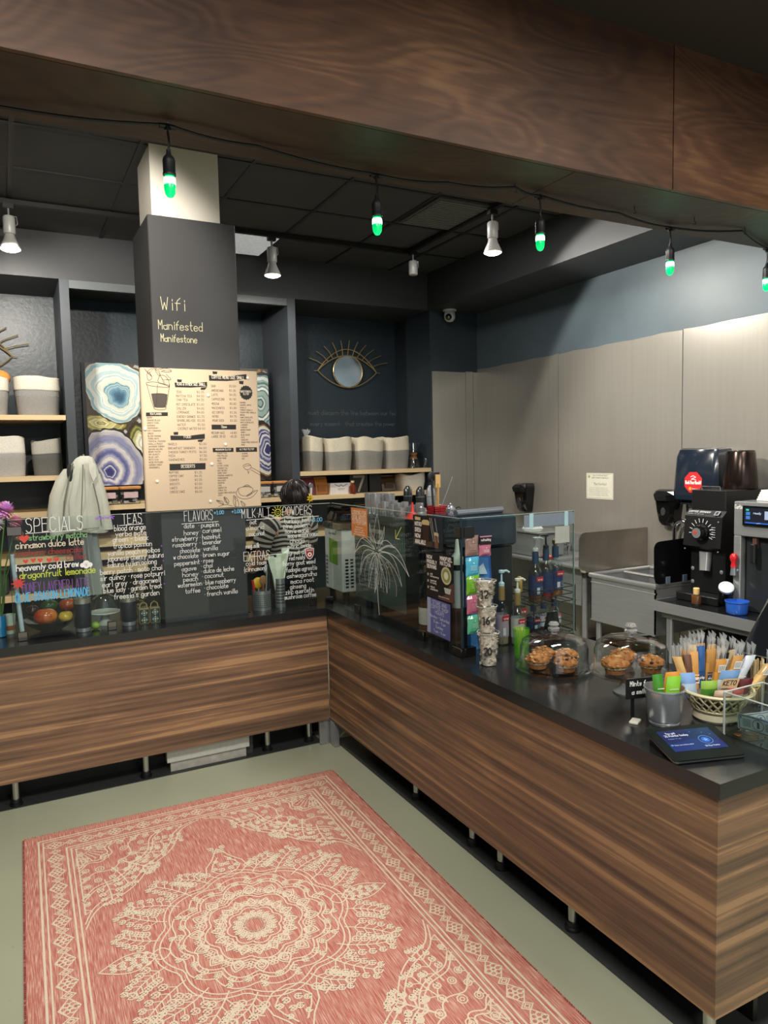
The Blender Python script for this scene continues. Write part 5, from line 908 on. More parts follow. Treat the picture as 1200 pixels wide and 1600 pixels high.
utensil('brush','black-headed cleaning brush in the red mesh cup',.285,-.745,-.02,.06,.155,.006,'1b1b1c',('spoon','1b1b1c'),ZT+.081); utensil('brush','wooden pastry brush in the red mesh cup',.30,-.765,.0,-.02,.12,.007,'c99a58',('flat','d8b070'),ZT+.081)
utensil('thermometer','thin steel thermometer leaning out of the red mesh cup to the right',.315,-.775,.12,-.5,.17,.0025,'b9bcbf',None,ZT+.081); utensil('brush','white-handled group brush at the back of the red mesh cup',.31,-.735,.05,.02,.13,.006,'d6d3cc',('flat','26262a'),ZT+.081)
for i,(x,y) in enumerate(((.24,-.70),(.38,-.66),(.385,-.745))):
    t=T('salt_shaker',('small lidded glass shaker in front of the red mesh cup','small lidded glass shaker behind the paper filters','lilac-topped plastic shaker behind the red mesh cup')[i],'shaker',(x,y,ZT))
    emit(MB().setc('9a94a8' if i==2 else '8f9496').lathe([(.018,0),(.02,.05),(.016,.058)],n=16),'body',M['pg'],t,True); emit(MB().setc('b7a3c8' if i==2 else 'b9bcbe').lathe([(.017,.058),(.018,.078),(.008,.085)],n=16),'lid',M['met'] if i<2 else M['p'],t,True)
t=T('lidded_pot','small steel pot with knobbed lid on the dark appliance top','pot',(.27,-.93,1.425))
emit(MB().setc('b5b8ba').lathe([(.022,0),(.026,.012),(.024,.024),(.008,.032),(.005,.038),(.008,.044),(.002,.048)],n=20),'body',M['met'],t,True)
emit(MB().setc('1c1c1d').tube([(.024,0,.02),(.042,-.01,.03),(.05,-.015,.02)],.004,6),'handle',M['p'],t,True)
# dark appliance and bottles by the end of the long guard
t=T('blender_cabinet','dark blue-grey appliance cabinet behind the end of the long guard','appliance',(.36,-.98,ZC))
emit(MB().setc('1d2024').rbox(.22,-1.12,ZC,.50,-.85,1.27,.01),'lower_body',M['p'],t,w=True); emit(MB().setc('2c3642').rbox(.20,-1.14,1.272,.52,-.83,1.42,.02),'hood',M['pg'],t,w=True)
one(MB().setc('9aa3ab').tube([(.20,-1.08,1.436),(.50,-1.03,1.436)],.0155,12),'foil_roll',M['met'],'roll of shiny foil lying on the dark appliance','foil roll',(.35,-1.05,1.4205),smooth=True,w=True)
emit(MB().setc('b9bcc0').tube([(.515,-.90,1.33),(.56,-.86,1.33)],.008,8),'side_lever',M['met'],t,True,w=True)
def syrup(loc,label,lc,h=.30,r=.036,pump='d9dcd8',cap='1f3f63',lab='1c2f5c',group='syrup bottles in the wire rack',lab2='b3202a',rot=0,noz=True,fill=.38):
    t=T('syrup_bottle',label,'bottle',loc,rot,group)
    emit(MB().lathe([(r*.95,0),(r,.006),(r,h*.56),(r*.85,h*.64),(r*.42,h*.72),(r*.36,h*.80)],n=20,cap1=False),'body',M['bottle'],t,True)
    if fill: emit(MB().setc(lc).lathe([(r*.9,.004),(r*.94,.008),(r*.94,h*fill),(r*.9,h*fill+.001)],n=20),'syrup',M['pg'],t,True)
    m=MB().setc(lab).lathe([(r*1.015,h*.14),(r*1.015,h*.52)],n=20,cap0=False,cap1=False); emit(m,'label',M['p'],t,True)
    P=((-r*.6,-r*1.03,0),(1,0,0),(0,0,1)); q=MB(); q.rect(P,0,h*.42,r*1.2,h*.51,lab2,0); q.text(P,'syrup',r*.2,h*.445,h*.035,.0015,'e9e4dc',.0004,width=r*.8)
    q.rect(P,r*.05,h*.17,r*.55,h*.30,'c9cdd2',.0003)
    for i in range(4): q.line(P,[(r*.65,h*(.20+i*.035)),(r*1.1,h*(.20+i*.035))],.0016,'a9b4c4',.0003)
    emit(q,'label_print',inkm,t)
    emit(MB().setc(cap).lathe([(r*.45,h*.76),(r*.47,h*.78),(r*.45,h*.98),(r*.3,h)],n=16),'cap',M['p'],t,True)
    if pump:
        emit(MB().setc(pump).lathe([(r*.42,h),(r*.44,h*1.05),(r*.16,h*1.08),(r*.13,h*1.22),(r*.42,h*1.23),(r*.40,h*1.27),(.002,h*1.28)],n=14),'pump',M['p'],t,True)
        if noz: emit(MB().setc(pump).tube([(0,0,h*1.25),(r*.9,0,h*1.255),(r*1.35,0,h*1.22)],.0055,8),'nozzle',M['p'],t,True)
    return t
syrup((.600,-1.16,.992),'clear syrup bottle with white pump and blue label on the upper rack, left of three','8a4a2a',.245,.034,rot=.0)
syrup((.690,-1.13,.992),'red syrup bottle with black pump on the upper rack, middle of three','a3161c',.25,.034,'1b1b1c','1f3f63',rot=PI)
syrup((.775,-1.10,.992),'amber syrup bottle with wooden stopper and no pump, right of three on the rack','9a5a2a',.255,.036,None)
one(MB().setc('8a6a3a').lathe([(.010,0),(.016,.012),(.016,.026),(.008,.034)],n=12),'bottle_stopper',M['p'],'wooden stopper on the right bottle of the upper rack','stopper',(.775,-1.10,1.2475),smooth=True)
syrup((.365,-1.205,.829),'brass-collared bottle with pale blue pump in the front rack, leftmost','c9a98a',.27,.032,'b9d0d8','8f7440','a8929a')
syrup((.425,-1.245,.829),'brass-collared bottle with cream pump standing in front of the rack','c9b8a8',.24,.032,'dcd8c8','8f7440','b9b3ae')
syrup((.485,-1.185,.829),'tall thin bottle with gold cap behind the cream pump bottle','8a6a3a',.30,.028,None,'a98a44','6b5a3a')
for i,x in enumerate((.61,.69,.775)): syrup((x,-1.13+.02*i,ZC+.009),'syrup bottle on the lower rack tier, '+('left','middle','right')[i]+' of three','7a2a1c',.135,.033,None,lab='c9cdd6' if i else '1c2f5c')
t=T('wire_rack','black two-tier wire bottle rack on the long counter behind the return guard','rack',(.69,-1.12,ZC)); bk=flat('black_wire','101112',.4,0,.05,5,0)
for z in (ZC+.004,.984):
    for dz in (0,.035,.07):
        emit(MB().tube([(.545,-1.215,z+dz),(.82,-1.19,z+dz),(.82,-1.05,z+dz),(.545,-1.05,z+dz)],.0028,5,closed=True),'rail',bk,t,w=True)
    for k in range(7): emit(MB().tube([(.555+k*.043,-1.21,z),(.555+k*.043,-1.05,z)],.002,4),'shelf_wire',bk,t,w=True)
for x,y in ((.545,-1.215),(.82,-1.19),(.82,-1.05),(.545,-1.05)): emit(MB().tube([(x,y,ZC),(x,y,1.06)],.0035,6),'post',bk,t,w=True)
for z in (.99,.90): emit(MB().tube([(.465,-1.262,z+.035),(.545,-1.215,z)],.0032,5),'side_arm',bk,t,w=True)
for i,(x,tl) in enumerate(((.605,.12),(.655,-.1))):
    one(MB().setc('0f1011').loft([[(-.02,-.008,0),(.02,-.008,0),(.02,.008,0),(-.02,.008,0)],[(-.022+tl*.05,-.01,.06),(.018+tl*.05,-.01,.06),(.018+tl*.05,.01,.06),(-.022+tl*.05,.01,.06)],[(-.012+tl*.1,-.006,.125),(.012+tl*.1,-.006,.125),(.012+tl*.1,.006,.125),(-.012+tl*.1,.006,.125)]]),'black_pouch',M['pg'],('left','right')[i]+' narrow black pouch leaning on the front of the bottle rack','pouch',(x,-1.245,ZC))
def tallbottle(loc,label,r,h,c,capc,labc,name='bottle',lc=None):
    t=T(name,label,'bottle',loc)
    emit(MB().lathe([(r*.95,0),(r,.008),(r,h*.6),(r*.9,h*.68),(r*.4,h*.8),(r*.36,h*.93)],n=22,cap1=False),'body',M['bottle'],t,True)
    emit(MB().setc(c).lathe([(r*.92,.004),(r*.95,.01),(r*.95,h*.52),(r*.92,h*.525)],n=22),'liquid',M['pg'],t,True)
    emit(MB().setc(capc).lathe([(r*.42,h*.93),(r*.44,h),(r*.3,h*1.01)],n=16),'cap',M['p'],t,True)
    emit(MB().setc(labc).lathe([(r*1.01,h*.18),(r*1.01,h*.42)],n=22,cap0=False,cap1=False),'label',M['p'],t,True)
tallbottle((.165,-.885,ZC),'large bottle of brown cold brew behind the long guard, left of the hours sheet',.05,.34,'5a3420','6a4a30','b9b6ac')
tallbottle((.165,-1.00,ZC),'orange-capped bottle of brown syrup behind the matcha poster',.034,.30,'6a3f28','d8853c','1a1a1a')
t=T('dispenser_bottle','tall white-nozzled squeeze bottle behind the end clamp of the long guard','bottle',(.15,-1.165,ZC))
emit(MB().setc('b3bcbc').lathe([(.026,0),(.028,.01),(.028,.34),(.024,.36)],n=18),'body',M['pg'],t,True); emit(MB().setc('14161a').lathe([(.0285,.365),(.0285,.385)],n=18),'band',M['p'],t,True)
emit(MB().setc('d0dbcf').lathe([(.027,.386),(.027,.42),(.012,.44),(.007,.495),(.003,.50)],n=18),'cap',M['p'],t,True)
emit(MB().setc('101213').rbox(-.032,-.032,0,.032,.032,.19,.004),'stand',M['p'],t)
t=T('shaker_jar','red spice shaker behind the hours sheet','jar',(.20,-1.085,ZC)); emit(MB().setc('6a1a1c').lathe([(.018,0),(.02,.07),(.016,.08)],n=14),'body',M['pg'],t,True); emit(MB().setc('b9bcbe').lathe([(.017,.08),(.016,.1)],n=14),'lid',M['met'],t,True)
for i,(y,c,w) in enumerate(((-1.205,'4f86c6',.11),(-1.165,'3c5fb8',.13))):
    t=T('coffee_pouch',('light','dark')[i]+' blue printed bag behind the stacked cups, '+('front','rear')[i]+' one','bag',(.235+.03*i,y-.0,ZC))
    emit(MB().setc(c).loft([[(-w/2,-.016,0),(w/2,-.016,0),(w/2,.016,0),(-w/2,.016,0)],[(-w/2,-.02,.2),(w/2,-.02,.2),(w/2,.02,.2),(-w/2,.02,.2)],[(-w*.55,-.003,.42),(w*.5,-.003,.41),(w*.5,.003,.41),(-w*.55,.003,.42)]]),'body',M['pg'],t)
    q=MB(); P=((-w/2,-.0215,0),(1,0,0),(0,0,1)); q.poly(P,[(.01,.36),(w*.6,.39),(w*.8,.34),(.02,.345)],'c9d8e8',.004); emit(q,'print',inkm,t)
# ------------------------------------------------------------------ display cups, domes, snacks and till things on the long counter
def discup(z,h,r0,r1,txt,label,x=.112,y=-1.45,dx=0):
    t=T('display_cup',label,'cup',(x+dx,y,z),0,'stacked clear size cups')
    emit(MB().lathe([(r0,0),(r0+.001,.003),(r1,h)],n=24,cap1=False),'body',M['clear'],t,True); emit(MB().tube([((r1+.001)*math.cos(2*PI*k/28),(r1+.001)*math.sin(2*PI*k/28),h+.002) for k in range(28)],.0022,6,closed=True),'rim',M['solid'],t,True)
    m=MB(); rs=random.Random(int(h*1e4))
    for i in range(150):
        a=rs.uniform(0,6.28); zz=rs.uniform(.004,h*1.02); rr=(r0+(r1-r0)*zz/h)*rs.uniform(.74,.89); s=rs.uniform(.008,.014); o=Vector((rr*math.cos(a),rr*math.sin(a),zz)); u=Vector((rs.uniform(-1,1),rs.uniform(-1,1),rs.uniform(-1,1))).normalized(); v=u.cross(Vector((rs.uniform(-1,1),.3,1))).normalized()
        m.add([tuple(o+u*s),tuple(o+v*s*.7),tuple(o-u*s),tuple(o-v*s*.7)],[(0,1,2,3)],rs.choice(['e2dccf','f0ebe0','cfc4b4','e8e2d6','d6ccb9','f4f0e8','b3a390']))
    m.lathe([(r0*.82,.003),(r1*.82,h*.97)],n=14,col='d0c6b6')
    tag(emit(m,'paper_shreds',M['p'],t),kind='stuff')
    q=MB(); ang=math.radians(-118); R0=(r0+r1)/2+.0025; P=((R0*math.cos(ang),R0*math.sin(ang),h*.38),(-math.sin(ang),math.cos(ang),0),(0,0,1))
    q.text(P,txt,-.024,0,.030,.0055,'1a1614',.001,width=.030); q.text(P,'oz',.010,.014,.016,.0032,'1a1614',.001,width=.015)
    emit(q,'size_marking',inkm,t); return t
discup(ZC,.138,.033,.046,'20','bottom clear cup of the stack marked twenty ounces, full of paper shreds')
discup(.968,.110,.031,.043,'16','middle clear cup of the stack marked sixteen ounces',dx=-.006)
discup(1.080,.105,.029,.046,'12','top clear cup of the stack marked twelve ounces',dx=-.014)
one(MB().lathe([(.022,0),(.024,.006),(.03,.085)],n=18,cap1=False),'small_glass',M['clear'],'small empty glass beside the stacked size cups','glass',(.185,-1.405,ZC),smooth=True)
m_,nt_,b_=newmat('green_glass'); b_.inputs['Base Color'].default_value=(.10,.42,.02,1); b_.inputs['Roughness'].default_value=.08; b_.inputs['Alpha'].default_value=.55; GREENG=m_
t=T('green_tumbler','ribbed green glass tumbler of yellow stirrers next to the stacked cups','tumbler',(.30,-1.43,ZC))
m=MB()
m.lathe([(.028*(1 if True else 1),0),(.030,.01),(.035,.128)],n=40,cap1=False); m.v=[(x*(1+.03*math.cos(13*math.atan2(y,x))),y*(1+.03*math.cos(13*math.atan2(y,x))),z) for x,y,z in m.v]
emit(m,'body',GREENG,t,True)
rs=random.Random(6)
for k in range(14):
    a=rs.uniform(0,6.28); r=rs.uniform(.0,.018); emit(MB().setc('c9c24a').tube([(r*math.cos(a)*.4,r*math.sin(a)*.4,.006),(r*math.cos(a)*1.3,r*math.sin(a)*1.3,.115+rs.uniform(0,.02))],.0018,5),'stirrer',M['p'],t)
# muffins
def muffin_mesh(seed,berries):
    rs=random.Random(seed); rings=[]; n=26
    m=MB()
    for r,z in ((.024,0),(.026,.002),(.033,.034)): rings.append([(r*(1+(.03 if j%2 else -.02))*math.cos(2*PI*j/n),r*(1+(.03 if j%2 else -.02))*math.sin(2*PI*j/n),z) for j in range(n)])
    m.setc('b07a44').loft(rings,cap1=False)
    for i in range(len(m.c)): m.c[i]=hx('a86f3c')
    top=MB(); rg=[]
    for i in range(9):
        a=i/8*PI/2; r=.0395*math.cos(a)*(1.0 if i else .93); z=.031+.036*math.sin(a)
        rg.append([(max(r,.001)*math.cos(2*PI*j/n),max(r,.001)*math.sin(2*PI*j/n),z) for j in range(n)])
    top.setc('c68a4a').loft(rg,cap0=True)
    nv=[]
    for x,y,z in top.v:
        q=mnoise.noise(Vector((x*60+seed,y*60,z*60)))*.10+mnoise.noise(Vector((x*170+seed,y*170,z*170)))*.07; nv.append((x*(1+q),y*(1+q),z+q*.02))
    top.v=nv; top.c=[]
    for f in top.f:
        p=Vector(top.v[f[0]]); q=max(0,min(1,.5+.8*mnoise.noise(p*90))); top.c.append(tuple(a*(1-q)+b*q for a,b in zip(hx('8a4f22'),hx('bd8448'))))
    crumb=MB()
    for k in range(34):
        a=rs.uniform(0,6.28); b=rs.uniform(.2,1.5); r=.040*math.cos(b); z=.031+.037*math.sin(b); s=rs.uniform(.002,.0045); c=(r*math.cos(a),r*math.sin(a),z)
        if berries and k<9: crumb.sph(c,.0055,8,5,'1d1a2c')
        else: crumb.box(c[0]-s,c[1]-s,c[2]-s*.6,c[0]+s,c[1]+s,c[2]+s*.8,rs.choice(['c99a5c','b07a3c','d8b078','9a622c']))
    pap=MB().setc('d8c8a8'); rg=[]
    for q,(r,z) in enumerate(((.0335,.024),(.0365,.036),(.0345,.036),(.032,.025))): rg.append([(r*(1+.035*(-1)**j)*math.cos(2*PI*j/n),r*(1+.035*(-1)**j)*math.sin(2*PI*j/n),z+(.003*math.sin(j*1.7) if q in (1,2) else 0)) for j in range(n)])
    pap.loft(rg,cap0=False,cap1=False)
    return m,top,crumb,pap
def muffin(loc,label,seed,berries=False,rot=0):
    t=T('muffin',label,'muffin',loc,rot,'muffins under the glass domes'); t.scale=(1.25,1.25,.92); m,top,cr,pap=muffin_mesh(seed,berries)
    emit(m,'base',M['pm'],t); emit(top,'crown',M['pm'],t,True); tag(emit(cr,'berries' if berries else 'crumble',M['pm'],t),kind='stuff'); emit(pap,'paper_case',M['p'],t)
D1=(.300,-1.640); D2=(.350,-2.000)
def dome(c,z,r,h,label,ped):
    t=T('cake_dome',label,'cake dome',(c[0],c[1],ZC))
    if ped:
        emit(MB().lathe([(.062,0),(.062,.005),(.040,.02),(.030,.045),(.036,.066)],n=32),'foot',M['solid'],t,True)
    zz=z-ZC
    emit(MB().lathe([(r*.35,zz-.010),(r*1.12,zz-.004),(r*1.15,zz+.003),(r*1.11,zz+.006),(r*.98,zz),(.01,zz)],n=48,cap1=False),'plate',M['clear'],t,True)
    emit(MB().lathe([(r*1.0,zz+.006),(r*1.02,zz+.012),(r,zz+.02),(r*.995,zz+h*.62),(r*.93,zz+h*.82),(r*.72,zz+h*.95),(r*.30,zz+h),(.014,zz+h+.002)],n=48,cap0=False),'cover',M['clear'],t,True)
    emit(MB().lathe([(.012,zz+h+.002),(.010,zz+h+.008),(.022,zz+h+.016),(.024,zz+h+.026),(.014,zz+h+.032),(.022,zz+h+.040),(.016,zz+h+.050),(.002,zz+h+.053)],n=20),'knob',M['solid'],t,True)
dome(D1,ZC+.011,.136,.135,'low glass cake dome with muffins on the counter, next to the green tumbler',False)
dome(D2,ZC+.077,.130,.128,'glass cake dome with muffins on a footed stand, right of the low dome',True)
for dx,dy,lb,b in ((-.066,.022,'crumble-topped muffin at the left under the low dome',0),(.0,-.070,'blueberry muffin at the front under the low dome',1),(.071,.004,'crumble-topped muffin at the right under the low dome',0),(.012,.078,'crumble-topped muffin at the back under the low dome',0)): muffin((D1[0]+dx,D1[1]+dy,ZC+.0115),lb,int(dx*1e3)+int(dy*1e3)+200,b)
for dx,dy,lb,b in ((-.065,.012,'crumble-topped muffin at the left on the footed stand',0),(.058,-.042,'chocolate chip muffin at the right on the footed stand',1),(.032,.068,'nut-topped muffin at the back on the footed stand',0)): muffin((D2[0]+dx,D2[1]+dy,ZC+.0775),lb,int(dx*1e3)+int(dy*1e3)+320,b)
# pail with dog treats and its sign
galv=M['galv']
t=T('pail','small galvanised pail of snack packets beside the card reader','pail',(.212,-2.275,ZC))
emit(MB().lathe([(.047,0),(.049,.004),(.0495,.008),(.048,.011),(.0495,.014),(.051,.018),(.062,.112),(.0645,.114),(.0645,.119),(.061,.119),(.060,.110),(.046,.006),(.002,.006)],n=36,cap1=False),'body',galv,t,True)
def packet(loc,w,h,c,label,tilt=(0,0),rot=0,c2=None,name='snack_packet',spot=None):
    t=T(name,label,'packet',loc,rot); n=5; f=[];b=[]
    for j in range(n+1):
        for i in range(n+1):
            u,v=i/n,j/n; k=.009*(1-(2*u-1)**4)*(1-(2*v-1)**4)+.0006; x=(u-.5)*w; z=v*h; ox=tilt[0]*z; oy=tilt[1]*z
            f.append((x+ox,oy-k,z)); b.append((x+ox,oy+k,z))
    N=len(f); m=MB().setc(c); idx=[(j*(n+1)+i,j*(n+1)+i+1,(j+1)*(n+1)+i+1,(j+1)*(n+1)+i) for j in range(n) for i in range(n)]
    cc=[hx(c2) if (c2 and (q//n)>=3) else hx(c) for q in range(len(idx))]
    m.add(f+b,idx+[tuple(N+q for q in r[::-1]) for r in idx]+[(i,N+i,N+i+1,i+1) for i in range(n)]+[(n*(n+1)+i+1,N+n*(n+1)+i+1,N+n*(n+1)+i,n*(n+1)+i) for i in range(n)]+[(N+j*(n+1),j*(n+1),(j+1)*(n+1),N+(j+1)*(n+1)) for j in range(n)]+[(j*(n+1)+n,N+j*(n+1)+n,N+(j+1)*(n+1)+n,(j+1)*(n+1)+n) for j in range(n)])
    m.c[:len(idx)]=cc; emit(m,'wrapper',M['pg'],t,True)
    if spot:
        q=MB(); P=((-w/2+tilt[0]*h*.5,tilt[1]*h*.5-.0118,h*.35),(1,0,0),(0,0,1)); q.disc(P,w*.5,.01,w*.22,spot,0,14); q.line(P,[(w*.2,h*.35),(w*.8,h*.35)],.003,'e9e4da',0); emit(q,'print',inkm,t)
    return t
packet((.185,-2.285,ZC+.02),.035,.15,'5fae2c','narrow green snack packet leaning left in the pail',(-.12,-.05),-.3,'3f8a24','snack_packet','1a2a16')
packet((.228,-2.285,ZC+.02),.05,.135,'86c93a','lime green snack packet with a black spot in the middle of the pail',(.06,-.05),-.3,None,'snack_packet','17201a')
packet((.242,-2.262,ZC+.02),.055,.14,'d8943a','orange snack packet at the back right of the pail',(.12,-.03),-.3,None,'snack_packet','1a1612')
t=T('chalk_sign','small black sign with white chalk words behind the pail','sign',(.205,-2.195,ZC),-.25)
emit(MB().setc('111213').rbox(-.065,0,.06,.055,.005,.13,.002),'board',M['p'],t); emit(MB().setc('111213').box(-.04,.006,0,-.03,.012,.1).box(.02,.006,0,.03,.012,.1),'easel',M['p'],t)
q=MB(); P=((-.065,-.0006,.06),(1,0,0),(0,0,1)); q.text(P,'Mints for',.015,.044,.016,.0026,'e4e6e4',.0004,width=.075); q.text(P,'a smile',.022,.016,.016,.0026,'e4e6e4',.0004,width=.055); emit(q,'chalk_words',inkm,t)
one(MB().setc('d9d6c8').rbox(-.022,-.014,0,.022,.014,.007,.002),'eraser',M['p'],'small cream block lying left of the galvanised pail','block',(.135,-2.225,ZC),.5)
# lattice basket of snacks
t=T('lattice_basket','cream woven lattice basket on a foot, heaped with packets and bars','basket',(.395,-2.325,ZC))
emit(MB().setc('c9c2a8').lathe([(.068,0),(.072,.006),(.066,.03),(.045,.036),(.01,.038)],n=32,cap1=False),'foot',M['p'],t,True)
def RB(z): return .070+.042*((z-.036)/.06)
for s in (1,-1):
    for k in range(22):
        pts=[]
        for q in range(6):
            z=.036+.060*q/5; a=2*PI*k/22+s*q*.095; pts.append(((RB(z)+.0016*s*(-1)**q)*math.cos(a),(RB(z)+.0016*s*(-1)**q)*math.sin(a),z))
        emit(MB().setc('d8d0a8').tube(pts,.0034,5),'lattice_strand',M['p'],t,True)
for z,r in ((.036,.006),(.097,.0055)): emit(MB().setc('d8d0a8').tube([(RB(z)*math.cos(2*PI*j/36),RB(z)*math.sin(2*PI*j/36),z) for j in range(36)],r,6,closed=True),'hoop',M['p'],t,True)
emit(MB().setc('6b6252').lathe([(.066,.042),(.095,.09),(.002,.075)],n=24),'lining',M['cloth'],t,True)
BX,BY,BZ=.395,-2.325,ZC
film=M['film']; rs=random.Random(12)
def bar(dx,dy,dz,l,w,lean,yaw,c,label,crimp=True,code=False,grp=None):
    t=T('snack_bar',label,'snack bar',(BX+dx,BY+dy,BZ+dz),yaw,grp); m=MB().setc(c); rings=[]
    for q,(k,d) in enumerate(((0,.3),(.06,.8),(.3,1),(.7,1),(.9,.85),(1,.35))):
        z=l*k; ox=lean*z; a,b=w/2*(1 if d>.4 else 1.05),.011*d; rings.append([(ox-a,-b*.5,z),(ox-a*.5,-b,z),(ox+a*.5,-b,z),(ox+a,-b*.5,z),(ox+a,b*.5,z),(ox-a,b*.5,z)])
    m.loft(rings); 
    for i in range(len(m.c)):
        if i%5==2: m.c[i]=tuple(min(1,q*1.35) for q in m.c[i])
    emit(m,'wrapper',M['pg'],t,True)
    rs_=random.Random(int(l*1e4+w*1e5+dx*1e3)); q=MB(); P=((lean*l*.30-w*.42,-.0118,l*.30),(1,0,0),(lean,0,1)); lc=rs_.choice(['e6dfd0','3a2a20','f0e8d8','8a3a2a','d9c07a','2a4a7a'])
    q.rect(P,0,0,w*.84,l*.14,lc,0); q.text(P,rs_.choice(['oat','nut','whey','crisp','almond']),w*.42,l*.04,l*.06,.0016,'1c1a18' if lc[0] in 'efd' else 'efe8dc',.0004,width=w*.6,align='c'); q.rect(P,0,l*.18,w*.84,l*.20,lc,0)
    emit(q,'bar_print',inkm,t)
    if crimp:
        cm=MB(); z=l; ox=lean*l
        for q in range(5): cm.add([(ox-w*.5+q*w*.2,-.003,z-.004),(ox-w*.5+(q+1)*w*.2,.003,z),(ox-w*.62+(q+1.2)*w*.25,.006*(-1)**q,z+.036),(ox-w*.62+q*w*.25,-.006*(-1)**q,z+.040+.008*(q%2))],[(0,1,2,3)])
        emit(cm,'crimped_end',film,t)
    if code:
        q=MB(); P=((lean*l*.72-w*.35,-.0125,l*.70),(1,0,0),(lean,0,1)); q.rect(P,0,0,w*.7,l*.18,'d9dbd8',0)
        for i in range(7): q.rect(P,w*.07+i*w*.085,.004,w*.07+i*w*.085+w*.03,l*.16,'1b1c1e',.0003)
        emit(q,'barcode',inkm,t)
    return t
bars=[(-.055,.055,.06,.145,.026,-.10,'6a4a3a','slim brown-wrapped bar at the back left of the snack basket',0),(-.030,.060,.06,.15,.030,-.04,'d09a58','wafer bar in clear wrap at the back of the snack basket',0),(.0,.062,.06,.165,.026,.0,'2f5c96','blue-wrapped bar standing tallest at the back of the snack basket',0),
(.03,.055,.06,.15,.032,.06,'b98a4a','golden oat bar behind the barcode bars in the snack basket',0),(.055,.045,.06,.145,.030,.12,'9a7a4a','tan bar right of the golden oat bar in the snack basket',0),
(.005,.01,.055,.135,.036,.16,'c08a3c','golden biscuit bar with a black dot right of the white packet',1),(.030,.036,.055,.145,.026,.30,'1b1a1a','thin black-wrapped bar between two golden bars',1),(.052,.008,.055,.140,.036,.34,'b88a48','golden biscuit bar with a barcode right of the black bar',1),(.080,.034,.05,.140,.030,.44,'4a5a72','grey-blue wrapped bar leaning right in the snack basket',1),(.092,.018,.05,.135,.034,.55,'c9d2dc','white and blue bar leaning far right in the snack basket',0),(.088,-.035,.055,.115,.036,.85,'c6a468','tan bar lying almost flat over the jar side of the snack basket',1)]
for dx,dy,dz,l,w,ln,c,lb,cd in bars: bar(dx,dy,dz,l,w,ln,-.35,c,lb,True,bool(cd))
for k,(dx,ln,l) in enumerate(((-.07,-.30,.13),(-.045,-.16,.15),(-.015,-.05,.158),(.018,.05,.155),(.042,.14,.15),(.07,.24,.14),(.095,.36,.125))): bar(dx,.085-.012*abs(k-3),.07,l,.028,ln,-.35+.1*(k-3),('c9a468','a97c48','d8b880','b59058','c49a5c','8d6c44','b8a684')[k],'clear-wrapped bar in the rear row of the snack heap, '+('leftmost and leaning left','second from the left','third from the left','middle one','third from the right','second from the right','rightmost and leaning right')[k],True,False,'clear-wrapped bars at the back of the snack heap')
def bpacket(dx,dy,dz,w,h,c,label,tilt,c2=None,spot=None): return packet((BX+dx,BY+dy,BZ+dz),w,h,c,label,tilt,-.4,c2,'snack_packet',spot)
bpacket(-.085,.03,.07,.05,.085,'b9cfe4','pale blue and white packet at the far left of the snack basket',(-.15,.0),'7fa6d8')
bpacket(-.060,-.02,.075,.055,.065,'4f8a34','green salad-print packet at the left front of the snack basket',(-.05,-.1),'8fb84a')
bpacket(-.045,-.055,.068,.06,.05,'8a2f24','brick red jerky packet at the front of the snack basket',(.0,-.25),'c9b09a')
bpacket(.0,-.062,.065,.055,.055,'c9b8a8','cream and pink packet at the front of the snack basket',(.05,-.25),'b04a4a')
bpacket(.04,-.055,.07,.05,.07,'5a1f22','dark maroon foil packet at the right front of the snack basket',(.25,-.15))
t=bpacket(-.012,-.035,.095,.065,.075,'d3d6d4','white snack packet with bold letters in the middle of the snack basket',(.28,-.12),'6f96c4')
q=MB(); P=((-.022+.28*.03,-.0155-.12*.034,.026),(1,0,0),(.28,-.12,1)); q.rect(P,-.006,-.006,.05,.026,'d2b48a',0); q.text(P,'KETO',.0,.004,.015,.0026,'1c1c1e',.0004,width=.042); emit(q,'print',inkm,t)
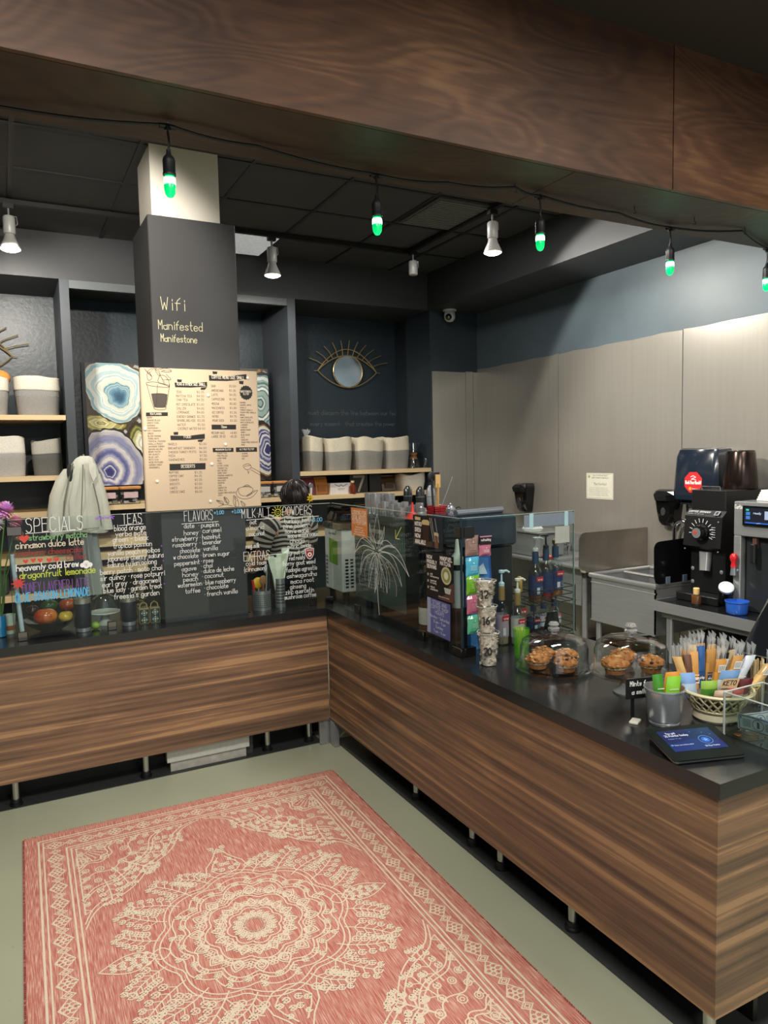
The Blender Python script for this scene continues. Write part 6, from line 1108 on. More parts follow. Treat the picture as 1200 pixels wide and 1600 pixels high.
# tip jar
t=T('tip_jar','square clear tip jar with banknotes and coins at the right picture edge','jar',(.375,-2.53,ZC))
jg=glass('thick_glass',(.93,.96,.94),1.5,.01)
w=.09
for x0,y0,x1,y1 in ((-w,-w,w,-w+.005),(-w,w-.005,w,w),(-w,-w+.0055,-w+.005,w-.0055),(w-.005,-w+.0055,w,w-.0055)): emit(MB().box(x0,y0,.006,x1,y1,.135),'wall',jg,t)
emit(MB().rbox(-w,-w,0,w,w,.0055,.002),'bottom',jg,t)
for x,y in ((-w,-w),(w,-w),(w,w),(-w,w)): emit(MB().setc('a9b3ae').cyl((x,y,.002),(x,y,.135),.0035,8),'corner_edge',M['pg'],t,True)
emit(MB().setc('c3ccc8').tube([(-w,-w,.136),(w,-w,.136),(w,w,.136),(-w,w,.136)],.0026,6,closed=True),'rim',M['pg'],t)
def bill(label,loc,rot,tilt,curl):
    t=T('banknote',label,'banknote',loc,rot); n=8; f=[]
    for j in range(4):
        for i in range(n+1): u=i/n; v=j/3; f.append(((u-.5)*.12,curl*math.sin(u*PI)+tilt*v*.05,v*.05))
    N=len(f); b=[(x,y+.0007,z) for x,y,z in f]; idx=[(j*(n+1)+i,j*(n+1)+i+1,(j+1)*(n+1)+i+1,(j+1)*(n+1)+i) for j in range(3) for i in range(n)]
    m=MB().setc('8d9c9c').add(f+b,idx+[tuple(N+q for q in r[::-1]) for r in idx]); emit(m,'paper',M['p'],t)
    q=MB()
    def pt(u,v): return ((u-.5)*.12,curl*math.sin(u*PI)+tilt*v*.05-.0006,v*.05)
    def ln(ps,c,w):
        for (a,b2),(c2,d) in zip(ps,ps[1:]):
            p,r=Vector(pt(a,b2)),Vector(pt(c2,d)); s=(r-p).cross(Vector((0,1,0))).normalized()*w; q.add([tuple(p-s),tuple(r-s),tuple(r+s),tuple(p+s)],[(0,1,2,3)],c)
    ln([(.04,.08),(.3,.08),(.6,.08),(.96,.08)],'3f5258',.0012); ln([(.04,.92),(.3,.92),(.6,.92),(.96,.92)],'3f5258',.0012); ln([(.04,.08),(.04,.92)],'3f5258',.0012); ln([(.96,.08),(.96,.92)],'3f5258',.0012)
    ln([(.5+.14*math.cos(k*.4),.5+.34*math.sin(k*.4)) for k in range(17)],'3f5258',.0010)
    for k in range(5): ln([(.12,.3+.1*k),(.22,.3+.1*k),(.32,.3+.1*k)],'4a6066',.0010); ln([(.68,.3+.1*k),(.78,.3+.1*k),(.88,.3+.1*k)],'4a6066',.0010)
    ln([(.5,.3),(.5,.7)],'3a4a50',.004)
    for a in (.08,.92): ln([(a,.70),(a,.86)],'26343a',.0016)
    emit(q,'engraving',inkm,t); return t
bill('folded grey-green banknote standing upright inside the tip jar, facing the front',(.31,-2.535,ZC+.03),-PI/2+.12,-.12,.006)
bill('second banknote leaning at the back of the tip jar',(.38,-2.50,ZC+.02),-.2,.3,-.004)
for i,(x,y,c) in enumerate(((.31,-2.47,'8a5a3a'),(.325,-2.58,'b9bcbe'),(.345,-2.48,'a9abad'),(.36,-2.595,'9a6a44'),(.40,-2.57,'b3b6b8'))):
    one(MB().setc(c).lathe([(.011,0),(.0115,.0008),(.011,.0017)],n=16),'coin',M['met'],('copper coin at the front left inside the tip jar','silver coin at the front right inside the tip jar','silver coin beneath the standing banknote','copper coin at the right inside the tip jar','silver coin at the back of the tip jar')[i],'coin',(x,y,ZC+.0057))
t=T('storage_jar','dark jar with a blue lid behind the tip jar','jar',(.60,-2.46,ZC)); emit(MB().setc('4a4034').lathe([(.045,0),(.05,.01),(.05,.10),(.042,.115)],n=24),'body',M['pg'],t,True); emit(MB().setc('3f6fc0').lathe([(.046,.115),(.048,.118),(.048,.135),(.03,.14)],n=24),'lid',M['p'],t,True)
t=T('straw_jar','clear jar of wrapped straws behind the snack basket','jar',(.62,-2.31,ZC)); emit(MB().lathe([(.04,0),(.042,.01),(.042,.12)],n=20,cap1=False),'body',M['clear'],t,True)
for k in range(16):
    a=rs.uniform(0,6.28); r=.03*rs.random(); emit(MB().setc(rs.choice(['c9b48a','b39a6c','d8caa4'])).tube([(r*math.cos(a),r*math.sin(a),.006),(1.2*r*math.cos(a),1.2*r*math.sin(a),.14+.02*rs.random())],.0035,5),'straw',M['p'],t)
# payment tablet
t=T('card_reader','black payment tablet with a lit blue screen lying at the counter edge','tablet',(.107,-2.475,ZC),-.30)
def slab(z0,z1,x0,y0,x1,y1,r=.012,n=4):
    out=[]
    for cx,cy,a0 in ((x1-r,y1-r,0),(x0+r,y1-r,PI/2),(x0+r,y0+r,PI),(x1-r,y0+r,3*PI/2)):
        for i in range(n+1): a=a0+PI/2*i/n; out.append((cx+r*math.cos(a),cy+r*math.sin(a)))
    return out
sl=.19
def tz(y,o): return .004+o+(y+.08)*sl
R0=slab(0,0,-.112,-.082,.112,.082)
emit(MB().setc('0b0c0d').loft([[(x,y,tz(y,0)) for x,y in R0],[(x,y,tz(y,.010)) for x,y in R0]]),'body',VC(.3,0,.04,20,0),t)
emit(MB().setc('5d6063').loft([[(x*1.006,y*1.008,tz(y,.003)) for x,y in R0],[(x*1.006,y*1.008,tz(y,.006)) for x,y in R0]]),'bezel',M['met'],t)
emit(MB().setc('0f1011').loft([[(-.10,.0,0),(.10,.0,0),(.10,.07,0),(-.10,.07,0)],[(-.10,.0,tz(0,-.002)),(.10,.0,tz(0,-.002)),(.10,.07,tz(.07,-.002)),(-.10,.07,tz(.07,-.002))]]),'stand',M['p'],t)
nz=Vector((0,-sl,1)).normalized(); Pt=((-.085,-.042,tz(-.042,.0106)),(1,0,0),(0,1/math.hypot(1,sl),sl/math.hypot(1,sl)))
sm_=emit_mat('tablet_screen','1a2a6a',.9,True)
q=MB(); q.rect(Pt,0,0,.17,.105,'16245f',0); q.poly(Pt,[(0,0),(.17,0),(.17,.03),(.09,.055),(0,.035)],'1c2f7a',.0001)
q.line(Pt,[(.125+.020*math.cos(k*.35),.045+.020*math.sin(k*.35)) for k in range(18)],.0018,'6f9af0',.0003,True); q.disc(Pt,.125,.045,.013,'2f6fe0',.0002,18); q.poly(Pt,[(.125+(.009 if k%2==0 else .004)*math.sin(k*PI/5),.045+(.009 if k%2==0 else .004)*math.cos(k*PI/5)) for k in range(10)],'8ab8f8',.0004)
q.text(Pt,'You got',.022,.086,.008,.0016,'e4e8f6',.0003,width=.030); q.text(Pt,'21 Points today',.012,.073,.009,.0018,'e4e8f6',.0003,width=.075); q.text(Pt,'Keep it up',.016,.060,.005,.0009,'7f9ae0',.0003,width=.04)
q.rect(Pt,.006,.028,.013,.034,'58c8c0',.0003); q.text(Pt,'Enter your phone number',.017,.028,.005,.001,'c0ccf0',.0003,width=.06); q.text(Pt,'50 Star Points',.105,.012,.006,.0011,'e4e8f6',.0003,width=.045)
for x,z in ((.10,.09),(.135,.082),(.155,.07)): q.disc(Pt,x,z,.0012,'b0c0f0',.0003,6)
emit(q,'screen',sm_,t)
t=T('pos_monitor','dark slanted back of a till monitor at the right picture edge','monitor',(.86,-2.17,.829))
emit(MB().setc('14171c').loft([[(.66,-2.22,.985),(.68,-2.42,.985),(.70,-2.42,.975),(.68,-2.20,.975)],[(.96,-2.16,1.20),(.98,-2.40,1.20),(.99,-2.40,1.19),(.97,-2.14,1.19)]]),'screen_housing',M['pg'],t,w=True)
# ------------------------------------------------------------------ back of house on the right wall: sinks, table, machines, dispensers
st=M['sink_steel']
t=T('sink_unit','long stainless sink with drainboard along the right wall behind the syrup bottles','sink',(2.15,.8,0))
emit(MB().box(1.87,.30,.885,2.465,1.95,.905).box(1.87,-.10,.885,1.91,.30,.905).box(2.42,-.10,.885,2.465,.30,.905),'deck',st,t,w=True)
emit(MB().tube([(1.872,-.10,.905),(1.872,1.95,.905)],.016,10),'front_rim',st,t,True,w=True)
emit(MB().box(2.44,-.10,.906,2.467,1.95,1.05),'backsplash',st,t,w=True)
emit(MB().loft([[(1.912,-.06,.884),(2.418,-.06,.884),(2.418,.298,.884),(1.912,.298,.884)],[(1.93,-.03,.62),(2.40,-.03,.62),(2.40,.27,.62),(1.93,.27,.62)]]),'basin',st,t,w=True)
for x,y in ((1.95,-.05),(1.95,1.0),(1.95,1.85),(2.4,1.85)): emit(MB().cyl((x,y,.0),(x,y,.884),.02,12),'leg',st,t,True,w=True)
emit(MB().cyl((1.95,-.05,.25),(1.95,1.85,.25),.012,8),'lower_rail',st,t,True,w=True)
for y in (.30,.62):
    b=MB().cyl((2.40,y,.906),(2.40,y,.985),.016,12).tube([(2.40,y,.985),(2.34,y,1.0),(2.24,y,.985),(2.235,y,.955)],.011,8)
    emit(b,'faucet',M['chrome'],t,True,w=True)
    emit(MB().cyl((2.37,y-.05,.965),(2.37,y+.05,.965),.012,10).box(2.33,y-.06,.96,2.365,y-.045,.972).box(2.33,y+.045,.96,2.365,y+.06,.972),'tap_handles',M['chrome'],t,w=True)
t=T('splash_plate','tall polished steel splash plate with a rounded corner between the two sinks','splash guard',(2.2,-.13,.86))
pts=[]
for a in range(7): an=PI/2+PI/2*a/6; pts.append((1.822+.05+.05*math.cos(an),1.153-.05+.05*math.sin(an)))
pl=[(2.465,.872),(2.465,1.153)]+pts+[(1.822,.92),(1.84,.88),(1.87,.872)]
emit(MB().loft([[(x,-.134,z) for x,z in pl],[(x,-.126,z) for x,z in pl]]),'plate',steelm('soft_brushed_plate','b0a89c',.28,.9,(3,3,3),.15,.05),t,w=True)
t=T('hand_sink','square stainless basin sink with rolled rim beside the equipment table','sink',(2.2,-.45,0))
x0,x1,y0,y1=1.90,2.465,-.72,-.158
emit(MB().box(x0,y0,.56,x0+.008,y1,.855).box(x1-.008,y0,.56,x1,y1,.855).box(x0,y0,.56,x1,y0+.008,.855).box(x0,y1-.008,.56,x1,y1,.855).box(x0,y0,.55,x1,y1,.56),'basin',st,t,w=True)
emit(MB().tube([(x0,y0,.862),(x0,y1,.862),(x1,y1,.862),(x1,y0,.862)],.017,10,closed=True),'rolled_rim',st,t,True,w=True)
emit(MB().tube([(x0+.008,y0,.815),(x0+.008,y1,.815)],.010,8),'lower_bead',st,t,True,w=True)
emit(MB().tube([(x0+.30,y0+.02,.858),(x0+.30,y1-.02,.858)],.012,8),'divider_rail',st,t,True,w=True)
for x,y in ((x0+.03,y0+.04),(x0+.03,y1-.05),(x1-.04,y0+.04),(x1-.04,y1-.05)): emit(MB().cyl((x,y,0),(x,y,.55),.019,12),'leg',st,t,True,w=True)
ar=[(2.40,-.43,.87),(2.40,-.43,1.16)]+[(2.40,-.43-.065+.065*math.cos(a),1.16+.065*math.sin(a)) for a in [PI*k/8 for k in range(1,9)]]+[(2.40,-.56,1.07)]
emit(MB().tube(ar,.013,10),'gooseneck_faucet',M['chrome'],t,True,w=True)
t=T('black_splash_panel','black splash panel with a rounded corner standing at the table end','splash guard',(2.1,-.748,.87))
pl=[(2.46,.882),(2.46,1.165),(1.90,1.148)]+[(1.90+.045*math.cos(an)-.0,1.103+.045*math.sin(an)) for an in [PI/2+PI/2*k/5 for k in range(1,6)]]+[(1.857,.93),(1.87,.89),(1.90,.882)]
emit(MB().setc('0c0d0e').loft([[(x,-.752,z) for x,z in pl],[(x,-.746,z) for x,z in pl]]),'panel',M['pg'],t,w=True)
for x in (1.95,2.10): emit(MB().setc('5c6a7a').rbox(x,-.758,.882,x+.04,-.7535,.925,.002),'tape_patch',M['p'],t,w=True)
t=T('equipment_table','stainless table with a black top holding the grinder and coffee brewer','table',(2.14,-1.6,0))
emit(MB().setc('17191b').box(1.81,-2.85,.775,2.465,-.79,.80),'table_top',M['pg'],t,w=True)
emit(MB().box(1.80,-2.855,.742,1.809,-.785,.803),'front_edge',st,t,w=True); emit(MB().box(1.81,-.7895,.742,2.465,-.785,.803),'end_edge',st,t,w=True)
emit(MB().box(1.835,-2.83,.705,1.86,-.83,.74),'front_rail',st,t,w=True)
emit(MB().setc('2b2c2d').box(1.86,-2.8,.40,2.45,-.9,.42),'under_shelf',M['p'],t,w=True)
for x,y in ((1.86,-.87),(2.42,-.87),(1.86,-1.9),(2.42,-1.9),(1.86,-2.8),(2.42,-2.8)): emit(MB().cyl((x,y,0),(x,y,.742),.021,12),'leg',st,t,True,w=True)
for y in (-1.0,-1.6): emit(MB().setc('3c3d3e').box(2.0,y-.15,.42,2.3,y+.1,.60),'stored_box',M['p'],t,w=True)
# grinder
bkm=VC(.42,0,.08,200,.12)
t=T('coffee_grinder','tall black coffee grinder with a round dial and steel chute on the table','coffee grinder',(2.2,-.97,.801))
emit(MB().setc('131415').rbox(1.955,-1.12,.802,2.44,-.825,.848,.006),'base_tray',bkm,t,w=True)
emit(MB().setc('0f1011').rbox(2.06,-1.085,.849,2.44,-.845,1.465,.006),'body',bkm,t,w=True)
emit(MB().setc('101112').loft([[(2.058,-1.095,1.345),(2.058,-.835,1.345),(2.02,-.835,1.31),(2.02,-1.095,1.31)],[(2.058,-1.095,1.10),(2.058,-.835,1.10),(2.005,-.835,1.13),(2.005,-1.095,1.13)]]),'dial_housing',bkm,t,w=True)
Gd=FX(2.0035,0,0)
q=MB().setc('c9cdd0')
for k in range(11): a=PI*(1.02-.115*k); q.line(Gd,[(.965+.062*math.cos(a),1.215+.062*math.sin(a)),(.965+.083*math.cos(a),1.215+.083*math.sin(a))],.004)
for k in range(5): q.line(Gd,[(1.035,1.195+.014*k),(1.06,1.195+.014*k)],.0025)
emit(q,'dial_marks',inkm,t,w=True); tag(t.children[-1],kind='stuff')
emit(MB().setc('0b0b0c').lathe([(.05,0),(.048,.02),(.040,.035),(.002,.036)],n=24).xf(Matrix.Translation((2.003,-.965,1.215))@Matrix.Rotation(-PI/2,4,'Y')),'dial_knob',M['pg'],t,True,w=True)
emit(MB().setc('9ba3ab').lathe([(.030,0),(.030,.003),(.002,.0035)],n=20).xf(Matrix.Translation((1.966,-.962,1.215))@Matrix.Rotation(-PI/2,4,'Y')),'dial_cap',M['met'],t,True,w=True)
emit(MB().setc('a8453a').lathe([(.014,0),(.002,.0008)],n=14).xf(Matrix.Translation((1.962,-.955,1.218))@Matrix.Rotation(-PI/2,4,'Y')),'dial_emblem',M['p'],t,w=True)
q=MB(); P=((2.0195,-.845,1.318),(0,-1,0),(.72,0,.69)); q.text(P,'COFFEE GRINDER',.008,.018,.011,.002,'c9cdd0',.0022,width=.15); q.text(P,'made to grind',.008,.004,.007,.0012,'9aa0a4',.0022,width=.11); q.rect(P,.19,.003,.222,.035,'8a9094',.0024); q.rect(P,.197,.008,.214,.030,'1a1b1c',.0028); emit(q,'name_plate',inkm,t,w=True)
emit(MB().tube([(2.045,-.965,1.098),(2.045,-.965,1.06),(2.03,-.972,.985)],[.036,.035,.030],18),'chute',M['met2'] if 'met2' in M else cupm,t,True,w=True)
emit(MB().tube([(2.08,-.905,1.466),(2.08,-.905,1.483),(2.08,-1.03,1.483),(2.08,-1.03,1.466)],.004,6),'top_handle',M['chrome'],t,True,w=True)
for y in (-.865,-1.065):
    for z in (.905,.985): emit(MB().setc('a9b3bd').lathe([(.011,0),(.012,.003),(.006,.006)],n=12).xf(Matrix.Translation((2.0595,y,z))@Matrix.Rotation(-PI/2,4,'Y')),'screw',M['met'],t,True,w=True)
for y,z in ((-.85,1.11),(-1.08,1.11),(-.85,1.285),(-1.08,1.285)): emit(MB().setc('c2c6ca').lathe([(.005,0),(.004,.002)],n=10).xf(Matrix.Translation((2.004,y,z))@Matrix.Rotation(-PI/2,4,'Y')),'screw',M['met'],t,w=True)
q=MB().setc('050505')
for k in range(7): q.line(FY(0,-1.0855,0),[(2.14,1.17+k*.014),(2.24,1.18+k*.014)],.005)
emit(q,'side_louvre',inkm,t,w=True); tag(t.children[-1],kind='stuff')
t=T('air_pot','dark bronze cylindrical canister standing on top of the black grinder','canister',(2.30,-1.0,1.466))
bz=flat('dark_bronze','3a302c',.2,.85,.1,5,0)
emit(MB().lathe([(.096,0),(.098,.006),(.095,.06),(.082,.215),(.076,.228),(.07,.231),(.004,.232)],n=36),'body',bz,t,True); emit(MB().setc('0f0f10').lathe([(.079,.2225),(.079,.226)],n=36,cap0=False,cap1=False),'top_band',M['p'],t,True)
# brewer
t=T('coffee_brewer','stainless coffee brewer with a small touch screen at the right picture edge','coffee brewer',(2.2,-1.45,.801))
emit(MB().rbox(1.955,-1.70,1.225,2.44,-1.215,1.415,.006),'head',st,t,w=True)
emit(MB().rbox(1.955,-1.262,.802,2.0,-1.217,1.224,.004),'side_frame',st,t,w=True)
emit(MB().setc('2a2d30').rbox(2.0,-1.69,.802,2.44,-1.225,1.224,.004),'back_body',M['pg'],t,w=True)
emit(MB().box(1.965,-1.52,.802,1.999,-1.50,1.224),'inner_frame',st,t,w=True)
emit(MB().setc('0a0c0f').rbox(1.944,-1.47,1.285,1.9545,-1.275,1.395,.004),'screen_bezel',M['pg'],t,w=True)
q=MB(); Gs=FX(1.9435,0,0); q.rect(Gs,1.29,1.298,1.46,1.385,'0e1626',.0003); q.rect(Gs,1.30,1.345,1.325,1.362,'3f7fd0',.0006); q.rect(Gs,1.30,1.322,1.325,1.340,'3f7fd0',.0006); q.rect(Gs,1.30,1.368,1.318,1.378,'3fd0a0',.0006); q.rect(Gs,1.41,1.325,1.445,1.37,'b0c4e0',.0006); q.text(Gs,'ready',1.345,1.352,.012,.002,'d0dcf0',.0006,width=.045); q.rect(Gs,1.295,1.300,1.455,1.306,'2f6fd8',.0006); q.text(Gs,'off',1.365,1.3,.006,.001,'e0ecff',.0009,width=.02)
emit(q,'touch_screen',emit_mat('brewer_screen','2040a0',1.0,True),t,w=True)
q=MB(); q.text(FX(1.9545,0,0),'Curtis',1.225,1.375,.022,.003,'e0e0dc',.0006,width=.045); emit(q,'maker_script',inkm,t,w=True)
emit(MB().setc('5a3a30').rbox(1.97,-1.345,1.16,1.998,-1.32,1.222,.004),'basket_lug',M['p'],t,w=True); emit(MB().setc('111213').rbox(1.95,-1.35,1.08,1.985,-1.318,1.185,.006),'basket_handle',M['p'],t,w=True)
emit(MB().setc('9aa0a4').lathe([(.018,0),(.014,.045)],(1.935,-1.236,1.005),12),'tap_spout',M['met'],t,True,w=True)
emit(MB().setc('c4242c').lathe([(.017,0),(.012,.025),(.019,.042),(.021,.06),(.012,.075),(.002,.078)],(1.935,-1.236,1.05),16),'tap_lever',M['pg'],t,True,w=True)
emit(MB().setc('b9bcbe').tube([(1.935,-1.236,1.03),(1.99,-1.25,1.03)],.010,8),'tap_stem',M['met'],t,True,w=True)
t=T('travel_jug','white-lidded black travel jug leaning against the coffee brewer','jug',(1.925,-1.205,.87))
def lean(m): m.xf(Matrix.Translation((1.925,-1.195,.90))@Matrix.Rotation(.55,4,'X')@Matrix.Rotation(-.5,4,'Y')); return m
emit(lean(MB().setc('121314').lathe([(.030,-.075),(.034,-.06),(.036,.03)],n=24)),'body',M['pg'],t,True,w=True); emit(lean(MB().setc('d6dcdc').lathe([(.037,.031),(.040,.036),(.040,.05),(.030,.056),(.028,.052),(.002,.052)],n=24)),'lid',M['p'],t,True,w=True)
t=T('paper_stack','stack of white papers on top of the coffee brewer','paper',(2.15,-1.38,1.416)); 
for k in range(5): emit(MB().setc('dcdcd6').box(2.06+.003*k,-1.52,1.417+k*.012,2.25,-1.28-.004*k,1.4285+k*.012),'sheet_block',M['p'],t,w=True)
t=T('ramekin','blue round ramekin on the table in front of the coffee brewer','bowl',(1.895,-1.29,.801))
emit(MB().setc('2f62c4').lathe([(.048,0),(.052,.004),(.055,.012),(.058,.062),(.062,.066),(.062,.072),(.056,.072),(.052,.014),(.002,.010)],n=36,cap1=False),'body',M['pg'],t,True)
t=T('corked_jar','small glass jar of brown powder with a cork on the table','jar',(1.895,-1.025,.801))
emit(MB().lathe([(.026,0),(.028,.004),(.028,.062),(.024,.068),(.026,.076)],n=20,cap1=False),'body',M['clear'],t,True); emit(MB().setc('7a4a24').lathe([(.025,.012),(.0265,.014),(.0265,.058)],n=20),'powder',M['p'],t,True); emit(MB().setc('d8b878').lathe([(.016,.066),(.018,.10),(.015,.103)],n=14),'cork',M['cloth'],t,True)
# dispensers on the steel wall
def soap(loc,label):
    t=T('soap_dispenser',label,'soap dispenser',loc,0,'black soap dispensers on the steel wall'); m=MB().setc('0d0e0f'); rg=[]
    for z,w,d0,d1 in ((0,.055,.0,.06),(.03,.065,0,.085),(.10,.075,0,.10),(.17,.085,0,.105),(.215,.09,0,.11),(.24,.085,0,.10),(.25,.07,0,.08)):
        rg.append([(-d1,-w*.7,z),(-d1*.8,-w,z),(0,-w,z),(0,w,z),(-d1*.8,w,z),(-d1,w*.7,z)])
    emit(m.loft(rg),'body',M['pg'],t,True)
    emit(MB().setc('17181a').loft([[(-.125,-.05,.175),(-.125,.05,.175),(-.09,.082,.175),(-.09,-.082,.175)],[(-.14,-.05,.215),(-.14,.05,.215),(-.10,.088,.215),(-.10,-.088,.215)],[(-.115,-.045,.238),(-.115,.045,.238),(-.09,.08,.238),(-.09,-.08,.238)]]),'push_lever',M['pg'],t)
    emit(MB().setc('5a5a60').lathe([(.020,0),(.018,.004)],n=18,sx=1.5,sy=1).xf(Matrix.Translation((-.100,0,.10))@Matrix.Rotation(-PI/2,4,'Y')),'sight_window',M['met'],t,True)
    return t
soap((2.4695,1.22,1.19),'black soap dispenser alone on the steel wall above the long sink'); soap((2.4695,-.36,1.185),'black soap dispenser next to the paper towel dispenser')
t=T('towel_dispenser','dark blue-black paper towel dispenser with a red octagon sticker on the steel wall','towel dispenser',(2.4695,-.66,1.36))
m=MB().setc('1b2430'); rg=[]
for z,w,d in ((0,.15,.14),(.02,.172,.165),(.06,.175,.17),(.30,.158,.16),(.345,.15,.14),(.355,.14,.12)): rg.append([(-d,-w*.82,z),(-d*.85,-w,z),(0,-w,z),(0,w,z),(-d*.85,w,z),(-d,w*.82,z)])
emit(m.loft(rg),'housing',M['pg'],t,True)
emit(MB().setc('0e1218').rbox(-.15,-.12,-.012,-.02,.12,-.001,.004),'outlet',M['p'],t)
emit(MB().setc('d8d8d2').loft([[(-.10,-.10,-.10),(-.10,.09,-.085),(-.102,.09,-.085),(-.102,-.10,-.10)],[(-.09,-.10,-.013),(-.09,.09,-.013),(-.092,.09,-.013),(-.092,-.10,-.013)]]),'paper_towel',M['p'],t)
q=MB(); c0=(.0,.135); F3=((-.1715,0,0),(0,-1,0),(0.02,0,1)); q.poly(F3,[(c0[0]+.072*math.cos(PI/8+k*PI/4),c0[1]+.072*math.sin(PI/8+k*PI/4)) for k in range(8)],'c8242a',.0006)
q.text(F3,'Wash Your Hands!',0,.125,.020,.0048,'f0e8e6',.0010,width=.118,align='c'); q.line(F3,[(-.02,.17),(.0,.178),(.02,.168),(.0,.162),(-.015,.155),(.02,.153)],.004,'f0e8e6',.0010); q.disc(F3,-.022,.094,.011,'e0a02c',.0010,10); q.text(F3,'thank you',-.006,.09,.008,.0016,'f0c8c4',.001,width=.045)
emit(q,'octagon_sticker',inkm,t)
t,P=paper(FX(2.469,0,0),-.489,1.335,.288,.203,'d6d4c4','framed-looking white certificate on the steel wall, with fine print','certificate','certificate',mat=M['p'])
q=MB(); 
for a,b,w in ((.006,.006,.002),(.010,.010,.001)): q.line(P,[(a,b),(.288-a,b),(.288-a,.203-b),(a,.203-b)],w,'a9a690',.0004,True)
q.disc(P,.03,.175,.012,'9a9c5a',.0004,12)
for i,(tx,w,h) in enumerate((('HEALTH DEPARTMENT',.16,.009),('PERMIT TO OPERATE A FOOD FACILITY',.18,.007))): q.text(P,tx,.15,.178-i*.016,h,.0013,'6f6f66',.0005,width=w,align='c')
q.text(P,'Manifested',.15,.11,.020,.002,'7a7a72',.0005,width=.13,align='c')
for i in range(5): q.text(P,'valid until posted in public view',.03,.085-i*.014,.006,.001,'8a8a80',.0005,width=.20+.01*(i%3))
emit(q,'print',inkm,t,w=True)
# things standing on the long sink
t=T('wood_lid_jar','glass canister of white filters with a wooden lid on the drainboard','canister',(2.18,1.29,.906)); emit(MB().lathe([(.07,0),(.072,.01),(.072,.14)],n=24,cap1=False),'body',M['clear'],t,True); emit(MB().setc('a9763a').lathe([(.074,.141),(.076,.145),(.076,.185),(.07,.19)],n=24),'lid',M['p'],t,True); emit(MB().setc('d4d2c8').lathe([(.04,.004),(.062,.03),(.055,.075),(.02,.08)],n=9),'filters',M['cloth'],t)
t=T('spray_can','white-capped cleaner can with a yellow label on the drainboard','can',(2.05,.99,.906)); emit(MB().setc('c9c44a').lathe([(.03,0),(.032,.004),(.032,.14),(.026,.15)],n=20),'body',M['p'],t,True); emit(MB().setc('d9dad4').lathe([(.028,.15),(.030,.155),(.030,.205),(.024,.21)],n=18),'cap',M['p'],t,True)
t=T('steel_pan','deep stainless food pan on the drainboard left of the splash plate','pan',(2.14,.60,.906)); emit(MB().rbox(1.92,.42,.908,2.19,.78,1.09,.02),'body',st,t,w=True); emit(MB().rbox(1.905,.405,1.091,2.205,.795,1.103,.004),'rim',st,t,w=True); emit(MB().setc('c9c9c4').loft([[(2.02,.62,1.104),(2.14,.62,1.104),(2.14,.74,1.104),(2.02,.74,1.104)],[(2.05,.64,1.15),(2.12,.65,1.14),(2.11,.72,1.13),(2.04,.71,1.15)]]),'crumpled_cloth',M['cloth'],t,w=True)
for i,(x,y) in enumerate(((2.0,.90),(1.95,.86))):
    one(MB().lathe([(.018,0),(.02,.004),(.022,.11),(.018,.112),(.017,.006),(.002,.006)],n=16,cap1=False),'steel_shaker',cupm,('taller','shorter')[i]+' steel shaker beside the yellow cleaner can','shaker',(x,y,.906),smooth=True)
one(MB().setc('c24a3c').lathe([(.035,0),(.05,.022),(.046,.022),(.03,.004)],n=20,cap1=False),'red_dish',M['p'],'small red dish on the sink rim behind the syrup pumps','dish',(1.97,.36,.906),smooth=True)
# crates and clutter below the sink
t=T('crate','brown wooden crate under the long sink','crate',(2.15,.45,0)); 
for z in (.03,.11,.19): emit(MB().setc('6a4a34').box(1.98,.25,z,2.35,.27,z+.05).box(1.98,.62,z,2.35,.64,z+.05).box(1.98,.271,z,2.0,.619,z+.05).box(2.33,.271,z,2.35,.619,z+.05),'slat',M['pm'],t,w=True)
emit(MB().setc('5a3f2e').box(1.98,.25,0,2.35,.64,.02),'bottom',M['pm'],t,w=True)
t=T('drain_box','black box with a small white label on the floor under the long sink','box',(2.15,.05,0)); emit(MB().setc('1b1c1d').rbox(2.0,-.03,.003,2.3,.2,.30,.01),'body',M['p'],t,w=True); emit(MB().setc('b9b9b4').box(1.996,.04,.19,1.9995,.13,.225),'label',M['p'],t,w=True)
# ------------------------------------------------------------------ track lamps, vent, camera, string lights
tk=flat('black_track','121314',.45,.2,.05,5,0)
t=T('track_rail','black lighting track running along the ceiling above the niches','track',(-.4,1.35,3.34)); emit(MB().box(-3.2,1.335,3.335,1.42,1.37,3.362),'rail',tk,t,w=True)
emit(MB().cyl((-.5,1.352,3.362),(-.5,1.352,3.371),.02,10),'mount',tk,t,w=True)
t=T('track_rail','black lighting track running towards the beam near the right soffit','track',(1.365,.7,3.34)); emit(MB().box(1.345,-.05,3.335,1.38,1.334,3.362),'rail',tk,t,w=True); emit(MB().cyl((1.362,.6,3.362),(1.362,.6,3.371),.02,10),'mount',tk,t,w=True)
lit=emit_mat('lamp_face','fff2df',14)
silver=flat('lamp_silver','b4b7b8',.3,.7,.05,5,0); hous=flat('lamp_white','c9cac8',.4,.1,.05,5,0)
